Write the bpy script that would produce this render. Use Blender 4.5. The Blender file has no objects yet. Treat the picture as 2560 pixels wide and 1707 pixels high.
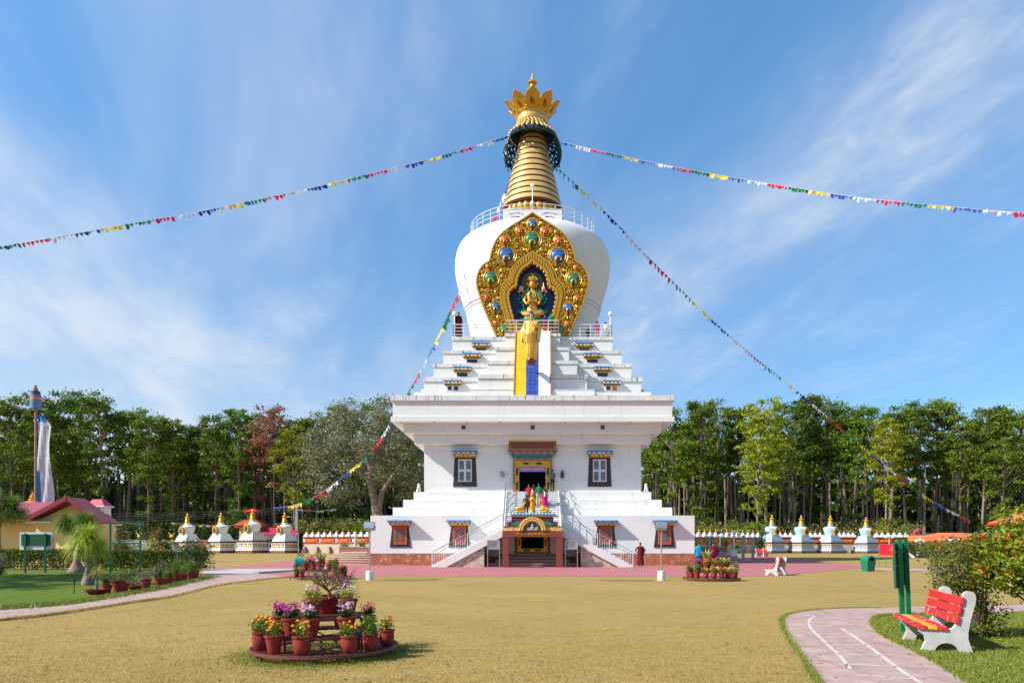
import bpy, math, random
import numpy as np
from mathutils import Vector, Matrix, Euler
R = math.radians
scene = bpy.context.scene
COL = scene.collection

# ------------------------------------------------------------------ camera
IW, IH = 2560.0, 1707.0
F, UC, VH, CH = 1741.5, 1331.2, 1358.4, 1.6
cam_data = bpy.data.cameras.new('camera')
cam = bpy.data.objects.new('camera', cam_data)
COL.objects.link(cam)
cam.location = (0, 0, CH)
cam.rotation_euler = (R(90), 0, 0)
cam_data.sensor_width = 36
cam_data.lens = 36 * F / IW
cam_data.shift_x = 0.5 - UC / IW
cam_data.shift_y = (VH - IH / 2) / IW
cam_data.clip_start = 0.1
cam_data.clip_end = 6000
scene.camera = cam

# ------------------------------------------------------------------ sun, sky, exposure
SUN_DIR = Vector((-2.6, -1.0, 2.3)).normalized()
SUN_EL = math.asin(SUN_DIR.z)
sl = bpy.data.lights.new('sun', 'SUN')
sl.energy = 4.6
sl.angle = R(0.5)
sl.color = (1.0, 0.955, 0.87)
so = bpy.data.objects.new('sun', sl)
so.rotation_euler = SUN_DIR.to_track_quat('Z', 'Y').to_euler()
so.location = (-60, -30, 60)
COL.objects.link(so)
scene.view_settings.view_transform = 'Standard'
scene.view_settings.look = 'None'
scene.view_settings.exposure = 0.72
scene.view_settings.gamma = 1.0

world = bpy.data.worlds.new('World')
scene.world = world
world.use_nodes = True
def build_world():
    nt = world.node_tree
    N, L = nt.nodes, nt.links
    N.clear()
    out = N.new('ShaderNodeOutputWorld')
    bg = N.new('ShaderNodeBackground')
    bg.inputs['Strength'].default_value = 0.1
    L.new(bg.outputs[0], out.inputs[0])
    sky = N.new('ShaderNodeTexSky')
    sky.sky_type = 'NISHITA'
    sky.sun_disc = False
    sky.sun_elevation = SUN_EL
    sky.sun_rotation = math.atan2(SUN_DIR.x, SUN_DIR.y)
    sky.altitude = 600
    sky.air_density = 1.0
    sky.dust_density = 0.25
    sky.ozone_density = 2.5
    hs = N.new('ShaderNodeHueSaturation')
    hs.inputs['Saturation'].default_value = 1.12
    hs.inputs['Value'].default_value = 1.85
    L.new(sky.outputs[0], hs.inputs['Color'])
    tc = N.new('ShaderNodeTexCoord')
    sx = N.new('ShaderNodeSeparateXYZ')
    L.new(tc.outputs['Generated'], sx.inputs[0])
    def m(op, a, b=None, clamp=False):
        n = N.new('ShaderNodeMath'); n.operation = op; n.use_clamp = clamp
        for i, x in enumerate((a, b)):
            if x is None: continue
            if isinstance(x, (int, float)): n.inputs[i].default_value = x
            else: L.new(x, n.inputs[i])
        return n.outputs[0]
    zc = m('MAXIMUM', sx.outputs['Z'], 0.03)
    zc = m('ADD', zc, 0.12)
    px = m('DIVIDE', sx.outputs['X'], zc)
    py = m('DIVIDE', sx.outputs['Y'], zc)
    # cloud plane coordinates; streaks run along a diagonal
    ca, sa = math.cos(R(106)), math.sin(R(106))
    a = m('ADD', m('MULTIPLY', px, ca), m('MULTIPLY', py, sa))       # along
    b = m('SUBTRACT', m('MULTIPLY', py, ca), m('MULTIPLY', px, sa))  # across
    def noise(scale_a, scale_b, off, detail, rough, dist):
        c = N.new('ShaderNodeCombineXYZ')
        L.new(m('MULTIPLY', a, scale_a), c.inputs[0])
        L.new(m('MULTIPLY', b, scale_b), c.inputs[1])
        c.inputs[2].default_value = off
        n = N.new('ShaderNodeTexNoise')
        n.inputs['Scale'].default_value = 1.0
        n.inputs['Detail'].default_value = detail
        n.inputs['Roughness'].default_value = rough
        n.inputs['Distortion'].default_value = dist
        L.new(c.outputs[0], n.inputs['Vector'])
        return n.outputs['Fac']
    def ramp(x, lo, hi):
        n = N.new('ShaderNodeMapRange'); n.interpolation_type = 'SMOOTHSTEP'
        n.inputs['From Min'].default_value = lo; n.inputs['From Max'].default_value = hi
        L.new(x, n.inputs['Value'])
        return n.outputs[0]
    fibre = ramp(noise(0.9, 3.0, 3.1, 8, 0.62, 0.7), 0.40, 0.82)
    veil = ramp(noise(0.5, 1.1, 7.7, 5, 0.55, 0.4), 0.36, 0.72)
    fine = ramp(noise(5, 9, 1.3, 6, 0.6, 0.3), 0.35, 0.75)
    # one long bright band on the right side of the sky
    band_d = m('ABSOLUTE', m('ADD', m("SUBTRACT", b, -0.98), m('MULTIPLY', m('SUBTRACT', noise(1.3, 1.3, 5.5, 4, .6, 0), 0.5), 0.5)))
    band = m('SUBTRACT', 1.0, ramp(band_d, 0.0, 0.30))
    band = m('MULTIPLY', band, m('ADD', m('MULTIPLY', fine, 0.55), 0.35))
    # thin veil that thickens to the left
    left = ramp(m('MULTIPLY', px, -1.0), -1.1, 2.4)
    low = m('SUBTRACT', 1.0, ramp(sx.outputs['Z'], 0.0, 0.5))
    vfac = m('MULTIPLY', veil, m('ADD', m('MULTIPLY', left, 0.95), 0.12))
    f = m('ADD', m('MULTIPLY', m('MULTIPLY', fibre, m('ADD', fine, 0.35)), 0.34), vfac)
    f = m('ADD', f, m('MULTIPLY', band, 0.50))
    f = m('ADD', f, m('MULTIPLY', m('MULTIPLY', low, left), 0.62))
    f = m('MULTIPLY', m('MINIMUM', f, 0.88), ramp(sx.outputs['Z'], -0.02, 0.05))
    cr = N.new('ShaderNodeValToRGB')  # even out the sky's brightness from the horizon up
    L.new(sx.outputs['Z'], cr.inputs[0])
    e = cr.color_ramp.elements
    e[0].position = 0.0; e[0].color = (0.36, 0.38, 0.41, 1)
    e[1].position = 0.7; e[1].color = (0.72, 0.93, 0.93, 1)
    k = cr.color_ramp.elements.new(0.22); k.color = (0.46, 0.55, 0.57, 1)
    mu = N.new('ShaderNodeMix'); mu.data_type = 'RGBA'; mu.blend_type = 'MULTIPLY'; mu.inputs['Factor'].default_value = 1
    L.new(hs.outputs[0], mu.inputs['A']); L.new(cr.outputs[0], mu.inputs['B'])
    mix = N.new('ShaderNodeMix'); mix.data_type = 'RGBA'
    L.new(f, mix.inputs['Factor'])
    L.new(mu.outputs['Result'], mix.inputs['A'])
    mix.inputs['B'].default_value = (4.5, 5.0, 5.7, 1)
    L.new(mix.outputs['Result'], bg.inputs['Color'])
build_world()

# ------------------------------------------------------------------ photograph points to places
def GP(u, v, z=0.0):
    d = F * (CH - z) / (v - VH)
    return ((u - UC) / F * d, d)
def PT(u, v, d):
    return ((u - UC) / F * d, d, CH - (v - VH) / F * d)

# ------------------------------------------------------------------ materials
MATS = {}
def lin(c):
    return tuple(((x / 255.0) / 12.92 if x / 255.0 <= 0.04045 else ((x / 255.0 + 0.055) / 1.055) ** 2.4) for x in c)
def mat(name, col, rough=0.6, metal=0.0, col2=None, scale=4.0, detail=4.0, lo=0.35, hi=0.65, bump=0.0, bscale=None,
        spec=0.4, stretch=None, streak=None, island=0.0, trans=0.0, emit=None, coord='Object'):
    if name in MATS: return MATS[name]
    ma = bpy.data.materials.new(name); MATS[name] = ma
    ma.use_nodes = True
    nt = ma.node_tree; N, L = nt.nodes, nt.links
    bs = N['Principled BSDF']
    bs.inputs['Base Color'].default_value = (*col, 1)
    bs.inputs['Roughness'].default_value = rough
    bs.inputs['Metallic'].default_value = metal
    bs.inputs['Specular IOR Level'].default_value = spec
    cur = None
    tc = N.new('ShaderNodeTexCoord')
    def vec(st):
        if st is None: return tc.outputs[coord]
        mp = N.new('ShaderNodeMapping'); mp.inputs['Scale'].default_value = st
        L.new(tc.outputs[coord], mp.inputs[0]); return mp.outputs[0]
    def nz(sc, de, st=None):
        n = N.new('ShaderNodeTexNoise'); n.inputs['Scale'].default_value = sc; n.inputs['Detail'].default_value = de
        n.inputs['Roughness'].default_value = 0.62
        L.new(vec(st), n.inputs['Vector']); return n.outputs['Fac']
    def rng_(x, a, b):
        n = N.new('ShaderNodeMapRange'); n.inputs['From Min'].default_value = a; n.inputs['From Max'].default_value = b
        L.new(x, n.inputs['Value']); return n.outputs[0]
    def mx(fac, A, B):
        n = N.new('ShaderNodeMix'); n.data_type = 'RGBA'
        L.new(fac, n.inputs['Factor'])
        for k, x in (('A', A), ('B', B)):
            if isinstance(x, tuple): n.inputs[k].default_value = (*x, 1)
            else: L.new(x, n.inputs[k])
        return n.outputs['Result']
    if col2 is not None and not island:
        cur = mx(rng_(nz(scale, detail, stretch), lo, hi), col, col2)
    if island:
        g = N.new('ShaderNodeNewGeometry')
        r = N.new('ShaderNodeMapRange'); r.inputs['From Min'].default_value = lo; r.inputs['From Max'].default_value = hi
        L.new(g.outputs['Random Per Island'], r.inputs['Value'])
        cur = mx(r.outputs[0], col, col2 or col)
        oi = N.new('ShaderNodeObjectInfo')
        hs = N.new('ShaderNodeHueSaturation')
        v = N.new('ShaderNodeMapRange'); v.inputs['To Min'].default_value = 1 - island; v.inputs['To Max'].default_value = 1 + island
        L.new(oi.outputs['Random'], v.inputs['Value']); L.new(v.outputs[0], hs.inputs['Value'])
        h = N.new('ShaderNodeMapRange'); h.inputs['To Min'].default_value = 0.485; h.inputs['To Max'].default_value = 0.515
        mm = N.new('ShaderNodeMath'); mm.operation = 'FRACT'
        m2 = N.new('ShaderNodeMath'); m2.operation = 'MULTIPLY'; m2.inputs[1].default_value = 7.31
        L.new(oi.outputs['Random'], m2.inputs[0]); L.new(m2.outputs[0], mm.inputs[0]); L.new(mm.outputs[0], h.inputs['Value'])
        L.new(h.outputs[0], hs.inputs['Hue'])
        L.new(cur, hs.inputs['Color']); cur = hs.outputs[0]
    if streak is not None:  # stains running down from the top edges: (colour, scale, lo, hi)
        sc_, ss, a, b = streak
        f1 = rng_(nz(ss, 5, (3.0, 3.0, 0.25)), a, b)
        cur = mx(f1, cur if cur is not None else col, sc_)
    if cur is not None: L.new(cur, bs.inputs['Base Color'])
    if trans:
        tr = N.new('ShaderNodeBsdfTranslucent')
        if cur is not None: L.new(cur, tr.inputs['Color'])
        else: tr.inputs['Color'].default_value = (*col, 1)
        ms = N.new('ShaderNodeMixShader'); ms.inputs[0].default_value = trans
        L.new(bs.outputs[0], ms.inputs[1]); L.new(tr.outputs[0], ms.inputs[2])
        L.new(ms.outputs[0], N['Material Output'].inputs['Surface'])
    if bump:
        b = N.new('ShaderNodeBump'); b.inputs['Strength'].default_value = bump; b.inputs['Distance'].default_value = 0.02
        L.new(nz(bscale or scale * 3, 5), b.inputs['Height']); L.new(b.outputs[0], bs.inputs['Normal'])
    if emit:
        bs.inputs['Emission Color'].default_value = (*emit[0], 1); bs.inputs['Emission Strength'].default_value = emit[1]
    return ma

def grid_mat(name, col, joint, sx_, sz_, mortar=0.03, col2=None, rough=0.5, axes='XZ', offset=0.0, var=0.3, bump=0.2, spec=0.4):
    """tiles or slabs with joints, from a brick texture in object space"""
    if name in MATS: return MATS[name]
    ma = bpy.data.materials.new(name); MATS[name] = ma
    ma.use_nodes = True
    nt = ma.node_tree; N, L = nt.nodes, nt.links
    bs = N['Principled BSDF']; bs.inputs['Roughness'].default_value = rough; bs.inputs['Specular IOR Level'].default_value = spec
    tc = N.new('ShaderNodeTexCoord'); s = N.new('ShaderNodeSeparateXYZ'); L.new(tc.outputs['Object'], s.inputs[0])
    c = N.new('ShaderNodeCombineXYZ'); L.new(s.outputs[axes[0]], c.inputs[0]); L.new(s.outputs[axes[1]], c.inputs[1])
    br = N.new('ShaderNodeTexBrick'); br.inputs['Scale'].default_value = 1
    br.offset = offset
    br.inputs['Brick Width'].default_value = sx_; br.inputs['Row Height'].default_value = sz_
    br.inputs['Mortar Size'].default_value = mortar; br.inputs['Mortar Smooth'].default_value = 0.2
    br.inputs['Color1'].default_value = (*col, 1); br.inputs['Color2'].default_value = (*(col2 or col), 1)
    br.inputs['Mortar'].default_value = (*joint, 1)
    L.new(c.outputs[0], br.inputs['Vector'])
    n = N.new('ShaderNodeTexNoise'); n.inputs['Scale'].default_value = 3; n.inputs['Detail'].default_value = 6
    L.new(tc.outputs['Object'], n.inputs['Vector'])
    r = N.new('ShaderNodeMapRange'); r.inputs['From Min'].default_value = 0.3; r.inputs['From Max'].default_value = 0.7
    r.inputs['To Min'].default_value = 1 - var; r.inputs['To Max'].default_value = 1 + var * 0.6
    L.new(n.outputs['Fac'], r.inputs['Value'])
    h = N.new('ShaderNodeHueSaturation'); L.new(br.outputs['Color'], h.inputs['Color']); L.new(r.outputs[0], h.inputs['Value'])
    L.new(h.outputs[0], bs.inputs['Base Color'])
    if bump:
        b = N.new('ShaderNodeBump'); b.inputs['Strength'].default_value = bump; b.inputs['Distance'].default_value = 0.01; b.invert = True
        L.new(br.outputs['Fac'], b.inputs['Height']); L.new(b.outputs[0], bs.inputs['Normal'])
    return ma

# ------------------------------------------------------------------ mesh builder
class MB:
    def __init__(s): s.v = []; s.f = []; s.m = []
    def add(s, vs, fs, m=0):
        o = len(s.v); s.v.extend([tuple(float(c) for c in p) for p in vs])
        for f in fs: s.f.append(tuple(i + o for i in f)); s.m.append(m)
        return s
    def bulk(s, arr, m=0):
        """array (n,k,3): n separate faces of k corners"""
        n, k = arr.shape[0], arr.shape[1]; o = len(s.v)
        s.v.extend(map(tuple, arr.reshape(-1, 3).tolist()))
        idx = (np.arange(n * k).reshape(n, k) + o).tolist()
        s.f.extend(map(tuple, idx)); s.m.extend([m] * n); return s
    def box(s, x0, x1, y0, y1, z0, z1, m=0):
        vs = [(x0, y0, z0), (x1, y0, z0), (x1, y1, z0), (x0, y1, z0), (x0, y0, z1), (x1, y0, z1), (x1, y1, z1), (x0, y1, z1)]
        return s.add(vs, [(0, 3, 2, 1), (4, 5, 6, 7), (0, 1, 5, 4), (1, 2, 6, 5), (2, 3, 7, 6), (3, 0, 4, 7)], m)
    def bevbox(s, x0, x1, y0, y1, z0, z1, b, m=0):
        """box with a chamfer b on its top and vertical edges"""
        def ring(i, z): return [(x0 + i + b, y0 + i, z), (x1 - i - b, y0 + i, z), (x1 - i, y0 + i + b, z), (x1 - i, y1 - i - b, z),
                                (x1 - i - b, y1 - i, z), (x0 + i + b, y1 - i, z), (x0 + i, y1 - i - b, z), (x0 + i, y0 + i + b, z)]
        return s.loft([ring(0, z0), ring(0, z1 - b), ring(b * .8, z1)], m)
    def loft(s, rings, m=0, cap0=True, cap1=True, closed=True):
        n = len(rings[0]); o = len(s.v)
        for r in rings: s.v.extend([tuple(p) for p in r])
        for k in range(len(rings) - 1):
            for i in range(n if closed else n - 1):
                j = (i + 1) % n
                s.f.append((o + k * n + i, o + k * n + j, o + (k + 1) * n + j, o + (k + 1) * n + i)); s.m.append(m)
        if cap0: s.f.append(tuple(o + i for i in reversed(range(n)))); s.m.append(m)
        if cap1: s.f.append(tuple(o + (len(rings) - 1) * n + i for i in range(n))); s.m.append(m)
        return s
    def lathe(s, prof, n=24, c=(0, 0, 0), m=0, a0=0.0, a1=2 * math.pi, caps=True, sx=1, sy=1, wob=None):
        full = abs(a1 - a0 - 2 * math.pi) < 1e-6
        rings = []
        for k, (r, z) in enumerate(prof):
            ring = []
            for i in range(n if full else n + 1):
                a = a0 + (a1 - a0) * i / n
                rr = r * (wob(a, z) if wob else 1)
                ring.append((c[0] + rr * math.cos(a) * sx, c[1] + rr * math.sin(a) * sy, c[2] + z))
            rings.append(ring)
        return s.loft(rings, m, cap0=caps and prof[0][0] > 1e-4, cap1=caps and prof[-1][0] > 1e-4, closed=full)
    def tube(s, pts, r, n=6, m=0, caps=True):
        P = [Vector(p) for p in pts]
        rs = r if isinstance(r, (list, tuple)) else [r] * len(P)
        rings = []; up = None
        for i, p in enumerate(P):
            t = (P[min(i + 1, len(P) - 1)] - P[max(i - 1, 0)])
            if t.length < 1e-9: t = Vector((0, 0, 1))
            t.normalize()
            if up is None:
                up = Vector((0, 0, 1)) if abs(t.z) < 0.9 else Vector((1, 0, 0))
            x = t.cross(up)
            if x.length < 1e-6: x = t.cross(Vector((0.3, 1, 0.2)))
            x.normalize(); y = t.cross(x).normalized(); up = y.cross(t) * -1 if False else up
            rings.append([tuple(p + (x * math.cos(2 * math.pi * k / n) + y * math.sin(2 * math.pi * k / n)) * rs[i]) for k in range(n)])
        return s.loft(rings, m, caps, caps)
    def bar(s, p0, p1, w, h=None, m=0):
        """straight bar of rectangular section"""
        p0, p1 = Vector(p0), Vector(p1); h = h or w
        t = (p1 - p0).normalized(); up = Vector((0, 0, 1)) if abs(t.z) < 0.95 else Vector((0, 1, 0))
        x = t.cross(up).normalized() * (w / 2); y = x.cross(t).normalized() * (h / 2)
        r = lambda p: [tuple(p - x - y), tuple(p + x - y), tuple(p + x + y), tuple(p - x + y)]
        return s.loft([r(p0), r(p1)], m)
    def ball(s, c, r, nu=12, nv=8, m=0, z0=-1.0):
        r = r if isinstance(r, (tuple, list)) else (r, r, r)
        prof = []
        for k in range(nv + 1):
            a = -math.pi / 2 + math.pi * k / nv
            if math.sin(a) < z0 - 1e-6: continue
            prof.append((max(math.cos(a), 1e-5), math.sin(a)))
        rings = [[(c[0] + r[0] * q * math.cos(2 * math.pi * i / nu), c[1] + r[1] * q * math.sin(2 * math.pi * i / nu), c[2] + r[2] * z) for i in range(nu)] for q, z in prof]
        return s.loft(rings, m)
    def prism(s, poly, a0, a1, plane='xz', m=0):
        if plane == 'xz': A = [(x, a0, z) for x, z in poly]; B = [(x, a1, z) for x, z in poly]
        elif plane == 'xy': A = [(x, y, a0) for x, y in poly]; B = [(x, y, a1) for x, y in poly]
        else: A = [(a0, y, z) for y, z in poly]; B = [(a1, y, z) for y, z in poly]
        return s.loft([A, B], m)
    def xf(s, M, i0=0):
        s.v[i0:] = [tuple(M @ Vector(p)) for p in s.v[i0:]]; return s
    def mesh(s, name, mats, smooth=None):
        me = bpy.data.meshes.new(name)
        me.from_pydata(s.v, [], s.f)
        for x in (mats if isinstance(mats, (list, tuple)) else [mats]): me.materials.append(x)
        me.polygons.foreach_set('material_index', s.m)
        if smooth is not None:
            me.polygons.foreach_set('use_smooth', [True] * len(s.f))
            if smooth < 179: me.set_sharp_from_angle(angle=R(smooth))
        me.update()
        return me
    def build(s, name, mats, parent=None, smooth=None, label=None, fix=True):
        me = s.mesh(name, mats, smooth)
        if fix:
            import bmesh
            bm = bmesh.new(); bm.from_mesh(me); bmesh.ops.recalc_face_normals(bm, faces=bm.faces); bm.to_mesh(me); bm.free()
        return link(name, me, parent, label)

def link(name, me, parent=None, label=None):
    o = bpy.data.objects.new(name, me); COL.objects.link(o)
    if parent: o.parent = parent
    if label: o['label'] = label
    return o
def tag(o, label=None, cat=None, group=None, kind=None):
    if label: o['label'] = label
    if cat: o['category'] = cat
    if group: o['group'] = group
    if kind: o['kind'] = kind
    return o
def thing(name, label, cat, loc=(0, 0, 0), rz=0.0, group=None):
    o = bpy.data.objects.new(name, None); COL.objects.link(o)
    o.empty_display_size = 0.2
    o.location = loc; o.rotation_euler = (0, 0, rz)
    return tag(o, label, cat, group, 'thing')
def dup(root, loc=None, rz=None, label=None, group=None, scale=None):
    def cp(o, par):
        c = o.copy(); COL.objects.link(c)
        if par is not None: c.parent = par
        for ch in list(o.children): cp(ch, c)
        return c
    r = cp(root, None)
    if loc is not None: r.location = loc
    if rz is not None: r.rotation_euler = (0, 0, rz)
    if scale is not None: r.scale = scale if isinstance(scale, tuple) else (scale,) * 3
    if label: r['label'] = label
    if group: r['group'] = group
    return r
# ------------------------------------------------------------------ shared materials
M_WHITE = mat('white_paint', (0.70, 0.687, 0.66), 0.7, col2=(0.65, 0.638, 0.612), scale=0.7, lo=.4, hi=.7, streak=((0.44, 0.43, 0.41), 1.1, 0.58, 0.86), bump=0.06, bscale=30)
M_WHITE2 = mat('white_paint_stained', (0.69, 0.675, 0.645), 0.75, col2=(0.57, 0.56, 0.535), scale=1.5, streak=((0.15, 0.145, 0.14), 2.3, 0.55, 0.68), bump=0.06, bscale=30)
M_GOLD = mat('gold_paint', (0.64, 0.36, 0.030), 0.38, 0.40, col2=(0.54, 0.28, 0.02), scale=5, bump=0.10, bscale=20, spec=0.5)
M_GOLDL = mat('pale_gold_paint', (0.68, 0.45, 0.165), 0.42, 0.30, col2=(0.60, 0.38, 0.12), scale=2.5, bump=0.05, bscale=14, spec=0.5)
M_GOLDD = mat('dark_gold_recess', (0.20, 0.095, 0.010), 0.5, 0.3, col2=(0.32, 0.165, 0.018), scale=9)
M_MAROON = mat('maroon_paint', (0.10, 0.016, 0.014), 0.5)
M_BROWN = mat('brown_paint', (0.20, 0.05, 0.032), 0.55, col2=(0.17, 0.042, 0.028), scale=3)
M_REDW = mat('red_window_paint', (0.45, 0.055, 0.035), 0.5)
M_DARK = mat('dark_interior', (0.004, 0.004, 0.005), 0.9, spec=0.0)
M_SURR = mat('charcoal_paint', (0.025, 0.024, 0.028), 0.6, col2=(0.035, 0.034, 0.038), scale=2)
M_GLASS = mat('dark_patterned_glass', (0.05, 0.065, 0.11), 0.2, col2=(0.30, 0.36, 0.45), scale=16, lo=0.5, hi=0.62, spec=0.5)
M_GLASSD = mat('dark_glass', (0.018, 0.020, 0.026), 0.12, spec=0.6)
M_BLUE = mat('blue_paint', (0.015, 0.16, 0.42), 0.5)
M_SKYB = mat('light_blue_paint', (0.06, 0.36, 0.72), 0.5)
M_NAVY = mat('navy_paint', (0.006, 0.020, 0.14), 0.5, col2=(0.008, 0.028, 0.17), scale=2)
M_GREEN = mat('green_paint', (0.01, 0.19, 0.085), 0.45)
M_LIME = mat('lime_paint', (0.16, 0.36, 0.05), 0.5)
M_YELL = mat('yellow_paint', (0.80, 0.45, 0.02), 0.55)
M_ORNG = mat('orange_paint', (0.70, 0.16, 0.03), 0.55)
M_RED = mat('red_paint', (0.55, 0.02, 0.02), 0.5)
M_PINK = mat('pink_paint', (0.62, 0.22, 0.25), 0.6)
M_MAG = mat('magenta_paint', (0.35, 0.05, 0.20), 0.5)
M_TEALD = mat('dark_teal_metal', (0.006, 0.035, 0.05), 0.4, 0.3)
M_STEEL = mat('steel', (0.45, 0.46, 0.48), 0.35, 0.7, col2=(0.38, 0.39, 0.40), scale=8)
M_WMETAL = mat('white_metal', (0.72, 0.73, 0.74), 0.4, 0.2)
M_DGREY = mat('dark_grey', (0.06, 0.06, 0.065), 0.5)
M_GREY = mat('grey', (0.28, 0.28, 0.28), 0.6, col2=(0.34, 0.34, 0.33), scale=4)
M_GREENP = mat('green_metal_paint', (0.008, 0.16, 0.055), 0.35, col2=(0.01, 0.19, 0.07), scale=3)
M_GREEND = mat('dark_green_board', (0.006, 0.085, 0.045), 0.45, col2=(0.008, 0.10, 0.05), scale=2)
M_CONC = mat('white_washed_concrete', (0.47, 0.46, 0.43), 0.85, col2=(0.36, 0.35, 0.32), scale=5, bump=0.25, bscale=30, streak=((0.30, 0.29, 0.27), 3, 0.62, 0.80))
M_BRICK = grid_mat('red_tile_band', (0.36, 0.105, 0.052), (0.24, 0.09, 0.06), 0.62, 0.145, 0.010, (0.46, 0.17, 0.09), 0.5, offset=0.5, var=0.35)
def blotch(ma, col, sc, a, b):
    nt = ma.node_tree; N, L = nt.nodes, nt.links
    bs = N['Principled BSDF']; src = bs.inputs['Base Color'].links[0].from_socket
    tc = N.new('ShaderNodeTexCoord'); n = N.new('ShaderNodeTexVoronoi'); n.inputs['Scale'].default_value = sc
    L.new(tc.outputs['Object'], n.inputs['Vector'])
    r = N.new('ShaderNodeMapRange'); r.inputs['From Min'].default_value = b; r.inputs['From Max'].default_value = a
    L.new(n.outputs['Distance'], r.inputs['Value'])
    mx = N.new('ShaderNodeMix'); mx.data_type = 'RGBA'; L.new(r.outputs[0], mx.inputs['Factor']); L.new(src, mx.inputs['A'])
    mx.inputs['B'].default_value = (*col, 1); L.new(mx.outputs['Result'], bs.inputs['Base Color'])
blotch(M_BRICK, (0.55, 0.33, 0.22), 1.9, 0.10, 0.24)
M_STONE = grid_mat('cream_pebble_facing', (0.58, 0.47, 0.36), (0.34, 0.25, 0.18), 0.15, 0.12, 0.014, (0.68, 0.58, 0.46), 0.8, offset=0.5, var=0.4, bump=0.4)
M_TREAD = grid_mat('pale_granite_steps', (0.60, 0.60, 0.60), (0.45, 0.45, 0.45), 1.2, 0.5, 0.006, (0.66, 0.66, 0.66), 0.6, axes='XY', var=0.12, bump=0.0)
M_PSTEP = mat('brown_stone_steps', (0.36, 0.25, 0.20), 0.6, col2=(0.46, 0.36, 0.29), scale=6)
M_RSTEP = mat('red_stone_riser', (0.27, 0.105, 0.085), 0.6, col2=(0.33, 0.14, 0.11), scale=5)
M_YTILE = grid_mat('yellow_tiles', (0.80, 0.42, 0.008), (0.62, 0.40, 0.08), 0.33, 0.33, 0.006, (0.83, 0.47, 0.012), 0.35, var=0.08, bump=0.1)
M_BTILE = grid_mat('blue_tiles', (0.022, 0.055, 0.30), (0.12, 0.16, 0.36), 0.33, 0.33, 0.010, (0.035, 0.085, 0.38), 0.3, var=0.35, bump=0.1)
M_WTILE = grid_mat('white_tiles', (0.78, 0.78, 0.77), (0.52, 0.52, 0.52), 0.33, 0.33, 0.006, (0.80, 0.80, 0.80), 0.4, var=0.07, bump=0.1)
M_PEARL = mat('white_globe', (0.85, 0.85, 0.83), 0.25)
M_POT = mat('terracotta_red_paint', (0.27, 0.034, 0.028), 0.75, spec=.2, col2=(0.20, 0.028, 0.024), scale=9, bump=0.10, bscale=30)
M_SOIL = mat('soil', (0.09, 0.05, 0.035), 0.95, col2=(0.16, 0.10, 0.07), scale=60)
M_RACK = mat('rack_red_brown_metal', (0.17, 0.045, 0.038), 0.5, col2=(0.12, 0.035, 0.03), scale=7)
M_BARK = mat('bark_grey_brown', (0.30, 0.225, 0.17), 0.9, col2=(0.15, 0.11, 0.085), scale=3, stretch=(2.5, 2.5, 0.35), bump=0.5, bscale=6)
M_BARKD = mat('bark_dark', (0.075, 0.055, 0.045), 0.9, col2=(0.04, 0.03, 0.025), scale=3, stretch=(2, 2, 0.4))
M_TWIG = mat('twig', (0.17, 0.11, 0.08), 0.9, col2=(0.10, 0.065, 0.05), scale=20)
def leafm(name, a, b, island=0.12, trans=0.30, lo=0.0, hi=1.0, rough=0.5):
    return mat(name, a, rough, col2=b, island=island, trans=trans, lo=lo, hi=hi, spec=0.3)
M_LEAF = leafm('forest_leaf', (0.050, 0.118, 0.010), (0.20, 0.26, 0.018), 0.26)
M_LEAFY = leafm('yellow_green_leaf', (0.17, 0.22, 0.010), (0.42, 0.42, 0.02), 0.10)
M_LEAFP = leafm('pale_grey_green_leaf', (0.11, 0.125, 0.06), (0.33, 0.32, 0.19), 0.05)
M_LEAFR = leafm('reddish_leaf', (0.22, 0.095, 0.055), (0.38, 0.19, 0.115), 0.05)
M_LEAFD = leafm('dark_leaf', (0.026, 0.055, 0.010), (0.075, 0.115, 0.018), 0.15)
M_LEAFB = leafm('bush_leaf', (0.05, 0.09, 0.012), (0.13, 0.16, 0.025), 0.12)
M_LEAFO = leafm('olive_creeper_leaf', (0.11, 0.12, 0.02), (0.27, 0.23, 0.07), 0.08)
M_LEAFL = leafm('lantana_leaf', (0.06, 0.095, 0.014), (0.18, 0.20, 0.035), 0.05)
M_LEAFG = leafm('fresh_leaf', (0.07, 0.14, 0.012), (0.20, 0.27, 0.03), 0.08)
M_LEAFV = leafm('yellowed_variegated_leaf', (0.25, 0.24, 0.03), (0.42, 0.36, 0.09), 0.06)
M_FROND = leafm('palm_strand', (0.08, 0.16, 0.014), (0.20, 0.29, 0.035), 0.0)
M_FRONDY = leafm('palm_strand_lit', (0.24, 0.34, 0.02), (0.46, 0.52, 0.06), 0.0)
M_FRONDB = leafm('palm_strand_dry', (0.40, 0.31, 0.05), (0.30, 0.29, 0.05), 0.0)
M_HEDGE = leafm('hedge_leaf', (0.06, 0.10, 0.010), (0.16, 0.18, 0.02), 0.05)
M_FORA = leafm('marigold_orange', (0.80, 0.20, 0.005), (0.85, 0.30, 0.01), 0.0, 0.1)
M_FYEL = leafm('flower_yellow', (0.80, 0.55, 0.01), (0.85, 0.66, 0.04), 0.0, 0.1)
M_FMAG = leafm('flower_magenta', (0.50, 0.02, 0.30), (0.62, 0.06, 0.42), 0.0, 0.1)
M_FPNK = leafm('flower_pink', (0.62, 0.03, 0.12), (0.70, 0.10, 0.25), 0.0, 0.1)
M_FVIO = leafm('flower_pale_violet', (0.55, 0.30, 0.55), (0.75, 0.60, 0.75), 0.0, 0.1)
M_FWHT = leafm('flower_white', (0.75, 0.70, 0.62), (0.82, 0.78, 0.60), 0.0, 0.1)
M_FRED = leafm('flower_red', (0.70, 0.04, 0.02), (0.75, 0.12, 0.02), 0.0, 0.1)
M_SKIN = mat('skin', (0.30, 0.15, 0.09), 0.55)
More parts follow.
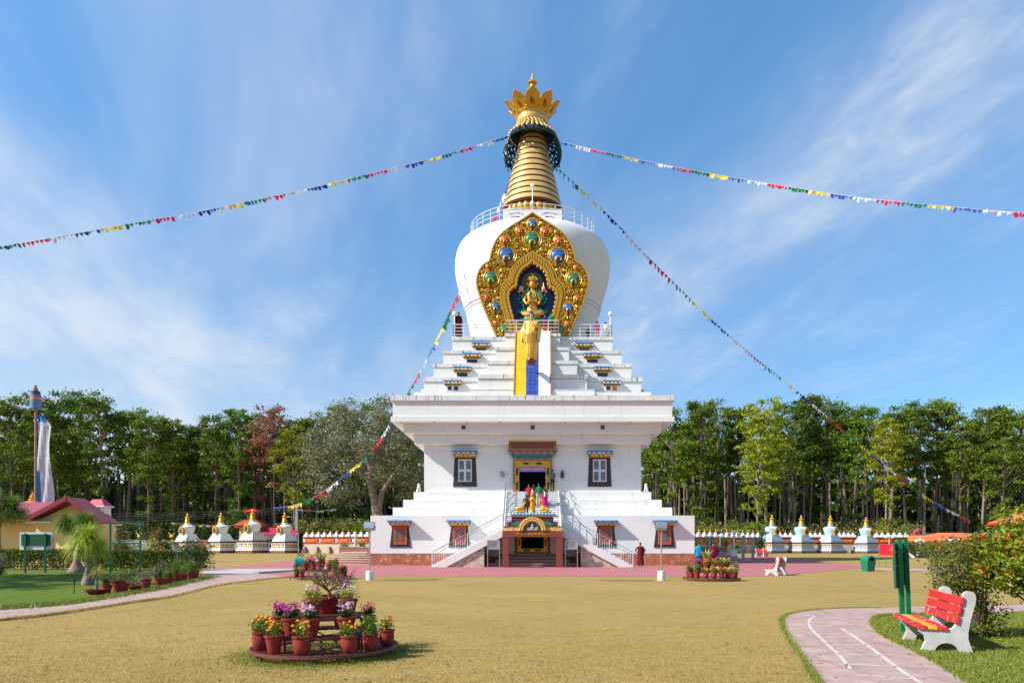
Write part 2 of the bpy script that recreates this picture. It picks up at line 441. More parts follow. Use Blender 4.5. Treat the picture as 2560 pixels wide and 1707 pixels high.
M_HAIR = mat('black_hair', (0.010, 0.008, 0.008), 0.45)
def cloth(name, c): return mat('cloth_' + name, c, 0.85, spec=0.15)
M_MONK = cloth('maroon', (0.095, 0.010, 0.018))
M_CRED = cloth('red', (0.55, 0.012, 0.018)); M_CGRN = cloth('green', (0.01, 0.17, 0.085)); M_CBLUE = cloth('blue', (0.005, 0.22, 0.40))
M_CPINK = cloth('pink', (0.52, 0.012, 0.12)); M_CTAN = cloth('tan', (0.42, 0.30, 0.17)); M_CJEAN = cloth('jeans', (0.025, 0.045, 0.10))
M_CDARK = cloth('dark', (0.018, 0.018, 0.022)); M_CGREY = cloth('grey', (0.13, 0.13, 0.14)); M_CPURP = cloth('purple', (0.14, 0.03, 0.25))
M_CWHT = cloth('white', (0.66, 0.64, 0.58)); M_CBRN = cloth('brown', (0.07, 0.04, 0.03))
# ------------------------------------------------------------------ ground, paths, plaza
def lawn_material(name, c1, c2, c3, patch=0.35):
    ma = bpy.data.materials.new(name); ma.use_nodes = True
    nt = ma.node_tree; N, L = nt.nodes, nt.links
    bs = N['Principled BSDF']; bs.inputs['Roughness'].default_value = 0.95; bs.inputs['Specular IOR Level'].default_value = 0.1
    tc = N.new('ShaderNodeTexCoord')
    def nz(sc, de, st=(1, 1, 1)):
        mp = N.new('ShaderNodeMapping'); mp.inputs['Scale'].default_value = st; L.new(tc.outputs['Object'], mp.inputs[0])
        n = N.new('ShaderNodeTexNoise'); n.inputs['Scale'].default_value = sc; n.inputs['Detail'].default_value = de
        n.inputs['Roughness'].default_value = 0.65; L.new(mp.outputs[0], n.inputs['Vector']); return n.outputs['Fac']
    def rg(x, a, b):
        n = N.new('ShaderNodeMapRange'); n.inputs['From Min'].default_value = a; n.inputs['From Max'].default_value = b
        L.new(x, n.inputs['Value']); return n.outputs[0]
    def mx(f, A, B, amt=None):
        if amt is not None:
            q = N.new('ShaderNodeMath'); q.operation = 'MULTIPLY'; q.inputs[1].default_value = amt; L.new(f, q.inputs[0]); f = q.outputs[0]
        n = N.new('ShaderNodeMix'); n.data_type = 'RGBA'; L.new(f, n.inputs['Factor'])
        for k, x in (('A', A), ('B', B)):
            if isinstance(x, tuple): n.inputs[k].default_value = (*x, 1)
            else: L.new(x, n.inputs[k])
        return n.outputs['Result']
    c = mx(rg(nz(0.22, 5), 0.40, 0.66), c1, c2)
    c = mx(rg(nz(0.13, 6), 0.47, 0.66), c, c3, patch * 1.6)
    c = mx(rg(nz(0.9, 6), 0.50, 0.72), c, c3, patch * 1.5)
    c = mx(rg(nz(2.6, 7, (.5, 1, 1)), 0.50, 0.70), c, tuple(x * 0.70 for x in c1), 0.7)
    c = mx(rg(nz(38, 6), 0.42, 0.70), c, tuple(x * 0.42 for x in c1), 0.55)
    c = mx(rg(nz(9, 6, (1, 0.6, 1)), 0.50, 0.72), c, tuple(min(1, x * 1.30) for x in c1), 0.5)
    L.new(c, bs.inputs['Base Color'])
    b = N.new('ShaderNodeBump'); b.inputs['Strength'].default_value = 0.8; b.inputs['Distance'].default_value = 0.03
    L.new(nz(30, 8), b.inputs['Height']); L.new(b.outputs[0], bs.inputs['Normal'])
    return ma
M_LAWN = lawn_material('dry_lawn', (0.345, 0.235, 0.080), (0.40, 0.27, 0.098), (0.225, 0.20, 0.048), 0.30)
M_GRASS = lawn_material('green_lawn', (0.15, 0.17, 0.020), (0.22, 0.20, 0.035), (0.28, 0.22, 0.06), 0.6)
M_GRASSD = lawn_material('dark_green_lawn', (0.085, 0.14, 0.018), (0.13, 0.17, 0.022), (0.20, 0.20, 0.03), 0.4)
def slab_mat(name, c, c2, sx_, sy_):
    ma = grid_mat(name, c, tuple(x * 0.5 for x in c), sx_, sy_, 0.008, c2, 0.85, axes='XY', offset=0.5, var=0.25, bump=0.2, spec=0.2)
    return ma
M_PATH = slab_mat('pink_grey_paving', (0.42, 0.285, 0.245), (0.37, 0.255, 0.22), 1.6, 0.9)
M_PLAZA = mat('red_plaza_paint', (0.40, 0.125, 0.122), 0.75, col2=(0.33, 0.14, 0.14), scale=0.9, detail=7, stretch=(0.25, 1.3, 1), lo=0.42, hi=0.62, streak=None, spec=0.25)
blotch_src = None
M_PALE = mat('pale_concrete', (0.44, 0.40, 0.36), 0.85, col2=(0.36, 0.33, 0.31), scale=1.5, bump=0.1)
M_LINE = mat('worn_white_line', (0.52, 0.48, 0.44), 0.8, col2=(0.40, 0.29, 0.27), scale=5, lo=0.50, hi=0.68)

g = MB()
S = 2500.0
g.add([(-S, -60, 0), (S, -60, 0), (S, S, 0), (-S, S, 0)], [(0, 1, 2, 3)])
tag(g.build('ground', M_LAWN), kind='structure')
def sheet(name, pts, z, m, kind='structure', zs=None):
    b = MB(); b.add([(x, y, z) for x, y in pts], [tuple(range(len(pts)))])
    return tag(b.build(name, m), kind=kind)
def smooth_line(pts, n=6):
    P = [Vector((*p, 0)) for p in pts]; out = []
    for i in range(len(P) - 1):
        p0, p1, p2, p3 = P[max(i - 1, 0)], P[i], P[i + 1], P[min(i + 2, len(P) - 1)]
        for k in range(n):
            t = k / n
            q = 0.5 * ((2 * p1) + (-p0 + p2) * t + (2 * p0 - 5 * p1 + 4 * p2 - p3) * t * t + (-p0 + 3 * p1 - 3 * p2 + p3) * t ** 3)
            out.append((q.x, q.y))
    out.append((P[-1].x, P[-1].y)); return out
rg_ = random.Random(11)
def jag(pts, a):  # an uneven, hand-cut turf edge
    return [(x + rg_.uniform(-a, a), y + rg_.uniform(-a, a)) for x, y in pts]
# red plaza
front = [GP(u, v) for u, v in ((728, 1439), (1000, 1440), (1500, 1440.5), (1850, 1440), (1960, 1436), (2080, 1425), (2165, 1416))]
back = [GP(u, v) for u, v in ((2130, 1411), (2010, 1398), (1930, 1390))]
plaza = front + [(46, 80), (46, 97), (-46, 97), (-41, 78)] + []
plaza = [GP(*p) for p in ((728, 1442), (1000, 1441), (1500, 1441), (1850, 1440.5), (1960, 1437), (2080, 1426), (2168, 1417.5), (2165, 1415), (2060, 1405), (1985, 1397), (1915, 1390.5))] + \
        [(20, 92), (-22, 92)] + [GP(*p) for p in ((770, 1393), (690, 1404), (600, 1414), (505, 1420), (500, 1424), (620, 1428))]
sheet('red_plaza', plaza, 0.008, M_PLAZA)
pale = [GP(*p) for p in ((505, 1424), (560, 1421.5), (735, 1421), (735, 1430), (640, 1433), (508, 1437))]
sheet('pale_walkway', pale, 0.012, M_PALE)
kb = MB()
ka, kb2 = GP(640, 1434), GP(735, 1428)
kb.bar((*ka, 0.05), (*kb2, 0.05), 0.35, 0.12)
tag(kb.build('kerb', M_GREY), kind='structure')
# left path
top = smooth_line([GP(*p) for p in ((-260, 1541), (0, 1524), (163, 1511), (326, 1486), (435, 1464), (495, 1450), (528, 1441), (545, 1436), (640, 1434.5), (730, 1431))], 6)
bot = smooth_line([GP(*p) for p in ((-260, 1569), (0, 1551), (163, 1532.5), (326, 1507), (435, 1491), (544, 1464), (653, 1449.5), (728, 1442))], 6)
sheet('garden_path', jag(top, .02) + jag(bot, .02)[::-1], 0.006, M_PATH)
# right path
outer = smooth_line([GP(*p) for p in ((2100, 1800), (2049, 1707), (2028, 1675), (1997, 1630), (1969.5, 1588), (1956.6, 1560), (1957, 1545), (1974, 1534), (2029, 1525), (2110, 1520), (2223, 1518.6), (2320, 1515.5), (2469, 1512), (2560, 1510.5), (2800, 1507))], 6)
inner = smooth_line([GP(*p) for p in ((2560, 1800), (2424, 1707), (2353, 1662), (2288, 1627), (2240, 1604), (2201, 1581.6), (2183, 1561), (2185, 1548), (2200, 1540), (2240, 1537), (2330, 1534), (2469, 1530), (2560, 1527), (2800, 1521))], 6)
sheet('curved_path', jag(outer, .015) + jag(inner, .015)[::-1], 0.006, M_PATH)
grass_poly = jag(inner, .02)
sheet('green_lawn', grass_poly + [(22, 14), (18, 6), (9, 6)], 0.004, M_GRASS)
# far garden path on the right
fp = [GP(*p) for p in ((2168, 1418), (2260, 1420), (2420, 1422), (2600, 1424), (2600, 1431), (2420, 1429), (2260, 1427), (2195, 1424))]
sheet('far_path', fp, 0.006, M_PATH)
# left garden turf, darker green
lg = smooth_line([GP(*p) for p in ((-260, 1539), (0, 1522), (163, 1509), (326, 1484), (435, 1462.5), (495, 1449), (525, 1441))], 6)
sheet('garden_lawn', jag(lg, .03) + [(-22.5, 40), (-22.8, 44), (-60, 44), (-60, 20)], 0.004, M_GRASSD)
# painted lines on the curved path
def stripe(name, pts, w, z=0.010):
    P = [Vector((*GP(*p), z)) for p in pts]; b = MB(); Lf, Rt = [], []
    for i, p in enumerate(P):
        t = (P[min(i + 1, len(P) - 1)] - P[max(i - 1, 0)]).normalized(); n = Vector((-t.y, t.x, 0)) * (w / 2)
        Lf.append(tuple(p + n)); Rt.append(tuple(p - n))
    b.add(Lf + Rt, [(i, i + 1, len(P) + i + 1, len(P) + i) for i in range(len(P) - 1)]); return b
ln = MB()
def zl(x, y): return (1900 + x / 3.092, 1200 + y / 3.092)
for pts, w in (([zl(425, 1050), zl(385, 1075), zl(375, 1105), zl(392, 1148), zl(435, 1190), zl(480, 1230), zl(540, 1290), zl(605, 1345), zl(650, 1400), zl(700, 1460)], 0.05),
               ([zl(630, 1148), zl(740, 1218), zl(860, 1300), zl(980, 1390), zl(1100, 1480), zl(1250, 1575), zl(1400, 1680)], 0.06),
               ([zl(270, 1107), zl(640, 1107)], 0.05), ([zl(415, 1132), zl(560, 1136)], 0.045), ([zl(470, 1188), zl(690, 1190)], 0.05), ([zl(555, 1270), zl(830, 1275)], 0.055),
               ([zl(605, 1347), zl(930, 1357)], 0.055), ([zl(665, 1425), zl(1060, 1445)], 0.055), ([zl(735, 1508), zl(1180, 1540)], 0.055)):
    q = stripe('x', pts, w); ln.add(q.v, q.f)
tag(ln.build('path_marking', M_LINE), kind='structure')
# lighter green strip where the lawn meets the plaza
gs = [GP(*p) for p in ((960, 1447), (1010, 1446), (1090, 1447), (1100, 1450), (1020, 1452), (960, 1450))]
sheet('green_turf_strip', gs, 0.004, M_GRASS)
gs2 = [GP(*p) for p in ((1480, 1449), (1560, 1448), (1630, 1449), (1640, 1452), (1540, 1453))]
sheet('green_turf_patch', gs2, 0.004, M_GRASS)
# ------------------------------------------------------------------ the great stupa
CY = 62.85
stupa = thing('stupa', 'huge white stupa with round dome, gold niche frame and golden ringed spire', 'stupa', (0, CY, 0))
def hw(pn): return CY * pn / (F + pn)                 # half width of a square tier from its half width in the photograph
def zf(v, w): return CH + (VH - v) * (CY - w) / F     # height of a point on that tier's front face
def n3(y): return 780 + y / 3.178
def n4(y): return 1080 + y / 2.8

def sq(b, w, z0, z1, m=0, d=None): d = w if d is None else d; return b.box(-w, w, -d, d, z0, z1, m)
W_BASE = 11.86
# base with a tiled plinth band
b = MB(); sq(b, W_BASE, 0.88, 3.66); b.build('base', M_WHITE, stupa)
b = MB(); sq(b, W_BASE + 0.04, 0.0, 0.872); b.build('plinth_band', M_BRICK, stupa)
b = MB(); sq(b, W_BASE + 0.05, 0.873, 0.90); b.build('plinth_edge', M_GREY, stupa)
zs = [3.66, 4.32, 4.94, 5.58]
for k, w in enumerate((10.5, 9.84, 9.16)):
    b = MB(); sq(b, w, zs[k] - 0.02, zs[k + 1]); b.build('step_tier', M_WHITE, stupa)
W_UP = 8.46
Z_UP1 = zf(1018.7 / .91875 if False else n3(1045), hw(296 if False else 272 / .91875))
# cornice layers, each wider than the one below
w4, w3, w2, w1, w0 = W_UP, hw(272 / .91875), hw(296 / .91875), hw(326 / .91875), hw(321 / .91875)
z3b = zf(n3(1045), w3); z3t = zf(n3(968), w3)
z2b = z3t; z2t = zf(n3(885), w2)
z1b = zf(n3(868), w1); z1t = zf(n3(828), w1)
z0t = zf(n3(705), w0); zst = zf(n3(660), hw(327 / .91875))
z2t = z1b
b = MB(); sq(b, w4, 5.56, z3b); b.build('upper_block', M_WHITE, stupa)
c = MB(); sq(c, w3, z3b, z2b); co = c.build('cornice', M_WHITE, stupa)
for w, za, zb in ((w2, z2b, z1b), (w1, z1b, z1t), (w0, z1t, z0t), (hw(327 / .91875), z0t, zst)):
    c = MB(); sq(c, w, za, zb)
    c.build('cornice', M_WHITE if w != hw(327 / .91875) else M_WHITE2, stupa)
# vents in the second layer and drip pegs below the slab
for xc in (632, 1182, 1737):
    X = ((960 + xc / 3.178) - UC) / F * (CY - w2); Z = zf(n3(915), w2); s = 0.16
    v = MB(); v.box(X - s, X + s, -w2 - 0.012, -w2 + 0.02, Z - s, Z + s); v.build('vent', M_DGREY, stupa)
    v = MB()
    for a in (-1, 1):
        v.box(X + a * (s + .03) - .03, X + a * (s + .03) + .03, -w2 - 0.03, -w2 + 0.01, Z - s - .06, Z + s + .06)
        v.box(X - s, X + s, -w2 - 0.03, -w2 + 0.01, Z + a * (s + .03) - .03, Z + a * (s + .03) + .03)
    v.build('vent_frame', M_WHITE, stupa)
pg = MB()
for k in range(9): pg.tube([(-w1 + 0.8 + k * (2 * w1 - 1.6) / 8, -w1 + 0.08, z1b + .02), (-w1 + 0.8 + k * (2 * w1 - 1.6) / 8, -w1 + 0.08, z1b - 0.13)], 0.025, 5)
pg.build('drip_peg', M_DGREY, stupa)
# stepped terraces with projecting middle bays
BAYD = 0.84
tiers = [  # slab half width px (zoom), body half width, slab top, slab bottom, body bottom, bay half width, bay slab top, bay slab bottom
    (943, 943, 635, 642, 660, 497, 618, 626),
    (873, 863, 518, 550, 640, 437, 497, 523),
    (792, 786, 410, 438, 525, 359, 388, 410),
    (715, 709, 305, 330, 415, 295, 283, 305),
    (642.5, 635, 195, 222, 310, 222.5, 172, 200)]
TZ = []
zprev = zst
for i, (ps, pb, ys, ysb, yb, pbay, by0, by1) in enumerate(tiers):
    ws, wb = hw(ps / 3.178), hw(pb / 3.178)
    zt = zf(n3(ys), ws); zsb = zf(n3(ysb), ws)
    xb = (pbay / 3.178) / F * (CY - ws - BAYD) if False else (pbay / 3.178) * (CY - ws - BAYD) / F
    zbt = CH + (VH - n3(by0)) * (CY - ws - BAYD) / F
    zbt = max(zbt, zt + 0.02)
    t = MB(); sq(t, wb, zprev - 0.05, zsb)
    for sgx in (-1, 1):
        t.box(-xb + .04, xb - .04, sgx * (wb + BAYD) if sgx < 0 else wb, sgx * wb if sgx < 0 else wb + BAYD, zprev - 0.05, zsb)
        t.box(sgx * (wb + BAYD) if sgx < 0 else wb, sgx * wb if sgx < 0 else wb + BAYD, -xb + .04, xb - .04, zprev - 0.05, zsb)
    tp = t.build('terrace', M_WHITE, stupa)
    e = MB(); sq(e, ws, zsb, zt)
    hb = zt + 0.03
    for sgx in (-1, 1):
        e.box(-xb, xb, sgx * (ws + BAYD) if sgx < 0 else ws - 0.9, -ws + 0.9 if sgx < 0 else ws + BAYD, zsb + .03, hb)
        e.box(sgx * (ws + BAYD) if sgx < 0 else ws - 0.9, -ws + 0.9 if sgx < 0 else ws + BAYD, -xb, xb, zsb + .031, hb + .001)
    e.build('coping', M_WHITE2, tp)
    TZ.append((ws, zt, xb, zsb)); zprev = zt
# tiled ramp on the front of the terraces
y_lo = -(TZ[0][0] + BAYD) - 0.36; y_hi = -(TZ[4][0] + BAYD) - 0.30
z_lo, z_hi = zst, TZ[4][1] + 0.05
def ramp_x(px, top):
    d = CY + (y_hi if top else y_lo); return (960 + px / 3.178 - UC) / F * d
cols = [(1033, 1128, 1048, 1130, M_YTILE), (1128, 1228, 1130, 1230, M_BTILE), (1228, 1323, 1230, 1320, M_WTILE)]
for (a0, a1, b0, b1, m) in cols:
    r = MB()
    A0, A1, B0, B1 = ramp_x(a0, 0), ramp_x(a1, 0), ramp_x(b0, 1), ramp_x(b1, 1)
    vs = [(A0, y_lo, z_lo), (A1, y_lo, z_lo), (B1, y_hi, z_hi), (B0, y_hi, z_hi)]
    vs += [(x, y + 3.2, z) for x, y, z in vs[:2]] + [(x, y + .9, z) for x, y, z in vs[2:]]
    r.add(vs, [(0, 1, 2, 3), (0, 3, 7, 4), (1, 5, 6, 2), (3, 2, 6, 7), (0, 4, 5, 1), (4, 7, 6, 5)])
    r.build('tiled_ramp', m, stupa)
for px0, px1 in ((1031, 1046), (1325, 1322)):
    r = MB(); A, B = ramp_x(px0, 0), ramp_x(px1, 1)
    r.bar((A, y_lo - .02, z_lo), (B, y_hi - .02, z_hi), 0.07, 0.1); r.build('ramp_edge', mat('orange_brick_edge', (0.42, 0.17, 0.09), 0.7), stupa)

# ---------------------------------------------------------------- windows with painted canopies
CANCOL = [M_WHITE, M_ORNG, M_GREEN, M_YELL, M_WHITE, M_MAROON, M_BLUE]
def canopy(par, X, Y, Z, w, h, d, rows=2, ncol=10):
    """flared canopy: blue top slab, rows of coloured beam ends, gold fringe"""
    b = MB()
    b.box(X - w / 2, X + w / 2, Y - d, Y, Z - h * 0.16, Z, 0)
    rh = h * 0.56 / rows
    for r in range(rows):
        ww = w * (0.95 - 0.09 * r); dd = d * (0.82 - 0.26 * r); z1 = Z - h * 0.16 - rh * r
        b.box(X - ww / 2, X + ww / 2, Y - dd, Y, z1 - rh, z1, 1)
        for k in range(ncol):
            cw = ww / ncol; x0 = X - ww / 2 + k * cw
            mi = 2 if (k + r) % 2 == 0 else 3 + (k // 2 + r) % 3
            b.box(x0 + cw * .02, x0 + cw * .98, Y - dd - 0.03, Y - dd + 0.02, z1 - rh * .92, z1 - rh * .06, mi)
    ww = w * (0.95 - 0.09 * rows)
    b.box(X - ww / 2, X + ww / 2, Y - d * 0.32, Y, Z - h * 0.86, Z - h * 0.72, 5)
    b.box(X - ww / 2, X + ww / 2, Y - d * 0.26, Y, Z - h * 1.0, Z - h * 0.86, 1)
    return b.build('canopy', [M_BLUE, M_MAROON, M_WHITE, M_ORNG, M_LIME, M_YELL, M_GREEN], par)
def tib_window(par, X, Y, zc, wc, hc, s_top, s_bot, z_bot, wz0, wz1, ww, frame_m, glass_m, rows):
    s = MB(); zt = zc - hc * 0.5
    s.prism([(X - s_bot / 2, z_bot), (X + s_bot / 2, z_bot), (X + s_top / 2, zt), (X - s_top / 2, zt)], Y - 0.05, Y + 0.02)
    win = s.build('window', M_SURR, par)
    canopy(win, X, Y - 0.05, zc, wc, hc, 0.55)
    yo = Y - 0.05
    f = MB(); t = 0.045
    f.box(X - ww / 2 - t, X + ww / 2 + t, yo - 0.05, yo + .01, wz1, wz1 + t); f.box(X - ww / 2 - t, X + ww / 2 + t, yo - 0.05, yo + .01, wz0 - t, wz0)
    f.box(X - ww / 2 - t, X - ww / 2, yo - 0.05, yo + .01, wz0, wz1); f.box(X + ww / 2, X + ww / 2 + t, yo - 0.05, yo + .01, wz0, wz1)
    f.build('frame', M_BROWN if rows == 2 else M_ORNG, win)
    rh = (wz1 - wz0) / rows
    for r in range(rows):
        for k in (0, 1):
            x0 = X - ww / 2 + k * ww / 2; x1 = x0 + ww / 2; z0 = wz0 + r * rh; z1 = z0 + rh
            q = MB(); t = 0.075
            zl_, zh_ = z0 + .012, z1 - .012
            q.box(x0 + .006, x0 + t, yo - 0.035, yo + .008, zl_, zh_); q.box(x1 - t, x1 - .006, yo - 0.035, yo + .008, zl_, zh_)
            q.box(x0 + t, x1 - t, yo - 0.034, yo + .008, zl_, zl_ + t); q.box(x0 + t, x1 - t, yo - 0.034, yo + .008, zh_ - t, zh_)
            q.build('sash', frame_m, win)
            g = MB(); g.box(x0 + t - .01, x1 - t + .01, yo - 0.010, yo + .006, zl_ + t - .01, zh_ - t + .01); g.build('pane', glass_m, win)
            if rows == 1:
                l = MB(); n = 4
                xa, xb2, za, zb = x0 + t, x1 - t, z0 + t + .01, z1 - t - .01
                hh = (zb - za) / n
                for i in range(n):
                    l.bar((xa, yo - .02, za + i * hh), (xb2, yo - .02, za + (i + 1) * hh), 0.022); l.bar((xb2, yo - .02, za + i * hh), (xa, yo - .02, za + (i + 1) * hh), 0.022)
                l.build('lattice', M_GREY, win)
    return win
for X in (-9.66, -5.35, 5.35, 9.66):
    tib_window(stupa, X, -W_BASE, 3.29, 1.78, 0.44, 1.14, 1.56, 1.33, 1.60, 2.80, 0.84, M_REDW, M_GLASSD, 1)
for X in (-5.26, 5.24):
    tib_window(stupa, X, -W_UP, 8.77, 2.0, 0.52, 1.62, 1.86, 6.04, 6.42, 8.18, 1.06, M_WHITE, M_GLASS, 2)
for i, (xl, xr, yl, yc, hcz, y0, y1, split) in enumerate(((547, 1807, 548, 548, 26, 588, 622, True), (622, 1736, 440, 440, 26, 481, 514, False), (700, 1655, 333, 333, 26, 374, 404, False), (772, 1592, 249, 251, 26, 288, 305, False))):
    wt = hw(tiers[i + 1][1] / 3.178); d = CY - wt
    for xx in (xl, xr):
        X = (960 + xx / 3.178 - UC) / F * d
        zc = CH + (VH - n3(yc + 2)) / F * d; hc = 34 / 3.178 / F * d
        z0 = CH + (VH - n3(y1)) / F * d; z1 = CH + (VH - n3(y0)) / F * d
        wv = 42 / 3.178 / F * d
        s = MB(); fr = 0.10
        s.box(X - wv - fr, X + wv + fr, -wt - .03, -wt + .02, z1, z1 + fr * 1.2); s.box(X - wv - fr, X + wv + fr, -wt - .05, -wt + .02, z0 - fr * .6, z0)
        s.box(X - wv - fr, X - wv, -wt - .03, -wt + .02, z0, z1); s.box(X + wv, X + wv + fr, -wt - .03, -wt + .02, z0, z1)
        if split: s.box(X - .09, X + .09, -wt - .03, -wt + .02, z0, z1)
        win = s.build('window', M_WHITE, stupa)
        g = MB(); g.box(X - wv, X + wv, -wt - .012, -wt + .01, z0, z1); g.build('pane', M_GLASSD, win)
        if split and xx == xr:
            g = MB(); g.box(X + .09, X + wv, -wt - .02, -wt - .013, z0 + .08, z1); g.build('shutter', M_ORNG, win)
        canopy(win, X, -wt, zc, 2.62 if False else 146 / 3.178 / F * d, hc, 0.42, 1, 9)

# ---------------------------------------------------------------- main door
yd = -W_UP
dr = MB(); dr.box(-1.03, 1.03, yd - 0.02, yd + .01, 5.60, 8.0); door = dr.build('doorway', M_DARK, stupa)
f = MB()
f.box(-1.37, -1.03, yd - 0.14, yd, 5.60, 7.62); f.box(1.03, 1.37, yd - 0.14, yd, 5.60, 7.62); f.box(-1.37, 1.37, yd - 0.14, yd, 7.62, 8.04)
f.build('door_frame', M_GOLD, door)
f = MB()
for s in (-1, 1):
    f.box(s * 1.45 - .08, s * 1.45 + .08, yd - 0.18, yd, 5.60, 8.04)
f.box(-1.53, 1.53, yd - 0.18, yd, 8.04, 8.14)
f.build('outer_moulding', mat('carved_brown_moulding', (0.22, 0.09, 0.03), 0.6, col2=(0.50, 0.28, 0.06), scale=14, lo=0.48, hi=0.55), door)
f = MB()
for s in (-1, 1):
    for z in (5.85, 6.95):
        f.prism([(s * 1.2 - .075, z), (s * 1.2, z - .08), (s * 1.2 + .075, z), (s * 1.2 + .075, z + .5), (s * 1.2, z + .58), (s * 1.2 - .075, z + .5)], yd - 0.16, yd - .13)
    f.prism([(s * .45 - .22, 7.76), (s * .45 - .30, 7.84), (s * .45 - .22, 7.92), (s * .45 + .22, 7.92), (s * .45 + .3, 7.84), (s * .45 + .22, 7.76)], yd - 0.16, yd - .13)
f.build('painted_cartouche', M_TEALD, door)
f = MB()
for k in range(30):
    f.ball((-.30 + .6 * (k % 15) / 14, yd - .15, 7.80 + .08 * (k // 15)), .035, 6, 4)
    for s in (-1, 1): f.ball((s * 1.2, yd - .15, 6.48 + .32 * (k / 29)), .05, 6, 4)
f.build('carved_relief', M_GOLDL, door)
f = MB(); f.box(-1.03, 1.03, yd - 0.09, yd - .05, 7.22, 7.62, 0); f.box(-1.03, 1.03, yd - .10, yd - .048, 7.54, 7.63, 1); f.box(-1.03, 1.03, yd - .10, yd - .048, 7.20, 7.28, 1); f.box(-.05, .05, yd - .10, yd - .048, 7.28, 7.54, 1)
f.box(-1.03, -.95, yd - .10, yd - .048, 7.28, 7.54, 1); f.box(.95, 1.03, yd - .10, yd - .048, 7.28, 7.54, 1)
f.build('valance', [M_PINK, mat('valance_blue', (0.16, 0.20, 0.55), 0.7)], door)
# stacked cornice over the door
cn = MB()
for z0, z1, w, d, m in ((8.14, 8.24, 1.42, .22, 0), (8.24, 8.34, 1.50, .30, 1), (8.34, 8.46, 1.62, .38, 2), (8.46, 8.56, 1.70, .44, 3), (8.56, 8.66, 1.78, .5, 0), (8.66, 8.76, 1.86, .56, 4), (8.76, 8.84, 1.90, .62, 2)):
    cn.box(-w, w, yd - d, yd, z0, z1, m)
    n = int(w * 2 / .17)
    if m in (0, 3, 4):
        for k in range(n):
            x = -w + (k + .5) * 2 * w / n
            cn.box(x - .045, x + .045, yd - d - .025, yd - d + .01, z0 + .015, z1 - .015, 5 + (k % 3))
cn.build('door_cornice', [M_BROWN, M_GREEN, M_BLUE, M_TEALD, M_MAROON, M_WHITE, M_ORNG, M_YELL], door)
sg = MB(); sg.box(-1.84, 1.84, yd - .70, yd, 8.85, 9.52); sgo = sg.build('sign_board', M_BROWN, door)
sf = MB(); yy = yd - .72
for z in (8.87, 9.50): sf.box(-1.84, 1.84, yy - .01, yy + .03, z - .025, z + .025)
for x in (-1.82, 1.82): sf.box(x - .025, x + .025, yy - .01, yy + .03, 8.87, 9.50)
for k in range(15): sf.tube([(-1.68 + (k + t / 4) * 3.36 / 15, yy - .005, 9.41 + .035 * math.sin(math.pi * t / 4)) for t in range(5)], .012, 4)
for s in (-1, 1):
    sf.tube([(s * 1.70, yy - .005, 9.42 - .5 * t / 8 + 0) for t in range(9)], .012, 4)
    sf.tube([(s * (1.70 - .10 * math.sin(t)), yy - .005, 8.98 + .05 * t) for t in range(5)], .012, 4)
sf.build('board_trim', M_GOLD, door)

# ---------------------------------------------------------------- staircases
ZL = 2.60; YF = 47.45 - CY; YB = -W_BASE - 0.02   # landing height, front of the outer flights, base wall
# central flight
n = 20; z0, z1 = ZL, 5.62; yA, yB = 49.1 - CY, 53.9 - CY
st = MB()
for k in range(n):
    ya = yA + (yB - yA) * k / n; za = z0 + (z1 - z0) * (k + 1) / n
    st.box(-1.95, 1.95, ya, yB + .6, za - (z1 - z0) / n, za - .001 if k < n - 1 else za)
st.build('central_stairs', M_TREAD, stupa)
dg = mat('step_edge_grey', (0.36, 0.36, 0.37), 0.7)
ed = MB()
for k in range(n):
    ya = yA + (yB - yA) * k / n; za = z0 + (z1 - z0) * (k + 1) / n
    ed.box(-1.95, 1.95, ya - .012, ya + .01, za - .05, za - .02)
ed.build('step_edge', dg, stupa)
ld = MB(); ld.box(-1.98, 1.98, YF + .02, yA, ZL - .28, ZL); ld.build('landing', M_TREAD, stupa)
# cheek walls of the central flight
for s in (-1, 1):
    ck = MB(); x0 = s * 1.96; x1 = s * 2.14
    ck.prism([(yA, ZL - .3), (yB + .5, ZL - .3), (yB + .5, z1 + .08), (yB, z1 + .08), (yA, ZL + .1)], min(x0, x1), max(x0, x1), 'yz')
    ck.build('stair_cheek', M_WHITE, stupa)
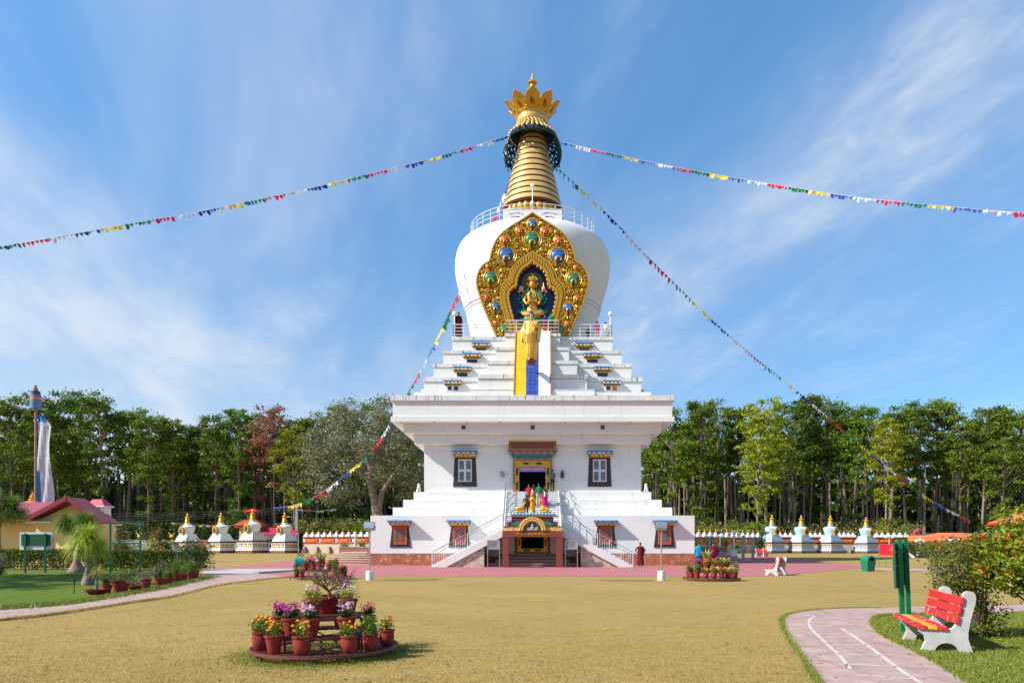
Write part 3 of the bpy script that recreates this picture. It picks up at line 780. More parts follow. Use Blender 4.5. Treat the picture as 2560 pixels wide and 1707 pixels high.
# outer flights, one on each side
for s in (-1, 1):
    X0, X1 = s * 6.85, s * 2.02
    n2 = 16; fl = MB()
    for k in range(n2):
        xa = X0 + (X1 - X0) * k / n2; za = ZL * (k + 1) / n2
        lo = max(0, za - .48)
        fl.box(min(xa, X1), max(xa, X1) if False else max(xa, xa + (X1 - X0) / n2), YF, YB, lo, za) if False else fl.box(min(xa, xa + (X1 - X0) / n2), max(xa, xa + (X1 - X0) / n2), YF + .002 * 0, YB, lo, za)
    fo = fl.build('side_stairs', M_WHITE, stupa)
    wl = MB()
    slope = ZL / (X1 - X0)
    xi = s * 3.30
    def zline(x): return max(0.0, (x - X0) * slope - .52)
    xs_ = X0 + .52 / slope
    poly = [(xs_ + .02 * -s, 0), (xi, 0), (xi, zline(xi))]
    wl.prism(poly, YF + .12, YF + .32); wl.build('stone_facing', M_STONE, stupa)
    sgr = MB(); sgr.prism([(X0, 0), (xs_, 0), (X1, ZL - .52), (X1, ZL - .02), (X0, .03)], YF - .03, YF + .12); sgr.build('stringer', M_WHITE, fo)
    # railing
    rl = MB(); yr = YF + .06
    rl.bar((X0, yr, 1.02), (X1, yr, ZL + 1.0), 0.05); rl.bar((X0, yr, .78), (X1, yr, ZL + .78), 0.03)
    rl.bar((X0, yr, .20), (X1, yr, ZL + .2), 0.03)
    rl.build('handrail', M_STEEL, fo)
    nb = 30
    bl = MB()
    for k in range(nb + 1):
        x = X0 + (X1 - X0) * k / nb; zb = (x - X0) * slope
        w = .022 if k % 5 else .05
        bl.bar((x, yr, zb + .02), (x, yr, zb + (1.0 if k % 5 == 0 else .78)), w)
    bl.build('baluster', M_WMETAL, fo)
    # railing of the central flight
    rc = MB(); xr = s * 2.05
    rc.bar((xr, yA - 1.5, ZL + 1.0), (xr, yA, ZL + 1.0), .05); rc.bar((xr, yA, ZL + 1.0), (xr, yB, z1 + 1.0), .05); rc.bar((xr, yA, ZL + .25), (xr, yB, z1 + .25), .03)
    for k in range(26):
        t = k / 25; y = yA + (yB - yA) * t; zz = ZL + (z1 - ZL) * t
        rc.bar((xr, y, zz + .08), (xr, y, zz + 1.0), .028 if k % 5 else .05)
    for k in range(7):
        y = yA - 1.5 + 1.5 * k / 6; rc.bar((xr, y, ZL), (xr, y, ZL + 1.0), .028)
    rc.build('stair_railing', M_STEEL, stupa)
# room under the landing: back wall with gilded doorway and platform steps
yw = -W_BASE - 0.03
for s in (-1, 1):
    w = MB(); w.box(min(s * 1.28, s * 1.75), max(s * 1.28, s * 1.75), yw - .6, yw, .90, ZL - .28); w.build('porch_wall', M_WHITE, stupa)
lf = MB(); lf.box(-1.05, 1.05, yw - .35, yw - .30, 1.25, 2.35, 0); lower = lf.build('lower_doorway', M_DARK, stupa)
lf = MB()
for s in (-1, 1): lf.box(min(s * .82, s * 1.08), max(s * .82, s * 1.08), yw - .48, yw - .3, 1.00, 2.33)
lf.box(-.82, .82, yw - .48, yw - .3, 1.0, 1.24)
lf.build('door_frame', M_GOLD, lower)
lf = MB()
for s in (-1, 1):
    lf.box(min(s * 1.08, s * 1.2), max(s * 1.08, s * 1.2), yw - .50, yw - .3, .96, 2.33)
lf.build('outer_moulding', MATS['carved_brown_moulding'], lower)
lf = MB()
for s in (-1, 1):
    lf.prism([(s * .95 - .06, 1.5), (s * .95, 1.43), (s * .95 + .06, 1.5), (s * .95 + .06, 1.85), (s * .95, 1.92), (s * .95 - .06, 1.85)], yw - .51, yw - .47)
    lf.prism([(s * .40 - .2, 1.05), (s * .4 - .27, 1.12), (s * .4 - .2, 1.19), (s * .4 + .2, 1.19), (s * .4 + .27, 1.12), (s * .4 + .2, 1.05)], yw - .51, yw - .47)
lf.build('painted_cartouche', M_TEALD, lower)
ps = MB()
for k, (x, y, z) in enumerate(((3.2, 2.7, .22), (2.6, 2.2, .44), (2.2, 1.7, .66), (1.9, 1.2, .88))):
    ps.box(-x, x, yw - y, yw, z - .22, z - .05, 0); ps.box(-x - .03, x + .03, yw - y - .04, yw, z - .05, z - (.001 if k < 3 else 0), 1)
ps.build('platform_steps', [M_RSTEP, M_PSTEP], stupa)
for s in (-1, 1):
    q = MB(); q.box(min(s * 2.05, s * 3.3), max(s * 2.05, s * 3.3), yw - .5, yw - .02, 1.05, 1.4) if False else q.box(min(s * 2.5, s * 3.15), max(s * 2.5, s * 3.15), yw - .09, yw, .66, .98); q.build('wall_plaque', M_WHITE, stupa)
# semicircular steps at both sides
for s in (-1, 1):
    ss = MB()
    for k, r in enumerate((7.5, 6.95, 6.4, 5.85, 5.3)):
        ss.lathe([(r - .02, k * .17), (r - .02, k * .17 + .12)], 40, (s * W_BASE, 0, 0), 0 if k % 1 == 0 else 1, -math.pi / 2 if s > 0 else math.pi / 2, math.pi / 2 if s > 0 else 1.5 * math.pi)
        ss.lathe([(r + .03, k * .17 + .12), (r + .03, k * .17 + .17)], 40, (s * W_BASE, 0, 0), 1, -math.pi / 2 if s > 0 else math.pi / 2, math.pi / 2 if s > 0 else 1.5 * math.pi)
    ss.build('curved_steps', [M_RSTEP, M_PSTEP], stupa)
    bx = MB(); xa, xb = s * (W_BASE + 3.3), s * (W_BASE + 6.3)
    bx.box(min(xa, xb), max(xa, xb), 2.6, 5.2, 0, 1.25, 0); bx.box(min(xa, xb) - .04, max(xa, xb) + .04, 2.56, 5.24, 1.25, 1.32, 1)
    bx.build('stair_pier', [M_RSTEP, M_PSTEP], stupa)
    bx = MB(); xa, xb = s * (W_BASE + .1), s * (W_BASE + 1.6)
    bx.box(min(xa, xb), max(xa, xb), -6.2, -5.2, 0, 1.05, 0); bx.build('stair_pier', [M_RSTEP, M_PSTEP], stupa)
# wall fittings beside the door
for X, nm in ((-2.33, 'wall_lamp'), (2.33, 'fire_extinguisher')):
    e = MB(); yy = -W_UP - .12; z = 7.05
    if nm == 'wall_lamp':
        e.lathe([(.05, -.3), (.14, -.26), (.14, .02), (.09, .12), (.03, .16)], 12, (X, yy, z)); e.tube([(X, yy, z + .14), (X - .1, yy, z + .2), (X - .18, yy, z + .08), (X - .17, yy, z - .1)], .018, 5)
        e.box(X - .05, X + .05, yy, -W_UP + .01, z - .05, z + .03)
        e.build(nm, M_GREY, stupa, 40)
    else:
        e.lathe([(.10, -.35), (.12, -.33), (.12, .08), (.07, .17), (.035, .19), (.035, .26)], 12, (X, yy, z)); e.tube([(X, yy, z + .24), (X + .16, yy, z + .22)], .02, 5); e.tube([(X, yy, z + .2), (X - .13, yy, z + .05), (X - .14, yy, z - .2)], .018, 5)
        e.box(X - .05, X + .05, yy, -W_UP + .01, z - .05, z + .03)
        e.build(nm, M_DGREY, stupa, 40)
# small electric sockets and hooks on the wall
e = MB()
for X in (-1.95, 1.95): e.box(X - .04, X + .04, -W_UP - .03, -W_UP + .01, 7.0, 7.08)
e.build('wall_switch', M_YELL, stupa)
# ---------------------------------------------------------------- dome, gold niche frame, spire
SY = 0.86
WT4, ZT4, XB4, _ = TZ[4]
dm = MB()
prof = [(5.15, ZT4 - .02), (5.32, 19.2), (5.62, 20.5), (5.98, 22.2), (6.3, 23.2), (6.62, 24.3), (6.86, 25.3), (6.95, 26.1), (6.93, 26.8), (6.80, 27.5), (6.55, 28.05), (6.2, 28.42), (5.78, 28.68), (5.3, 28.85), (3.0, 28.95), (0.001, 29.0)]
def smooth_prof(p, n=3):
    out = []
    for i in range(len(p) - 1):
        p0, p1, p2, p3 = p[max(i - 1, 0)], p[i], p[i + 1], p[min(i + 2, len(p) - 1)]
        for k in range(n):
            t = k / n
            out.append(tuple(max(1e-4, .5 * (2 * p1[j] + (p2[j] - p0[j]) * t + (2 * p0[j] - 5 * p1[j] + 4 * p2[j] - p3[j]) * t * t + (-p0[j] + 3 * p1[j] - 3 * p2[j] + p3[j]) * t ** 3)) if j == 0 else .5 * (2 * p1[j] + (p2[j] - p0[j]) * t + (2 * p0[j] - 5 * p1[j] + 4 * p2[j] - p3[j]) * t * t + (-p0[j] + 3 * p1[j] - 3 * p2[j] + p3[j]) * t ** 3) for j in (0, 1)))
    out.append(p[-1]); return out
dm.lathe(smooth_prof(prof), 96, sy=SY)
dome = dm.build('dome', M_WHITE, stupa, 40)
bd = MB()
for z in (22.25, 22.55):
    r = 5.99 if z < 22.4 else 6.09
    bd.lathe([(r - .05, z - .07), (r + .05, z - .05), (r + .06, z + .03), (r - .04, z + .07)], 96, sy=SY)
bd.build('dome_band', M_GREY if False else mat('band_grey', (0.62, 0.62, 0.62), 0.7), dome, 40)
# railing round the dome's shoulder
def ring_pts(r, z, n=72): return [(r * math.cos(2 * math.pi * i / n), r * SY * math.sin(2 * math.pi * i / n), z) for i in range(n + 1)]
rl = MB()
for z in (29.25, 29.6, 29.95): rl.tube(ring_pts(5.55, z), .026 if z < 29.9 else .035, 5)
for i in range(36):
    a = 2 * math.pi * i / 36; rl.tube([(5.55 * math.cos(a), 5.55 * SY * math.sin(a), 28.7), (5.55 * math.cos(a), 5.55 * SY * math.sin(a), 29.97)], .032, 5)
rl.build('dome_railing', M_WMETAL, stupa)
# lamp on the dome's shoulder railing, behind the frame's tip
lp = MB(); lp.tube([(0, -4.6, 28.8), (0, -4.6, 31.35)], .035, 6); lpo = lp.build('shoulder_lamp', M_WMETAL, stupa)
lp = MB(); lp.ball((0, -4.6, 31.5), .17, 12, 8); lp.build('globe', M_PEARL, lpo, 180)

# ---- gold niche frame, its outline in its own plane (x, z)
YT = 56.35 - CY
def tz(X, Yp): return ((X - 883) / 127.3, 29.5 - Yp * .007875)
out_r = [(883, 143), (955, 190), (1030, 236), (1110, 285), (1180, 335), (1235, 390), (1275, 450), (1302, 520), (1320, 590), (1328, 640), (1352, 655), (1395, 680), (1430, 725), (1455, 785), (1465, 850), (1462, 900), (1445, 960), (1405, 1080), (1350, 1210), (1300, 1320), (1262, 1408)]
mid_r = [(883, 553), (930, 582), (985, 620), (1040, 660), (1080, 705), (1108, 755), (1120, 805), (1128, 830), (1150, 845), (1180, 880), (1203, 930), (1210, 985), (1200, 1050), (1185, 1120), (1165, 1210), (1140, 1330)]
in_r = [(883, 648), (905, 675), (945, 700), (985, 728), (1015, 770), (1035, 820), (1044, 870), (1046, 905), (1075, 918), (1105, 940), (1122, 970), (1128, 1010), (1122, 1060), (1108, 1120), (1085, 1200), (1052, 1330)]
def full(r):
    L = [(1766 - x, y) for x, y in r[1:]]
    return [tz(*p) for p in (L[::-1] + r)]
def resample(p, n):
    d = [0.0]
    for a, b in zip(p, p[1:]): d.append(d[-1] + math.dist(a, b))
    out = []; j = 0
    for i in range(n):
        t = d[-1] * i / (n - 1)
        while j < len(d) - 2 and d[j + 1] < t: j += 1
        q = (t - d[j]) / max(1e-9, d[j + 1] - d[j]); out.append((p[j][0] + (p[j + 1][0] - p[j][0]) * q, p[j][1] + (p[j + 1][1] - p[j][1]) * q))
    return out
NR = 121
O, Mi, I = resample(full(out_r), NR), resample(full(mid_r), NR), resample(full(in_r), NR)
zb = ZT4 + .04
O = [(x, max(z, zb)) for x, z in O]
O[0] = (O[0][0], zb); O[-1] = (O[-1][0], zb); Mi[0] = (Mi[0][0], zb); Mi[-1] = (Mi[-1][0], zb); I[0] = (I[0][0], zb); I[-1] = (I[-1][0], zb)
def band(b, A, B, y0, y1, m=0):
    """solid band between two outlines, front at y0"""
    n = len(A)
    rings = [[(x, y0, z) for x, z in A], [(x, y0, z) for x, z in B], [(x, y1, z) for x, z in B], [(x, y1, z) for x, z in A]]
    o = len(b.v)
    for r in rings: b.v.extend(r)
    for k in range(4):
        for i in range(n - 1):
            b.f.append((o + k * n + i, o + k * n + i + 1, o + ((k + 1) % 4) * n + i + 1, o + ((k + 1) % 4) * n + i)); b.m.append(m)
    for i in (0, n - 1): b.f.append((o + i, o + n + i, o + 2 * n + i, o + 3 * n + i)); b.m.append(m)
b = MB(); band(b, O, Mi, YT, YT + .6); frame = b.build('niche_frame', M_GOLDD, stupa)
def offs(P, d):
    out = []
    for i, p in enumerate(P):
        a, c = P[max(i - 1, 0)], P[min(i + 1, len(P) - 1)]
        t = Vector((c[0] - a[0], c[1] - a[1])); t = t.normalized() if t.length > 1e-9 else Vector((1, 0)); nrm = Vector((-t.y, t.x))
        out.append((p[0] + nrm.x * d, p[1] + nrm.y * d))
    return out
b = MB(); band(b, O, offs(O, -.11), YT - .10, YT + .62)
b.build('outer_rim', M_GOLD, frame)
b = MB(); band(b, offs(Mi, .10), offs(Mi, -.03), YT - .10, YT + .1); band(b, offs(I, .18), I, YT - .16, YT + .62)
b.build('inner_rim', M_GOLD, frame)
# ribbed lotus band between the rims
b = MB()
A2, B2 = offs(Mi, -.03), offs(I, .18)
A2, B2 = resample(A2, 61), resample(B2, 61)
for i in range(60):
    pa = [A2[i], A2[i + 1], B2[i + 1], B2[i]]
    cx = sum(p[0] for p in pa) / 4; cz = sum(p[1] for p in pa) / 4
    f0 = [(cx + (p[0] - cx) * .96, YT - .0, cz + (p[1] - cz) * .96) for p in pa]
    f1 = [(cx + (p[0] - cx) * .62, YT - .17, cz + (p[1] - cz) * .80) for p in pa]
    b.loft([f0, f1])
band(b, A2, B2, YT + .02, YT + .5)
b.build('lotus_band', M_GOLD, frame, 35)
# jewels set in gold collars, each with a curl in front
gems = [(883, 265, 44, 'b'), (757, 335, 37, 'p'), (1013, 340, 37, 'p'), (630, 342, 17, 'g'), (1130, 352, 17, 'g'), (601, 430, 41, 'r'), (1157, 436, 41, 'r'), (879, 425, 70, 'g'), (614, 583, 75, 'b'), (1146, 592, 73, 'b'),
        (430, 700, 20, 'p'), (1332, 712, 20, 'p'), (453, 820, 64, 'g'), (1304, 830, 62, 'g'), (412, 1020, 27, 'r'), (1345, 1034, 27, 'r'), (503, 1115, 48, 'b'), (1253, 1126, 48, 'b'), (510, 1282, 22, 'p'), (1245, 1288, 22, 'p'), (586, 1345, 44, 'g'), (1167, 1350, 44, 'g')]
GM = {'b': mat('blue_jewel', (0.01, 0.075, 0.30), 0.38, col2=(0.015, 0.12, 0.40), scale=2), 'g': mat('green_jewel', (0.006, 0.16, 0.07), 0.38), 'r': mat('orange_red_jewel', (0.45, 0.06, 0.03), 0.38), 'p': mat('rose_jewel', (0.40, 0.04, 0.07), 0.38)}
GC = []
collar_kw = dict()
for X, Yp, r, k in gems:
    x, z = tz(X, Yp); rr = r / 127.3
    GC.append((x, z, rr * 1.55))
    b = MB(); b.ball((x, YT - .02, z), (rr, .22, rr * 1.02), 20, 12); gm = b.build('jewel', GM[k], frame, 180)
    b = MB()
    for q, t in ((1.12, .055 + rr * .05), (1.42, .045 + rr * .03)):
        b.tube([(x + rr * q * math.cos(a), YT - .03, z + rr * q * 1.02 * math.sin(a)) for a in [2 * math.pi * i / 22 for i in range(23)]], t, 6)
    s = 1 if X > 883 or (abs(X - 883) < 10) else 1
    b.tube([(x + s * rr * (.05 + .38 * math.cos(a)) * 1, YT - .23, z - rr * .55 + rr * .36 * math.sin(a)) for a in [math.pi * 1.1 - i * .5 for i in range(9)]], [rr * (.19 - .013 * i) for i in range(9)], 6)
    b.tube([(x - rr * .33, YT - .2, z - rr * .55), (x - rr * .42, YT - .14, z - rr * .95), (x - rr * .2, YT - .06, z - rr * 1.35)], [rr * .18, rr * .16, rr * .1], 6)
    b.build('gold_collar', M_GOLD, gm, 60)
    if rr > .25:
        b = MB()
        for q in (.35, .6):
            b.tube([(x + rr * q * math.cos(a), YT - .02 - .222 * math.sqrt(max(0, 1 - q * q)) - .005, z + rr * (.30 + q * .55 * math.sin(a) * .8)) for a in [math.pi + math.pi * i / 8 for i in range(9)]], .016, 4)
        b.build('painted_ripple', mat('ripple_' + k, tuple(min(1, c * 2 + .25) for c in GM[k].node_tree.nodes['Principled BSDF'].inputs['Base Color'].default_value[:3]), 0.4), gm)
# scrollwork filling the frame: mirrored spirals and beads
rs = random.Random(5)
def inside(P, x, z):
    c = False; j = len(P) - 1
    for i in range(len(P)):
        if (P[i][1] > z) != (P[j][1] > z) and x < (P[j][0] - P[i][0]) * (z - P[i][1]) / (P[j][1] - P[i][1]) + P[i][0]: c = not c
        j = i
    return c
def dist_line(P, x, z): return min((x - p[0]) ** 2 + (z - p[1]) ** 2 for p in P) ** .5
sc = MB(); placed = []
tries = 0
Of, Mf = resample(O, 260), resample(Mi, 200)
for r0 in (.30, .23, .17, .12, .085):
    for _ in range(4200 if r0 > .1 else 7000):
        x = rs.uniform(.02, 4.7); z = rs.uniform(18.4, 28.3)
        if not inside(O, x, z) or inside(Mi, x, z): continue
        if dist_line(Of, x, z) < r0 * .9 + .11 or dist_line(Mf, x, z) < r0 * .9 + .09: continue
        if any(math.hypot(x - g[0], z - g[1]) < g[2] * .97 + r0 * .8 for g in GC): continue
        if any(math.hypot(x - p[0], z - p[1]) < (p[2] + r0) * .84 for p in placed) or x < r0 * .8: continue
        placed.append((x, z, r0))
for x, z, r0 in placed:
    a0 = rs.uniform(0, 6.28); d = rs.choice((-1, 1)); turns = 1.35 if r0 > .1 else .9
    n = 11 if r0 > .15 else 7
    for s in (-1, 1):
        if r0 < .1:
            sc.ball((s * x, YT - .05, z), (r0 * .8, .07, r0 * .8), 7, 5); continue
        pts = []
        for i in range(n):
            t = i / (n - 1); a = a0 + d * 2 * math.pi * turns * t; q = r0 * (1.0 - .78 * t)
            pts.append((s * (x + q * math.cos(a)), YT - .02 - .07 * t, z + q * math.sin(a)))
        sc.tube(pts, [r0 * .17 + .012 + .02 * (i / n) for i in range(n)], 5)
        sc.ball(pts[-1], r0 * .26, 6, 5)
sc.build('scrollwork', M_GOLD, frame, 60)
# fringe of little drops hanging in the arch
fr = MB()
for i, (x, z) in enumerate(resample(offs(I, -.02), 40)):
    if 4 < i < 36: fr.ball((x, YT - .08, z - .05), (.07, .06, .10), 6, 5)
fr.build('arch_fringe', M_GOLD, frame, 60)
# niche back wall and threshold
b = MB(); b.add([(x, YT + .56, z) for x, z in offs(I, .06)], [tuple(range(NR))]); b.v += []; niche = b.build('niche_wall', M_NAVY, stupa)
b = MB(); band(b, offs(I, .01), offs(I, -.10), YT + .30, YT + .555); b.build('niche_edge', M_MAROON, niche)
b = MB(); b.box(-2.1, 2.1, YT + .05, YT + .52, zb, 19.02, 0)
for k in range(12): b.ball((-1.95 + k * .355, YT + .02, 18.8), (.17, .09, .12), 8, 6, 0)
b.build('threshold', M_GOLD, niche, 40)
# ---- seated deity relief inside the niche
YD = YT + .30
d_ = MB()
z0 = 20.25
def halo_ring(b, c, r, t, m): b.tube([(c[0] + r * math.cos(a), c[1], c[2] + r * math.sin(a)) for a in [2 * math.pi * i / 30 for i in range(31)]], t, 6, m)
hb = MB(); hc = (0.0, YD + .18, 22.85)
hb.lathe([(.60, 0), (.60, .05)], 30, (0, 0, 0)); hb.xf(Matrix.Translation((hc[0], hc[1], hc[2])) @ Matrix.Rotation(R(90), 4, 'X'))
deity = hb.build('deity_relief', mat('halo_red', (0.36, 0.05, 0.03), 0.6), stupa)
hb = MB(); halo_ring(hb, (0, YD + .12, 22.85), .68, .075, 0); hb.build('halo', M_GREEN, deity, 60)
hb = MB(); halo_ring(hb, (0, YD + .12, 22.85), .785, .028, 0); hb.build('halo_rim', M_GOLDL, deity, 60)
M_GSKIN = mat('ochre_gold_skin', (0.62, 0.33, 0.05), 0.45, 0.15, col2=(0.54, 0.26, 0.035), scale=5)
fb = MB()
fb.lathe([(.50, 20.05), (.54, 20.3), (.46, 20.6), (.36, 20.95), (.42, 21.35), (.50, 21.75), (.44, 22.0), (.20, 22.12), (.16, 22.3)], 20, (0, YD, 0), sy=.55)
fb.ball((0, YD - .06, 22.62), (.27, .25, .36), 14, 10)
for s in (-1, 1):
    fb.tube([(s * .45, YD, 21.9), (s * .66, YD - .05, 21.35), (s * .50, YD - .2, 21.0), (s * .12, YD - .34, 21.25)], [.15, .13, .11, .09], 8)
    fb.tube([(s * .25, YD - .1, 20.3), (s * .78, YD - .12, 20.22), (s * .45, YD - .3, 20.08), (s * .05, YD - .36, 20.1)], [.22, .2, .17, .12], 8)
    fb.ball((s * .30, YD - .05, 22.55), (.06, .06, .20), 7, 6)
fb.ball((0, YD - .31, 22.58), (.05, .07, .09), 7, 6)
fb.build('deity_body', M_GSKIN, deity, 60)
fb = MB()
for s in (-1, 1): fb.ball((s * .11, YD - .30, 22.68), (.055, .02, .02), 7, 5)
fb.tube([(-.07, YD - .295, 22.44), (0, YD - .31, 22.425), (.07, YD - .295, 22.44)], .017, 5)
fb.build('face_lines', M_MAROON, deity)
fb = MB()
fb.lathe([(.29, 22.86), (.33, 22.92), (.30, 22.98)], 16, (0, YD - .04, 0), sy=.9)
for k in range(5):
    a = R(-90 + (k - 2) * 40); x, y = .32 * math.cos(a), YD - .04 + .28 * math.sin(a); h = .40 if k == 2 else .32
    fb.prism([(x - .10, 22.95), (x + .10, 22.95), (x + .13, 23.1), (x, 22.95 + h), (x - .13, 23.1)], y - .02, y + .03)
fb.lathe([(.17, 23.0), (.15, 23.2), (.09, 23.35), (.10, 23.42), (.02, 23.62)], 12, (0, YD, 0))
for s in (-1, 1): fb.ball((s * .40, YD, 22.72), (.10, .04, .13), 8, 6)
fb.build('crown', M_GOLD, deity, 50)
fb = MB()
for s in (-1, 1):
    fb.tube([(s * .30, YD - .1, 22.2), (s * .62, YD - .05, 22.0), (s * .85, YD, 21.5), (s * .80, YD, 21.0), (s * .55, YD, 20.6), (s * .85, YD - .02, 20.35)], [.09, .13, .15, .15, .17, .20], 7)
    fb.ball((s * .98, YD, 20.42), (.26, .08, .13), 10, 6); fb.tube([(s * .9, YD, 20.4), (s * 1.18, YD, 20.6), (s * 1.24, YD, 20.35)], [.08, .09, .02], 6)
    fb.tube([(s * .20, YD - .28, 22.05), (s * .26, YD - .32, 21.6), (s * .10, YD - .36, 21.35)], .05, 6)
    for k in range(4): fb.ball((s * (1.0 + .1 * (k % 2)), YD, 21.2 + .28 * k), (.12, .05, .12), 7, 5)
fb.lathe([(.55, 19.4), (.82, 19.65), (.75, 19.95), (.62, 20.05)], 16, (0, YD, 0), sy=.6)
fb.build('green_scarf', M_GREEN, deity, 60)
fb = MB()
for s in (-1, 1):
    for k in range(6):
        a = R(180 * k / 5); fb.ball((s * .92 + .20 * math.cos(a), YD - .03, 22.06 + .10 * math.sin(a)), (.12, .06, .11), 8, 6)
    fb.build('lotus_flower', M_PINK, deity, 60); fb = MB()
fb = MB()
fb.ball((-.92, YD - .06, 22.34), (.20, .06, .19), 12, 8); fb.lathe([(.02, 22.15), (.16, 22.24), (.14, 22.40), (.06, 22.48), (.05, 22.6), (.02, 22.8)], 10, (.90, YD - .05, 0))
for k in range(6): fb.ball((rs.uniform(-.75, .75), YD - .3, rs.uniform(20.7, 21.5)), .09, 7, 5)
fb.build('held_emblem', M_GOLDL, deity, 60)
fb = MB()
for s in (-1, 1):
    fb.prism([(s * .55, 19.05), (s * 1.2, 19.75), (s * .95, 19.95), (s * .4, 19.5)], YD - .12, YD + .05)
fb.prism([(-.5, 18.95), (.5, 18.95), (.55, 19.5), (-.55, 19.5)], YD - .05, YD + .1)
fb.build('throne_cloth', mat('patterned_brown_cloth', (0.12, 0.045, 0.03), 0.7, col2=(0.32, 0.17, 0.09), scale=9, lo=.45, hi=.55), deity)
fb = MB()
for s in (-1, 1): fb.box(min(s * .5, s * 1.45), max(s * .5, s * 1.45), YD - .1, YD + .2, 19.62, 19.78, 0) ; 
for s in (-1, 1): fb.box(min(s * .6, s * 1.42), max(s * .6, s * 1.42), YD - .05, YD + .15, 19.1, 19.62, 1)
fb.build('throne', [M_WHITE, M_GOLD], deity)

# ---- square harmika with painted eyes
WH = 2.56; ZH0, ZH1 = 28.9, 30.52
b = MB(); sq(b, WH, ZH0, ZH1); har = b.build('harmika', M_WHITE, stupa)
b = MB(); sq(b, WH + .02, ZH1 - .04, ZH1 + .01); b.build('harmika_coping', M_WHITE2, har)
eye = MB()
for s in (-1, 1):
    cx = s * 1.3; y = -WH - .012; z = 29.72
    eye.tube([(cx + s * (.72 - 1.25 * t), y, z + .19 * math.sin(math.pi * t) - .03 * (1 - t)) for t in [i / 10 for i in range(11)]], .025, 4, 0)
    eye.tube([(cx + s * (.62 - 1.1 * t), y, z - .12 * math.sin(math.pi * t)) for t in [i / 10 for i in range(11)]], .02, 4, 0)
    eye.ball((cx - s * .03, y, z + .03), (.14, .012, .11), 10, 6, 1)
    eye.tube([(cx + s * (.78 - 1.3 * t), y, z + .34 + .16 * math.sin(math.pi * t)) for t in [i / 10 for i in range(11)]], .028, 4, 2)
eye.tube([(0, -WH - .012, 29.5), (.08, -WH - .012, 29.4), (-.05, -WH - .012, 29.3), (.05, -WH - .012, 29.15)], .02, 4, 2)
eye.build('painted_eyes', [M_RED, M_TEALD, M_BLUE], har)
b = MB()
for s in (-1, 1): b.lathe([(.30, 0), (.34, .03), (.34, .10)], 18); b.xf(Matrix.Translation((s * (WH + .05), -1.3, 30.0)) @ Matrix.Rotation(R(90), 4, 'Y'), len(b.v) - 18 * 3)
b.build('side_disc', M_MAROON, har)
# ---- ringed spire
b = MB(); NP = 28
for k in range(NP):
    a = 2 * math.pi * k / NP; r = 2.40
    b.ball((r * math.cos(a), r * math.sin(a), ZH1 + .42), (.30, .30, .48), 9, 7)
b.lathe([(2.3, ZH1), (2.45, ZH1 + .3), (2.42, ZH1 + .9)], 40)
lot = b.build('spire_lotus', M_GOLD, stupa, 60)
cb = MB(); cb.lathe([(2.68, ZH1 + .80), (2.74, ZH1 + .95), (2.62, ZH1 + 1.1), (.92, 38.9)], 48); core = cb.build('spire_core', M_MAROON, stupa, 40)
NR2 = 13; zA, zB = ZH1 + 1.02, 38.75
for k in range(NR2):
    za = zA + (zB - zA) * k / NR2; h = (zB - zA) / NR2
    def rr_(z): return 2.66 + (0.90 - 2.66) * (z - zA) / (zB - zA)
    rb = MB(); rb.lathe([(rr_(za) - .06, za + .03), (rr_(za) + .055, za + .04), (rr_(za + h) + .075, za + h * .76), (rr_(za + h) + .06, za + h * .80), (rr_(za + h) - .07, za + h * .82)], 48)
    rb.build('spire_ring', M_GOLDL, stupa, 40)
# ---- canopy: gold fretwork skirt, dark hanging lace, gold collar, lotus petals, finial
b = MB()
b.lathe([(1.0, 38.2), (.95, 39.0), (1.2, 39.2), (1.34, 39.35)], 40, m=0)
b.build('spire_neck', M_TEALD, stupa, 40)  # neck coloured dark to stand in for shade under the skirt
b = MB()
NS = 30
for i in range(NS):
    a0, a1 = 2 * math.pi * i / NS, 2 * math.pi * (i + 1) / NS; am = (a0 + a1) / 2
    def P(a, t): r = 1.32 + (2.10 - 1.32) * t ** 1.2; z = 39.35 - 1.15 * t; return (r * math.cos(a), r * math.sin(a), z)
    b.tube([P(a0, 0), P(a0 + .05, .3), P(am, .5), P(a1 - .05, .75), P(am, 1.0)], .045, 5); b.tube([P(a1, 0), P(a1 - .05, .3), P(am, .5), P(a0 + .05, .75), P(am, 1.0)], .045, 5)
    for t in (.3, .75): b.ball(P(am, t), .11, 6, 5)
    b.ball(P(am, 1.02), (.14, .14, .17), 6, 5)
for t in (0, .28, .55): 
    r = 1.32 + (2.10 - 1.32) * t ** 1.2; b.tube([(r * math.cos(q), r * math.sin(q), 39.35 - 1.15 * t) for q in [2 * math.pi * i / 40 for i in range(41)]], .06, 5)
b.lathe([(2.05, 38.24), (2.16, 38.18), (2.12, 38.12)], 40, caps=False)
fsk = b.build('fretwork_skirt', M_GOLDL, stupa, 60); b = MB(); b.lathe([(1.22, 39.3), (1.5, 38.85), (1.78, 38.5), (1.98, 38.2), (1.94, 38.2), (1.18, 39.3)], 40, caps=False); b.build('shade_liner', M_TEALD, fsk, 60)  # dark liner added inside the skirt so its underside looks shaded
b = MB(); NS = 22
def P2(a, t): 
    r = 2.08 + .52 * math.sin(min(1, t * 1.25) * math.pi / 2) - .18 * max(0, t - .75) * 4 * .8; z = 38.2 - 2.15 * t; return (r * math.cos(a), r * math.sin(a), z)
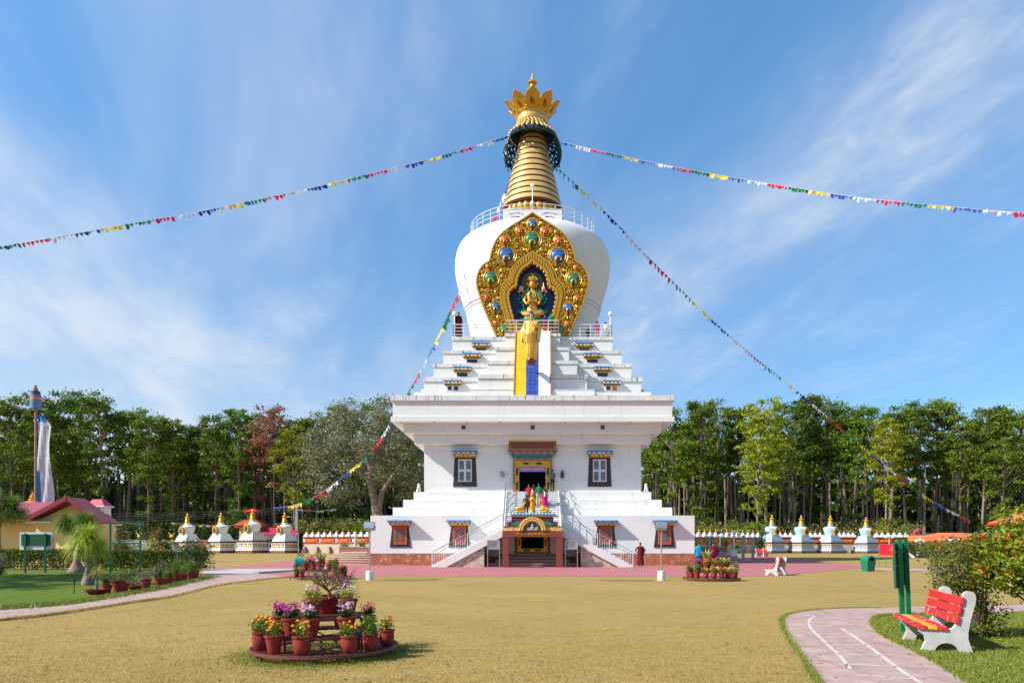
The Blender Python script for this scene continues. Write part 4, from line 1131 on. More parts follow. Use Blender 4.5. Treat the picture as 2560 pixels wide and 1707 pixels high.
for i in range(NS):
    a0 = 2 * math.pi * i / NS; da = 2 * math.pi / NS; am = a0 + da / 2
    front_gap = abs(((math.degrees(am) + 90 + 180) % 360) - 180) < 50
    tm = .30 if front_gap else 1.0
    for t0 in ((0, .25, .5, .75) if not front_gap else (0,)):
        t1 = min(t0 + .25, tm)
        b.tube([P2(a0 + da * .12, t0), P2(am - da * .3, (t0 + t1) / 2), P2(am, t1)], .075, 5); b.tube([P2(a0 + da * .88, t0), P2(am + da * .3, (t0 + t1) / 2), P2(am, t1)], .075, 5)
        b.tube([P2(am + da * .28 * math.cos(q), (t0 + t1) / 2 + .09 * math.sin(q)) for q in [2 * math.pi * j / 8 for j in range(9)]], .06, 5)
    if not front_gap:
        b.tube([P2(am, 1.0), (P2(am, 1)[0], P2(am, 1)[1], P2(am, 1)[2] - .25)], [.07, .03], 5); b.ball((P2(am, 1)[0], P2(am, 1)[1], P2(am, 1)[2] - .3), .08, 6, 5)
    b.tube([P2(a0, 0), P2(a0, .5 if not front_gap else .2), P2(a0, .93 if not front_gap else .22)], .05, 5)
for t in (.02, .26): b.tube([P2(2 * math.pi * j / 44, t) for j in range(45)], .07, 5)
b.tube([P2(R(-90 + 50) + R(260) * j / 36, .55) for j in range(37)], .06, 5); b.tube([P2(R(-90 + 50) + R(260) * j / 36, .80) for j in range(37)], .06, 5)
b.build('hanging_lace', M_TEALD, stupa, 60)
b = MB(); b.lathe([(1.28, 39.25), (1.42, 39.3), (1.46, 39.55), (1.38, 39.66), (1.34, 39.85), (1.42, 39.95), (1.36, 40.05), (.6, 40.2)], 40); b.build('gold_collar', M_GOLDL, stupa, 40)
petm = [M_GOLDL, M_MAROON, M_GOLD]
NPT = 9
for i in range(NPT):
    a = -math.pi / 2 + 2 * math.pi * i / NPT
    p = MB()
    # petal outline in its own plane: across u, up t
    ol = [(0.0, .42), (.15, .56), (.45, .66), (.72, .60), (.9, .38), (1.0, .13), (1.06, 0)]
    H = 1.42
    def pos(u, t, k=0.0):
        out = .52 * t + .48 * t * t
        r = 1.42 + out + k; z = 39.98 + H * t * .86
        return (r * math.cos(a) - u * math.sin(a), r * math.sin(a) + u * math.cos(a), z)
    L1 = [pos(-w, t) for t, w in ol[:-1]] + [pos(0, 1.06)] + [pos(w, t) for t, w in ol[:-1]][::-1]
    L2 = [pos(-w, t, -.10) for t, w in ol[:-1]] + [pos(0, 1.06, -.1)] + [pos(w, t, -.1) for t, w in ol[:-1]][::-1]
    p.loft([L1, L2], 0)
    q = [(.22, .15), (.3, .2), (.6, .22), (.72, .16), (.82, 0)]
    L3 = [pos(-w, t, .03) for t, w in q[:-1]] + [pos(0, .84, .03)] + [pos(w, t, .03) for t, w in q[:-1]][::-1]
    L4 = [pos(-w, t, -.02) for t, w in q[:-1]] + [pos(0, .84, -.02)] + [pos(w, t, -.02) for t, w in q[:-1]][::-1]
    pet = p.build('lotus_petal', M_GOLD, stupa)
    c = MB(); c.loft([L3, L4]); c.build('red_panel', M_MAROON if False else mat('petal_red', (0.30, 0.03, 0.015), .5), pet)
    g = MB()
    g.tube([pos(-.08, .32, .06), pos(.10, .36, .06), pos(.08, .46, .06), pos(-.08, .48, .06), pos(.09, .56, .06), pos(.0, .66, .06), pos(0, .76, .06)], .032, 4)
    g.tube([pos(-.1, .26, .06), pos(.12, .26, .06)], .03, 4)
    for t, w in ol:
        for s in (-1, 1): g.ball(pos(s * (w - .04), t * .97 + .015, .02), .055, 6, 5)
    g.build('gold_syllable', M_GOLD, pet, 60)
b = MB()
fz = lambda y: 44.85 - y * .009206
b.lathe(smooth_prof([(.62, 40.1), (.66, 41.2), (.60, 41.7), (.52, 42.1), (.56, 42.3), (.46, 42.45), (.35, 42.6), (.24, 42.75), (.22, 42.95), (.20, 43.0), (.32, 43.05), (.34, 43.2), (.25, 43.32), (.16, 43.42), (.13, 43.6), (.07, 43.75), (.05, 43.9), (.002, 44.05)], 2), 20)
for z, r in ((42.15, .60), (43.12, .36)):
    for k in range(10):
        a = 2 * math.pi * k / 10; b.ball((r * math.cos(a), r * math.sin(a), z), .09, 6, 5)
b.build('finial', M_GOLD, stupa, 50)
# ---- railings and globe lamps on the top terrace
zr = TZ[4][1]; wr = TZ[4][0] - .12
def rail_run(name, pts, h, par, nseg, rows=3):
    r = MB()
    for (x0, y0, z0_), (x1, y1, z1_) in zip(pts, pts[1:]):
        L_ = math.dist((x0, y0), (x1, y1)); n = max(1, round(L_ / nseg))
        for k in range(rows + 1):
            zz = h * (1 - k * .27); r.tube([(x0, y0, z0_ + zz), (x1, y1, z1_ + zz)], .028 if k else .036, 5)
        for k in range(n + 1):
            x, y = x0 + (x1 - x0) * k / n, y0 + (y1 - y0) * k / n; r.tube([(x, y, z0_), (x, y, z0_ + h)], .034, 5)
    return r.build(name, M_WMETAL, par)
xb = TZ[4][2] - .1; yb = wr + BAYD
zr += .01
rail_run('terrace_railing', [(-wr, wr, zr), (-wr, -wr, zr), (-xb, -wr, zr)], 1.0, stupa, .88)
rail_run('terrace_railing', [(xb, -wr, zr), (wr, -wr, zr), (wr, wr, zr), (-wr, wr, zr)], 1.0, stupa, .88)
rail_run('terrace_railing', [(-xb, -wr, zr + .03), (-xb, -yb, zr + .03), (xb, -yb, zr + .03), (xb, -wr, zr + .03)], 1.02, stupa, .88)
for s in (-1, 1):
    l = MB(); l.tube([(s * (wr - .1), -wr + .1, zr), (s * (wr - .1), -wr + .1, zr + 1.75)], .045, 6); lo = l.build('globe_lamp', M_WMETAL, stupa)
    l = MB(); l.ball((s * (wr - .1), -wr + .1, zr + 1.9), .19, 14, 10); l.build('globe', M_PEARL, lo, 180)
# ---------------------------------------------------------------- entrance porch in front of the landing
def zy(v, d): return CH + (VH - v) / F * d
PY = 46.75
porch = thing('entrance_porch', 'brown entrance porch with painted arch, gold lettering and blue scalloped roof edge', 'porch', (0, PY, 0))
for s in (-1, 1):
    b = MB(); b.box(min(s * 1.60, s * 2.02), max(s * 1.60, s * 2.02), 0, .45, 0, 2.05); b.build('column', M_BROWN, porch)
b = MB(); b.box(-2.02, 2.02, -.02, .47, 2.05, 2.46); beam = b.build('beam', M_BROWN, porch)
# Tibetan-style line of gold lettering: head stroke with hanging strokes, one letter after another
gl = {'k': [((0, 1), (1, 1)), ((.1, 1), (.1, .35)), ((.5, 1), (.5, .1)), ((.9, 1), (.9, .1)), ((.1, .35), (.3, .5))],
      'b': [((0, 1), (1, 1)), ((.1, 1), (.1, .2)), ((.9, 1), (.9, .2)), ((.1, .2), (.9, .2))],
      'm': [((0, 1), (1, 1)), ((.15, 1), (.15, .3)), ((.15, .3), (.85, .3)), ((.85, 1), (.85, -.2)), ((.15, .3), (0, .05))],
      'l': [((0, 1), (.45, 1)), ((.45, 1), (.45, .3)), ((.45, .3), (.1, .3)), ((.6, 1), (1, 1)), ((.9, 1), (.9, -.1)), ((.6, .8), (.6, .3))],
      's': [((0, 1), (1, 1)), ((.1, 1), (.1, .5)), ((.1, .5), (.6, .3)), ((.6, .3), (.3, .05)), ((.9, 1), (.9, -.1))],
      'i': [((0, 1), (1, 1)), ((.15, 1), (.15, .2)), ((.8, 1), (.8, -.1)), ((.2, 1.25), (.5, 1.45)), ((.5, 1.45), (.8, 1.2))],
      'e': [((0, 1), (1, 1)), ((.5, 1), (.5, .4)), ((.5, .4), (.1, .1)), ((.8, 1), (.8, 0)), ((.3, 1.45), (.7, 1.2))],
      'u': [((0, 1), (1, 1)), ((.3, 1), (.3, .5)), ((.3, .5), (.8, .5)), ((.8, 1), (.8, .1)), ((.8, .1), (.5, -.35)), ((.5, -.35), (.9, -.5))],
      'o': [((0, 1), (1, 1)), ((.2, 1), (.2, .3)), ((.2, .3), (.8, .3)), ((.8, 1), (.8, .3)), ((.2, 1.3), (.5, 1.15)), ((.5, 1.15), (.8, 1.35))],
      '.': [((.1, 1), (.3, .9))], '|': [((.3, 1.1), (.3, -.2))], 'Y': [((.2, 1.2), (.5, .8)), ((.5, .8), (.8, 1.2)), ((.5, .8), (.45, .1)), ((.2, .6), (.6, .5))], ' ': []}
def glyphs(b, text, x0, x1, z, h, y, t, m=0):
    wsum = sum(.45 if c in '.|' else (.7 if c == ' ' else 1) for c in text); u = (x1 - x0) / wsum; x = x0
    for c in text:
        w = u * (.45 if c in '.|' else (.7 if c == ' ' else 1))
        for (a, b1), (c1, d1) in gl.get(c, gl['k' if c == 'd' else 'l']):
            b.bar((x + a * w * .85, y, z + b1 * h), (x + c1 * w * .85, y, z + d1 * h), t, t * .6, m)
        x += w
b = MB(); glyphs(b, 'Y. uk.b.su. lms.bbk.bi.mko.den.iki.do.bi.|', -1.25, 1.25, 2.17, .16, -.035, .022)
b.build('lettering', M_GOLD, beam)
M_FLAME = mat('orange_cloud_painting', (0.62, 0.20, 0.04), 0.6, col2=(0.75, 0.50, 0.16), scale=5, lo=.4, hi=.6)
b = MB()
b.box(-2.0, 2.0, .02, .42, 2.462, 2.72, 0); b.box(-1.98, 1.98, .0, .42, 2.722, 2.77, 1)
b.build('painted_panel', [M_FLAME, M_GREEN], porch)
b = MB()
b.box(-1.72, 1.72, .03, .42, 2.772, 3.09, 0)
for s in (-1, 1):
    b.prism([(s * .5, 2.80), (s * 1.0, 2.80), (s * 1.35, 2.86), (s * 1.5, 2.93), (s * 1.35, 3.0), (s * 1.0, 3.06), (s * .5, 3.06)], .0, .05, m=1)
    b.tube([(s * 1.62, .01, 2.85), (s * 1.70, .01, 2.85), (s * 1.70, .01, 3.03), (s * 1.60, .01, 3.03), (s * 1.60, .01, 2.94), (s * 1.66, .01, 2.94)], .022, 4, 2)
    b.tube([(s * .45, .015, 2.80), (s * 1.0, .015, 2.79), (s * 1.52, .015, 2.93), (s * 1.0, .015, 3.07), (s * .45, .015, 3.06)], .018, 4, 3)
b.build('painted_frieze', [M_MAROON, M_GREEN, M_PINK, M_GOLD], porch)
b = MB()
b.box(-1.40, 1.40, .04, .42, 3.092, 3.37, 0); b.box(-1.34, 1.34, .02, .1, 3.12, 3.28, 1); b.box(-1.42, 1.42, .0, .42, 3.372, 3.42, 2)
b.build('upper_frieze', [M_NAVY, M_MAG, M_TEALD], porch)
# arch with carved gold surround and dark relief
ao, ai = [], []
for i in range(31):
    a = math.pi * i / 30
    k = 1 + .035 * math.cos(a * 6)
    ao.append((-.92 * math.cos(a) * (1 + .06 * math.sin(a * 2) ** 2), 2.47 + .94 * math.sin(a) ** .9)); ai.append((-.60 * math.cos(a) * (1 - .13 * (abs(math.cos(a)) < .75) * (abs(math.cos(a)) > .45)), 2.47 + .58 * math.sin(a)))
b = MB(); band(b, ao, ai, -.10, .06); arch = b.build('arch', M_GOLD, porch)
b = MB()
for i in range(24):
    a = math.pi * (i + .5) / 24
    for q in (.70, .84): b.ball((-q * math.cos(a), -.11, 2.47 + q * 1.0 * math.sin(a)), .065, 6, 5)
b.build('carved_relief', M_GOLDL, arch, 60)
b = MB(); b.add([(x, -.02, z) for x, z in ai], [tuple(range(31))])
arc = b.build('relief_panel', M_DGREY, arch)
b = MB(); b.ball((0, -.04, 2.62), (.16, .06, .18), 10, 7); b.ball((0, -.05, 2.84), (.09, .06, .10), 10, 7)
for s in (-1, 1): b.ball((s * .28, -.03, 2.60), (.11, .04, .13), 8, 6); b.ball((s * .2, -.04, 2.52), (.2, .05, .06), 8, 6)
b.build('seated_figure_relief', M_GREY, arch, 60)
# eave: gold fringe, blue roundels, roof slab
b = MB()
b.box(-1.78, 1.78, -.12, .55, 3.422, 3.50, 0)
for k in range(44): b.prism([(-1.76 + k * .08, 3.42), (-1.72 + k * .08, 3.36), (-1.68 + k * .08, 3.42)], -.12, -.09, m=0)
eave = b.build('eave', M_GOLD, porch)
b = MB()
b.loft([[(-1.74, -.10, 3.502), (1.74, -.10, 3.502), (1.74, .52, 3.502), (-1.74, .52, 3.502)], [(-1.50, .02, 3.68), (1.50, .02, 3.68), (1.50, .42, 3.68), (-1.50, .42, 3.68)]])
b.build('roof', M_WHITE, porch)
b = MB()
for k in range(14):
    x = -1.43 + k * .22; i0 = len(b.v); b.lathe([(.078, 0), (.078, .5)], 12); b.xf(Matrix.Translation((x, .30, 3.60)) @ Matrix.Rotation(R(90), 4, 'X'), i0)
b.build('roundel_tile', M_SKYB, porch, 40)
# finial and deer on the porch roof
fin = thing('roof_finial', 'tiered golden finial with white flame jewel on the porch roof', 'finial', (0, PY + .22, 3.68)); fin.scale = (.70, .70, .97)
b = MB(); b.lathe(smooth_prof([(.34, 0), (.34, .06), (.30, .12), (.30, .18), (.27, .26), (.28, .30), (.25, .42), (.26, .46), (.23, .58), (.24, .62), (.20, .72), (.21, .76), (.30, .84), (.34, .92), (.26, 1.02), (.16, 1.12), (.24, 1.20), (.26, 1.25), (.06, 1.27)], 1), 24)
b.build('tiered_body', M_GOLD, fin, 40)
b = MB(); b.lathe(smooth_prof([(.05, 1.25), (.12, 1.33), (.14, 1.42), (.09, 1.53), (.002, 1.66)], 3), 16); b.build('flame_jewel', M_WHITE, fin, 60)
b = MB(); b.ball((0, -.12, 1.40), (.06, .05, .07), 8, 6); b.build('jewel_core', M_GOLD, fin, 60)

# ------------------------------------------------------------------ skin-grown bodies for statues, animals and people
def skin_mesh(joints, edges, name, mats, assign, root, sub=1):
    """joints: name -> (pos, radius); edges: list of pairs; assign(mid point, nearest edge) -> material index"""
    names = list(joints); idx = {n: i for i, n in enumerate(names)}
    me = bpy.data.meshes.new('skin'); me.from_pydata([joints[n][0] for n in names], [(idx[a], idx[b]) for a, b in edges], [])
    o = bpy.data.objects.new('skin', me); COL.objects.link(o)
    md = o.modifiers.new('s', 'SKIN'); md.use_smooth_shade = True
    if not me.skin_vertices: pass
    sv = me.skin_vertices[0].data
    for n in names:
        r = joints[n][1]; r = r if isinstance(r, tuple) else (r, r)
        sv[idx[n]].radius = r; sv[idx[n]].use_root = (n == root)
    if sub:
        ms = o.modifiers.new('u', 'SUBSURF'); ms.levels = sub; ms.render_levels = sub
    dg = bpy.context.evaluated_depsgraph_get()
    out = bpy.data.meshes.new_from_object(o.evaluated_get(dg)); out.name = name
    bpy.data.objects.remove(o); bpy.data.meshes.remove(me)
    out.materials.clear()
    for x in mats: out.materials.append(x)
    segs = [(a, b, Vector(joints[a][0]), Vector(joints[b][0])) for a, b in edges]
    mi = []
    for p in out.polygons:
        c = p.center; best = None; bd = 1e9
        for a, b, A, B in segs:
            t = B - A; q = max(0, min(1, (c - A).dot(t) / max(t.length_squared, 1e-12))); d = (c - (A + t * q)).length - 0.5 * ((joints[a][1] if not isinstance(joints[a][1], tuple) else joints[a][1][0]) * (1 - q) + (joints[b][1] if not isinstance(joints[b][1], tuple) else joints[b][1][0]) * q)
            if d < bd: bd = d; best = (a, b)
        mi.append(assign(c, best))
    out.polygons.foreach_set('material_index', mi)
    out.polygons.foreach_set('use_smooth', [True] * len(mi))
    return out
def deer_mesh():
    J = {'hip': ((-.28, 0, .22), .13), 'belly': ((0, 0, .22), .14), 'chest': ((.25, 0, .25), .13), 'neck0': ((.36, 0, .42), .075), 'neck1': ((.43, 0, .60), .055), 'head': ((.50, 0, .68), .06), 'muz': ((.62, 0, .64), .035),
         'fl1': ((.36, .10, .14), .06), 'fl2': ((.50, .12, .09), .035), 'fl3': ((.34, .13, .05), .03), 'fr1': ((.36, -.10, .14), .06), 'fr2': ((.50, -.12, .09), .035), 'fr3': ((.34, -.13, .05), .03),
         'hl1': ((-.20, .14, .14), .08), 'hl2': ((-.02, .18, .08), .045), 'hl3': ((-.20, .19, .04), .03), 'hr1': ((-.20, -.14, .14), .08), 'hr2': ((-.02, -.18, .08), .045), 'hr3': ((-.20, -.19, .04), .03),
         'tail': ((-.43, 0, .26), .03), 'el': ((.46, .07, .76), .018), 'er': ((.46, -.07, .76), .018), 'el2': ((.43, .12, .82), .012), 'er2': ((.43, -.12, .82), .012)}
    E = [('hip', 'belly'), ('belly', 'chest'), ('chest', 'neck0'), ('neck0', 'neck1'), ('neck1', 'head'), ('head', 'muz'), ('chest', 'fl1'), ('fl1', 'fl2'), ('fl2', 'fl3'), ('chest', 'fr1'), ('fr1', 'fr2'), ('fr2', 'fr3'),
         ('hip', 'hl1'), ('hl1', 'hl2'), ('hl2', 'hl3'), ('hip', 'hr1'), ('hr1', 'hr2'), ('hr2', 'hr3'), ('hip', 'tail'), ('head', 'el'), ('el', 'el2'), ('head', 'er'), ('er', 'er2')]
    return skin_mesh(J, E, 'deer', [M_GOLD], lambda c, e: 0, 'belly')
dme = deer_mesh()
for s, lb in ((-1, 'golden lying deer statue on the porch roof, left of the finial'), (1, 'golden lying deer statue on the porch roof, right of the finial')):
    d = thing('deer_statue', lb, 'statue', (s * .86, PY + .2, 3.685), 0, 'golden deer on the porch roof')
    o = link('body', dme, d); o.location = (0, 0, .10); o.rotation_euler = (0, 0, R(10) if s < 0 else R(170)); o.scale = (.74, .8, .88)
    b = MB(); b.lathe([(.38, 0), (.40, .05), (.35, .12), (.32, .13)], 20, sy=.5)
    for k in range(16): a = 2 * math.pi * k / 16; b.ball((.37 * math.cos(a), .19 * math.sin(a), .06), (.07, .07, .05), 6, 5)
    b.build('lotus_plinth', M_GOLD, d, 50)
# notice boards on both sides of the porch and dark floor mat
for s, lb in ((-1, 'grey notice board in steel frame, standing left of the porch'), (1, 'grey notice board in steel frame, standing right of the porch')):
    nb = thing('notice_board', lb, 'sign', (s * 2.62, PY + .15, 0), 0, 'notice boards beside the porch')
    f = MB(); w = .40
    for x in (-w, w): f.box(x - .025, x + .025, -.025, .025, 0, 1.82)
    for z in (1.24, 1.82): f.box(-w, w, -.024, .024, z - .025, z + .024)
    f.build('steel_frame', M_STEEL, nb)
    f = MB(); f.box(-w + .025, w - .025, -.012, .012, 1.265, 1.795); f.build('board', M_GREY, nb)
    f = MB()
    rr = random.Random(3)
    for k in range(9): f.box(-.33, -.33 + .66 * (rr.uniform(.8, 1) if k != 8 else .5), -.016, -.011, 1.72 - k * .048, 1.735 - k * .048)
    f.build('text_lines', M_DGREY, nb)
m_ = MB(); m_.bevbox(-.82, .82, -.32, .32, 0, .03, .01); dmo = m_.build('door_mat', M_DGREY); dmo.location = (.0, PY - .25, .010)
tag(dmo, 'long dark door mat on red paving before the porch', 'mat')
# snow lion statues on the step beside the upper block
def lion_mesh():
    J = {'hip': ((-.12, 0, .14), .13), 'mid': ((-.04, 0, .26), .12), 'chest': ((.06, 0, .36), .13), 'neck': ((.09, 0, .48), .10), 'head': ((.13, 0, .56), .105), 'muz': ((.23, 0, .53), .06),
         'fl': ((.12, .09, .28), .05), 'fl2': ((.15, .10, .04), .045), 'fl3': ((.21, .10, .03), .035), 'fr': ((.12, -.09, .28), .05), 'fr2': ((.15, -.10, .04), .045), 'fr3': ((.21, -.10, .03), .035),
         'hl': ((-.04, .14, .12), .08), 'hl2': ((.08, .16, .04), .045), 'hr': ((-.04, -.14, .12), .08), 'hr2': ((.08, -.16, .04), .045), 'tail': ((-.24, 0, .14), .04), 'tail2': ((-.28, 0, .30), .05), 'e1': ((.08, .08, .66), .03), 'e2': ((.08, -.08, .66), .03)}
    E = [('hip', 'mid'), ('mid', 'chest'), ('chest', 'neck'), ('neck', 'head'), ('head', 'muz'), ('chest', 'fl'), ('fl', 'fl2'), ('fl2', 'fl3'), ('chest', 'fr'), ('fr', 'fr2'), ('fr2', 'fr3'), ('hip', 'hl'), ('hl', 'hl2'), ('hip', 'hr'), ('hr', 'hr2'), ('hip', 'tail'), ('tail', 'tail2'), ('head', 'e1'), ('head', 'e2')]
    return skin_mesh(J, E, 'lion', [M_WHITE], lambda c, e: 0, 'mid')
lme = lion_mesh()
for s, lb in ((-1, 'small white snow lion statue with green mane on the left step corner'), (1, 'small white snow lion statue with green mane on the right step corner')):
    t = thing('snow_lion_statue', lb, 'statue', (s * 8.82, CY - 8.85, 5.58), R(-90 + s * -20), 'snow lions on the steps')
    link('body', lme, t)
    b = MB()
    for k in range(10):
        a = 2 * math.pi * k / 10; b.ball((.05 + .02 * math.cos(a), .11 * math.cos(a), .47 + .12 * math.sin(a)), .05, 6, 5)
    b.ball((-.29, 0, .36), (.05, .05, .09), 7, 5); b.tube([(-.05, .13, .2), (.02, .15, .3), (.1, .13, .25)], .02, 5)
    b.build('green_mane', M_GREEN, t, 60)
# standing golden statue in front of the tiled ramp
def human(name, mats, assign, pose, h=1.7, sub=1, fingers=True, fat=1.0, hk=1.0):
    """mats: skin, top, trousers, shoes; faces -Y; pose overrides joints"""
    J = {'pelvis': (0, 0, .93), 'spine': (0, .01, 1.12), 'chest': (0, .0, 1.30), 'neck': (0, .01, 1.46), 'head': (0, -.01, 1.555), 'crown': (0, .0, 1.66), 'nose': (0, -.085, 1.575),
         'shL': (.17, 0, 1.40), 'elL': (.235, .02, 1.13), 'wrL': (.25, -.05, .89), 'paL': (.255, -.07, .82), 'shR': (-.17, 0, 1.40), 'elR': (-.235, .02, 1.13), 'wrR': (-.25, -.05, .89), 'paR': (-.255, -.07, .82),
         'hiL': (.095, 0, .88), 'knL': (.105, -.02, .49), 'anL': (.105, .02, .085), 'toL': (.12, -.13, .035), 'hiR': (-.095, 0, .88), 'knR': (-.105, -.02, .49), 'anR': (-.105, .02, .085), 'toR': (-.12, -.13, .035)}
    J.update(pose)
    Rd = {'pelvis': (.155, .115), 'spine': (.14, .10), 'chest': (.165, .115), 'neck': .052, 'head': (.075, .09), 'crown': (.062, .075), 'nose': .014, 'sh': .062, 'el': .045, 'wr': .03, 'pa': (.04, .022), 'hi': .095, 'kn': .062, 'an': .042, 'to': .034}
    E = [('pelvis', 'spine'), ('spine', 'chest'), ('chest', 'neck'), ('neck', 'head'), ('head', 'crown'), ('head', 'nose')]
    for s in 'LR':
        E += [('chest', 'sh' + s), ('sh' + s, 'el' + s), ('el' + s, 'wr' + s), ('wr' + s, 'pa' + s), ('pelvis', 'hi' + s), ('hi' + s, 'kn' + s), ('kn' + s, 'an' + s), ('an' + s, 'to' + s)]
    if fingers:
        for s in 'LR':
            p, w = Vector(J['pa' + s]), Vector(J['wr' + s]); d = (p - w).normalized(); side = d.cross(Vector((1, 0, 0)) if abs(d.x) < .7 else Vector((0, 0, 1))).normalized(); fr = d.cross(side).normalized()
            for k, (o, L_) in enumerate(((-.028, .075), (-.010, .085), (.010, .08), (.028, .06))):
                J['f%d%s' % (k, s)] = tuple(p + d * .035 + side * o); J['g%d%s' % (k, s)] = tuple(p + d * (.035 + L_) + side * o * 1.15 + fr * .018)
                Rd['f%d%s' % (k, s)] = .009; Rd['g%d%s' % (k, s)] = .008; E += [('pa' + s, 'f%d%s' % (k, s)), ('f%d%s' % (k, s), 'g%d%s' % (k, s))]
            J['t' + s] = tuple(p - side * .055 + d * .02 + fr * .02); Rd['t' + s] = .010; E += [('pa' + s, 't' + s)]
    k = h / 1.7
    JJ = {}
    for n, p in J.items():
        r = Rd.get(n) or Rd.get(n[:2]); r = r if isinstance(r, tuple) else (r, r)
        ff = fat if n[0] not in 'fgt' and n not in ('head', 'crown', 'nose') else hk
        JJ[n] = (tuple(c * k for c in p), (r[0] * k * ff, r[1] * k * ff))
    return skin_mesh(JJ, E, name, mats, assign, 'pelvis', sub)
def dress_assign(sleeve='short', skirt=False):
    def f(c, e):
        a, b = e
        if a in ('neck', 'head') or b in ('neck',) and False: return 0
        if a[:2] in ('wr', 'pa') or a[0] in 'fg' and len(a) == 3: return 0
        if a[:2] == 'el' and sleeve == 'short': return 0
        if a[:2] in ('hi', 'kn'): return 2
        if a[:2] == 'an': return 3
        if a == 'pelvis' and b[:2] == 'hi': return 2
        return 1
    return f
def hair_mesh(k=1.0, bun=False, long=False, cap=None):
    b = MB(); b.ball((0, .012 * k, 1.625 * k), (.088 * k, .100 * k, .098 * k), 14, 10, 0, z0=-.35)
    if bun: b.ball((0, .11 * k, 1.60 * k), .05 * k, 8, 6)
    if long: b.tube([(0, .085 * k, 1.60 * k), (0, .12 * k, 1.45 * k), (0, .135 * k, 1.28 * k), (0, .12 * k, 1.12 * k)], [.055 * k, .05 * k, .035 * k, .02 * k], 7)
    return b
def robe(b, prof, k=1.0, folds=9, amp=.05, seed=0, c=(0, 0, 0), sy=.72):
    b.lathe([(r * k, z * k) for r, z in prof], 36, c, sy=sy, caps=False, wob=lambda a, z: 1 + amp * math.sin(a * folds + seed + z * 1.5) * (1.2 - min(1, z / (1.5 * k))))
    return b
YS = CY - (TZ[1][0] + BAYD) - 1.0
sz0 = zy(n3(390), YS); sz1 = zy(n3(5), YS); SH = sz1 - sz0
stt = thing('buddha_statue', 'tall golden standing robed statue with blue hair against the tiled ramp', 'statue', ((960 + 1172 / 3.178 - UC) / F * YS, YS, sz0), R(4))
kk = SH / 1.74
GS = [M_GOLD]
pose = {'shL': (.21, .0, 1.40), 'shR': (-.21, 0, 1.40), 'elL': (.30, .0, 1.14), 'wrL': (.14, -.20, 1.17), 'paL': (.09, -.23, 1.22), 'elR': (-.31, .03, 1.12), 'wrR': (-.34, -.02, .86), 'paR': (-.345, -.03, .79), 'toL': (.10, -.16, .035), 'toR': (-.10, -.16, .035), 'anL': (.09, 0, .085), 'anR': (-.09, 0, .085), 'head': (0, -.03, 1.575), 'crown': (0, -.01, 1.68)}
M_STG = mat('bright_statue_gold', (0.76, 0.50, 0.12), .34, .35, col2=(.70, .44, .09), scale=4); GS = [M_STG]
bm_ = human('statue', GS, lambda c, e: 0, pose, 1.7 * kk, fat=1.12, hk=1.3)
link('body', bm_, stt)
b = MB()
robe(b, [(.15, .06), (.185, .08), (.20, .35), (.225, .60), (.25, .85), (.25, 1.0), (.225, 1.15), (.23, 1.26), (.20, 1.36)], kk, 10, .05, 0.4, sy=.66)
b.build('robe', M_STG, stt, 60)
b = MB()
def arc_fold(zc, w, dip, r=.016):
    return [(w * math.cos(a) * kk, (-.02 - .195 * abs(math.sin(a)) ** .7) * kk * .95, (zc - dip * math.sin(a)) * kk) for a in [math.pi * i / 12 for i in range(13)]]
for i in range(5): b.tube(arc_fold(.95 - i * .05, .235 + .004 * i, .04 + .025 * i), .013 * kk, 6)
for i in range(4): b.tube([((.18 - .05 * i) * kk, -.185 * kk, 1.36 * kk), ((.10 - .05 * i) * kk, -.20 * kk, 1.15 * kk), ((.04 - .05 * i) * kk, -.20 * kk, .98 * kk)], .014 * kk, 6)
for s in (-.12, -.05, .03, .10, .16): b.tube([(s * kk, -.165 * kk, .52 * kk), (s * 1.02 * kk, -.175 * kk, .30 * kk), (s * 1.05 * kk, -.172 * kk, .10 * kk)], .015 * kk, 6)
b.build('robe_folds', M_GOLD, stt, 60)
b = MB()  # hanging sleeves
b.loft([[(-.25 * kk, -.06 * kk, 1.38 * kk), (-.35 * kk, 0, 1.2 * kk), (-.27 * kk, .08 * kk, 1.36 * kk)], [(-.27 * kk, -.06 * kk, 1.0 * kk), (-.40 * kk, 0, 1.0 * kk), (-.28 * kk, .08 * kk, 1.0 * kk)], [(-.27 * kk, -.05 * kk, .62 * kk), (-.40 * kk, -.02 * kk, .55 * kk), (-.28 * kk, .05 * kk, .62 * kk)]])
b.loft([[(.26 * kk, -.10 * kk, 1.30 * kk), (.34 * kk, -.02 * kk, 1.25 * kk), (.27 * kk, .08 * kk, 1.33 * kk)], [(.20 * kk, -.20 * kk, 1.05 * kk), (.34 * kk, -.05 * kk, 1.0 * kk), (.27 * kk, .08 * kk, 1.0 * kk)], [(.20 * kk, -.16 * kk, .74 * kk), (.30 * kk, -.06 * kk, .66 * kk), (.26 * kk, .03 * kk, .70 * kk)]])
b.build('sleeve', M_STG, stt, 60)
b = MB(); b.ball((0, .028 * kk, 1.632 * kk), (.108 * kk, .118 * kk, .135 * kk), 16, 12, z0=-.45); b.ball((0, .01 * kk, 1.765 * kk), (.055 * kk, .055 * kk, .055 * kk), 10, 7)
b.build('hair', mat('hair_blue', (0.02, 0.05, 0.20), .6, bump=.6, bscale=20), stt, 180)
b = MB()
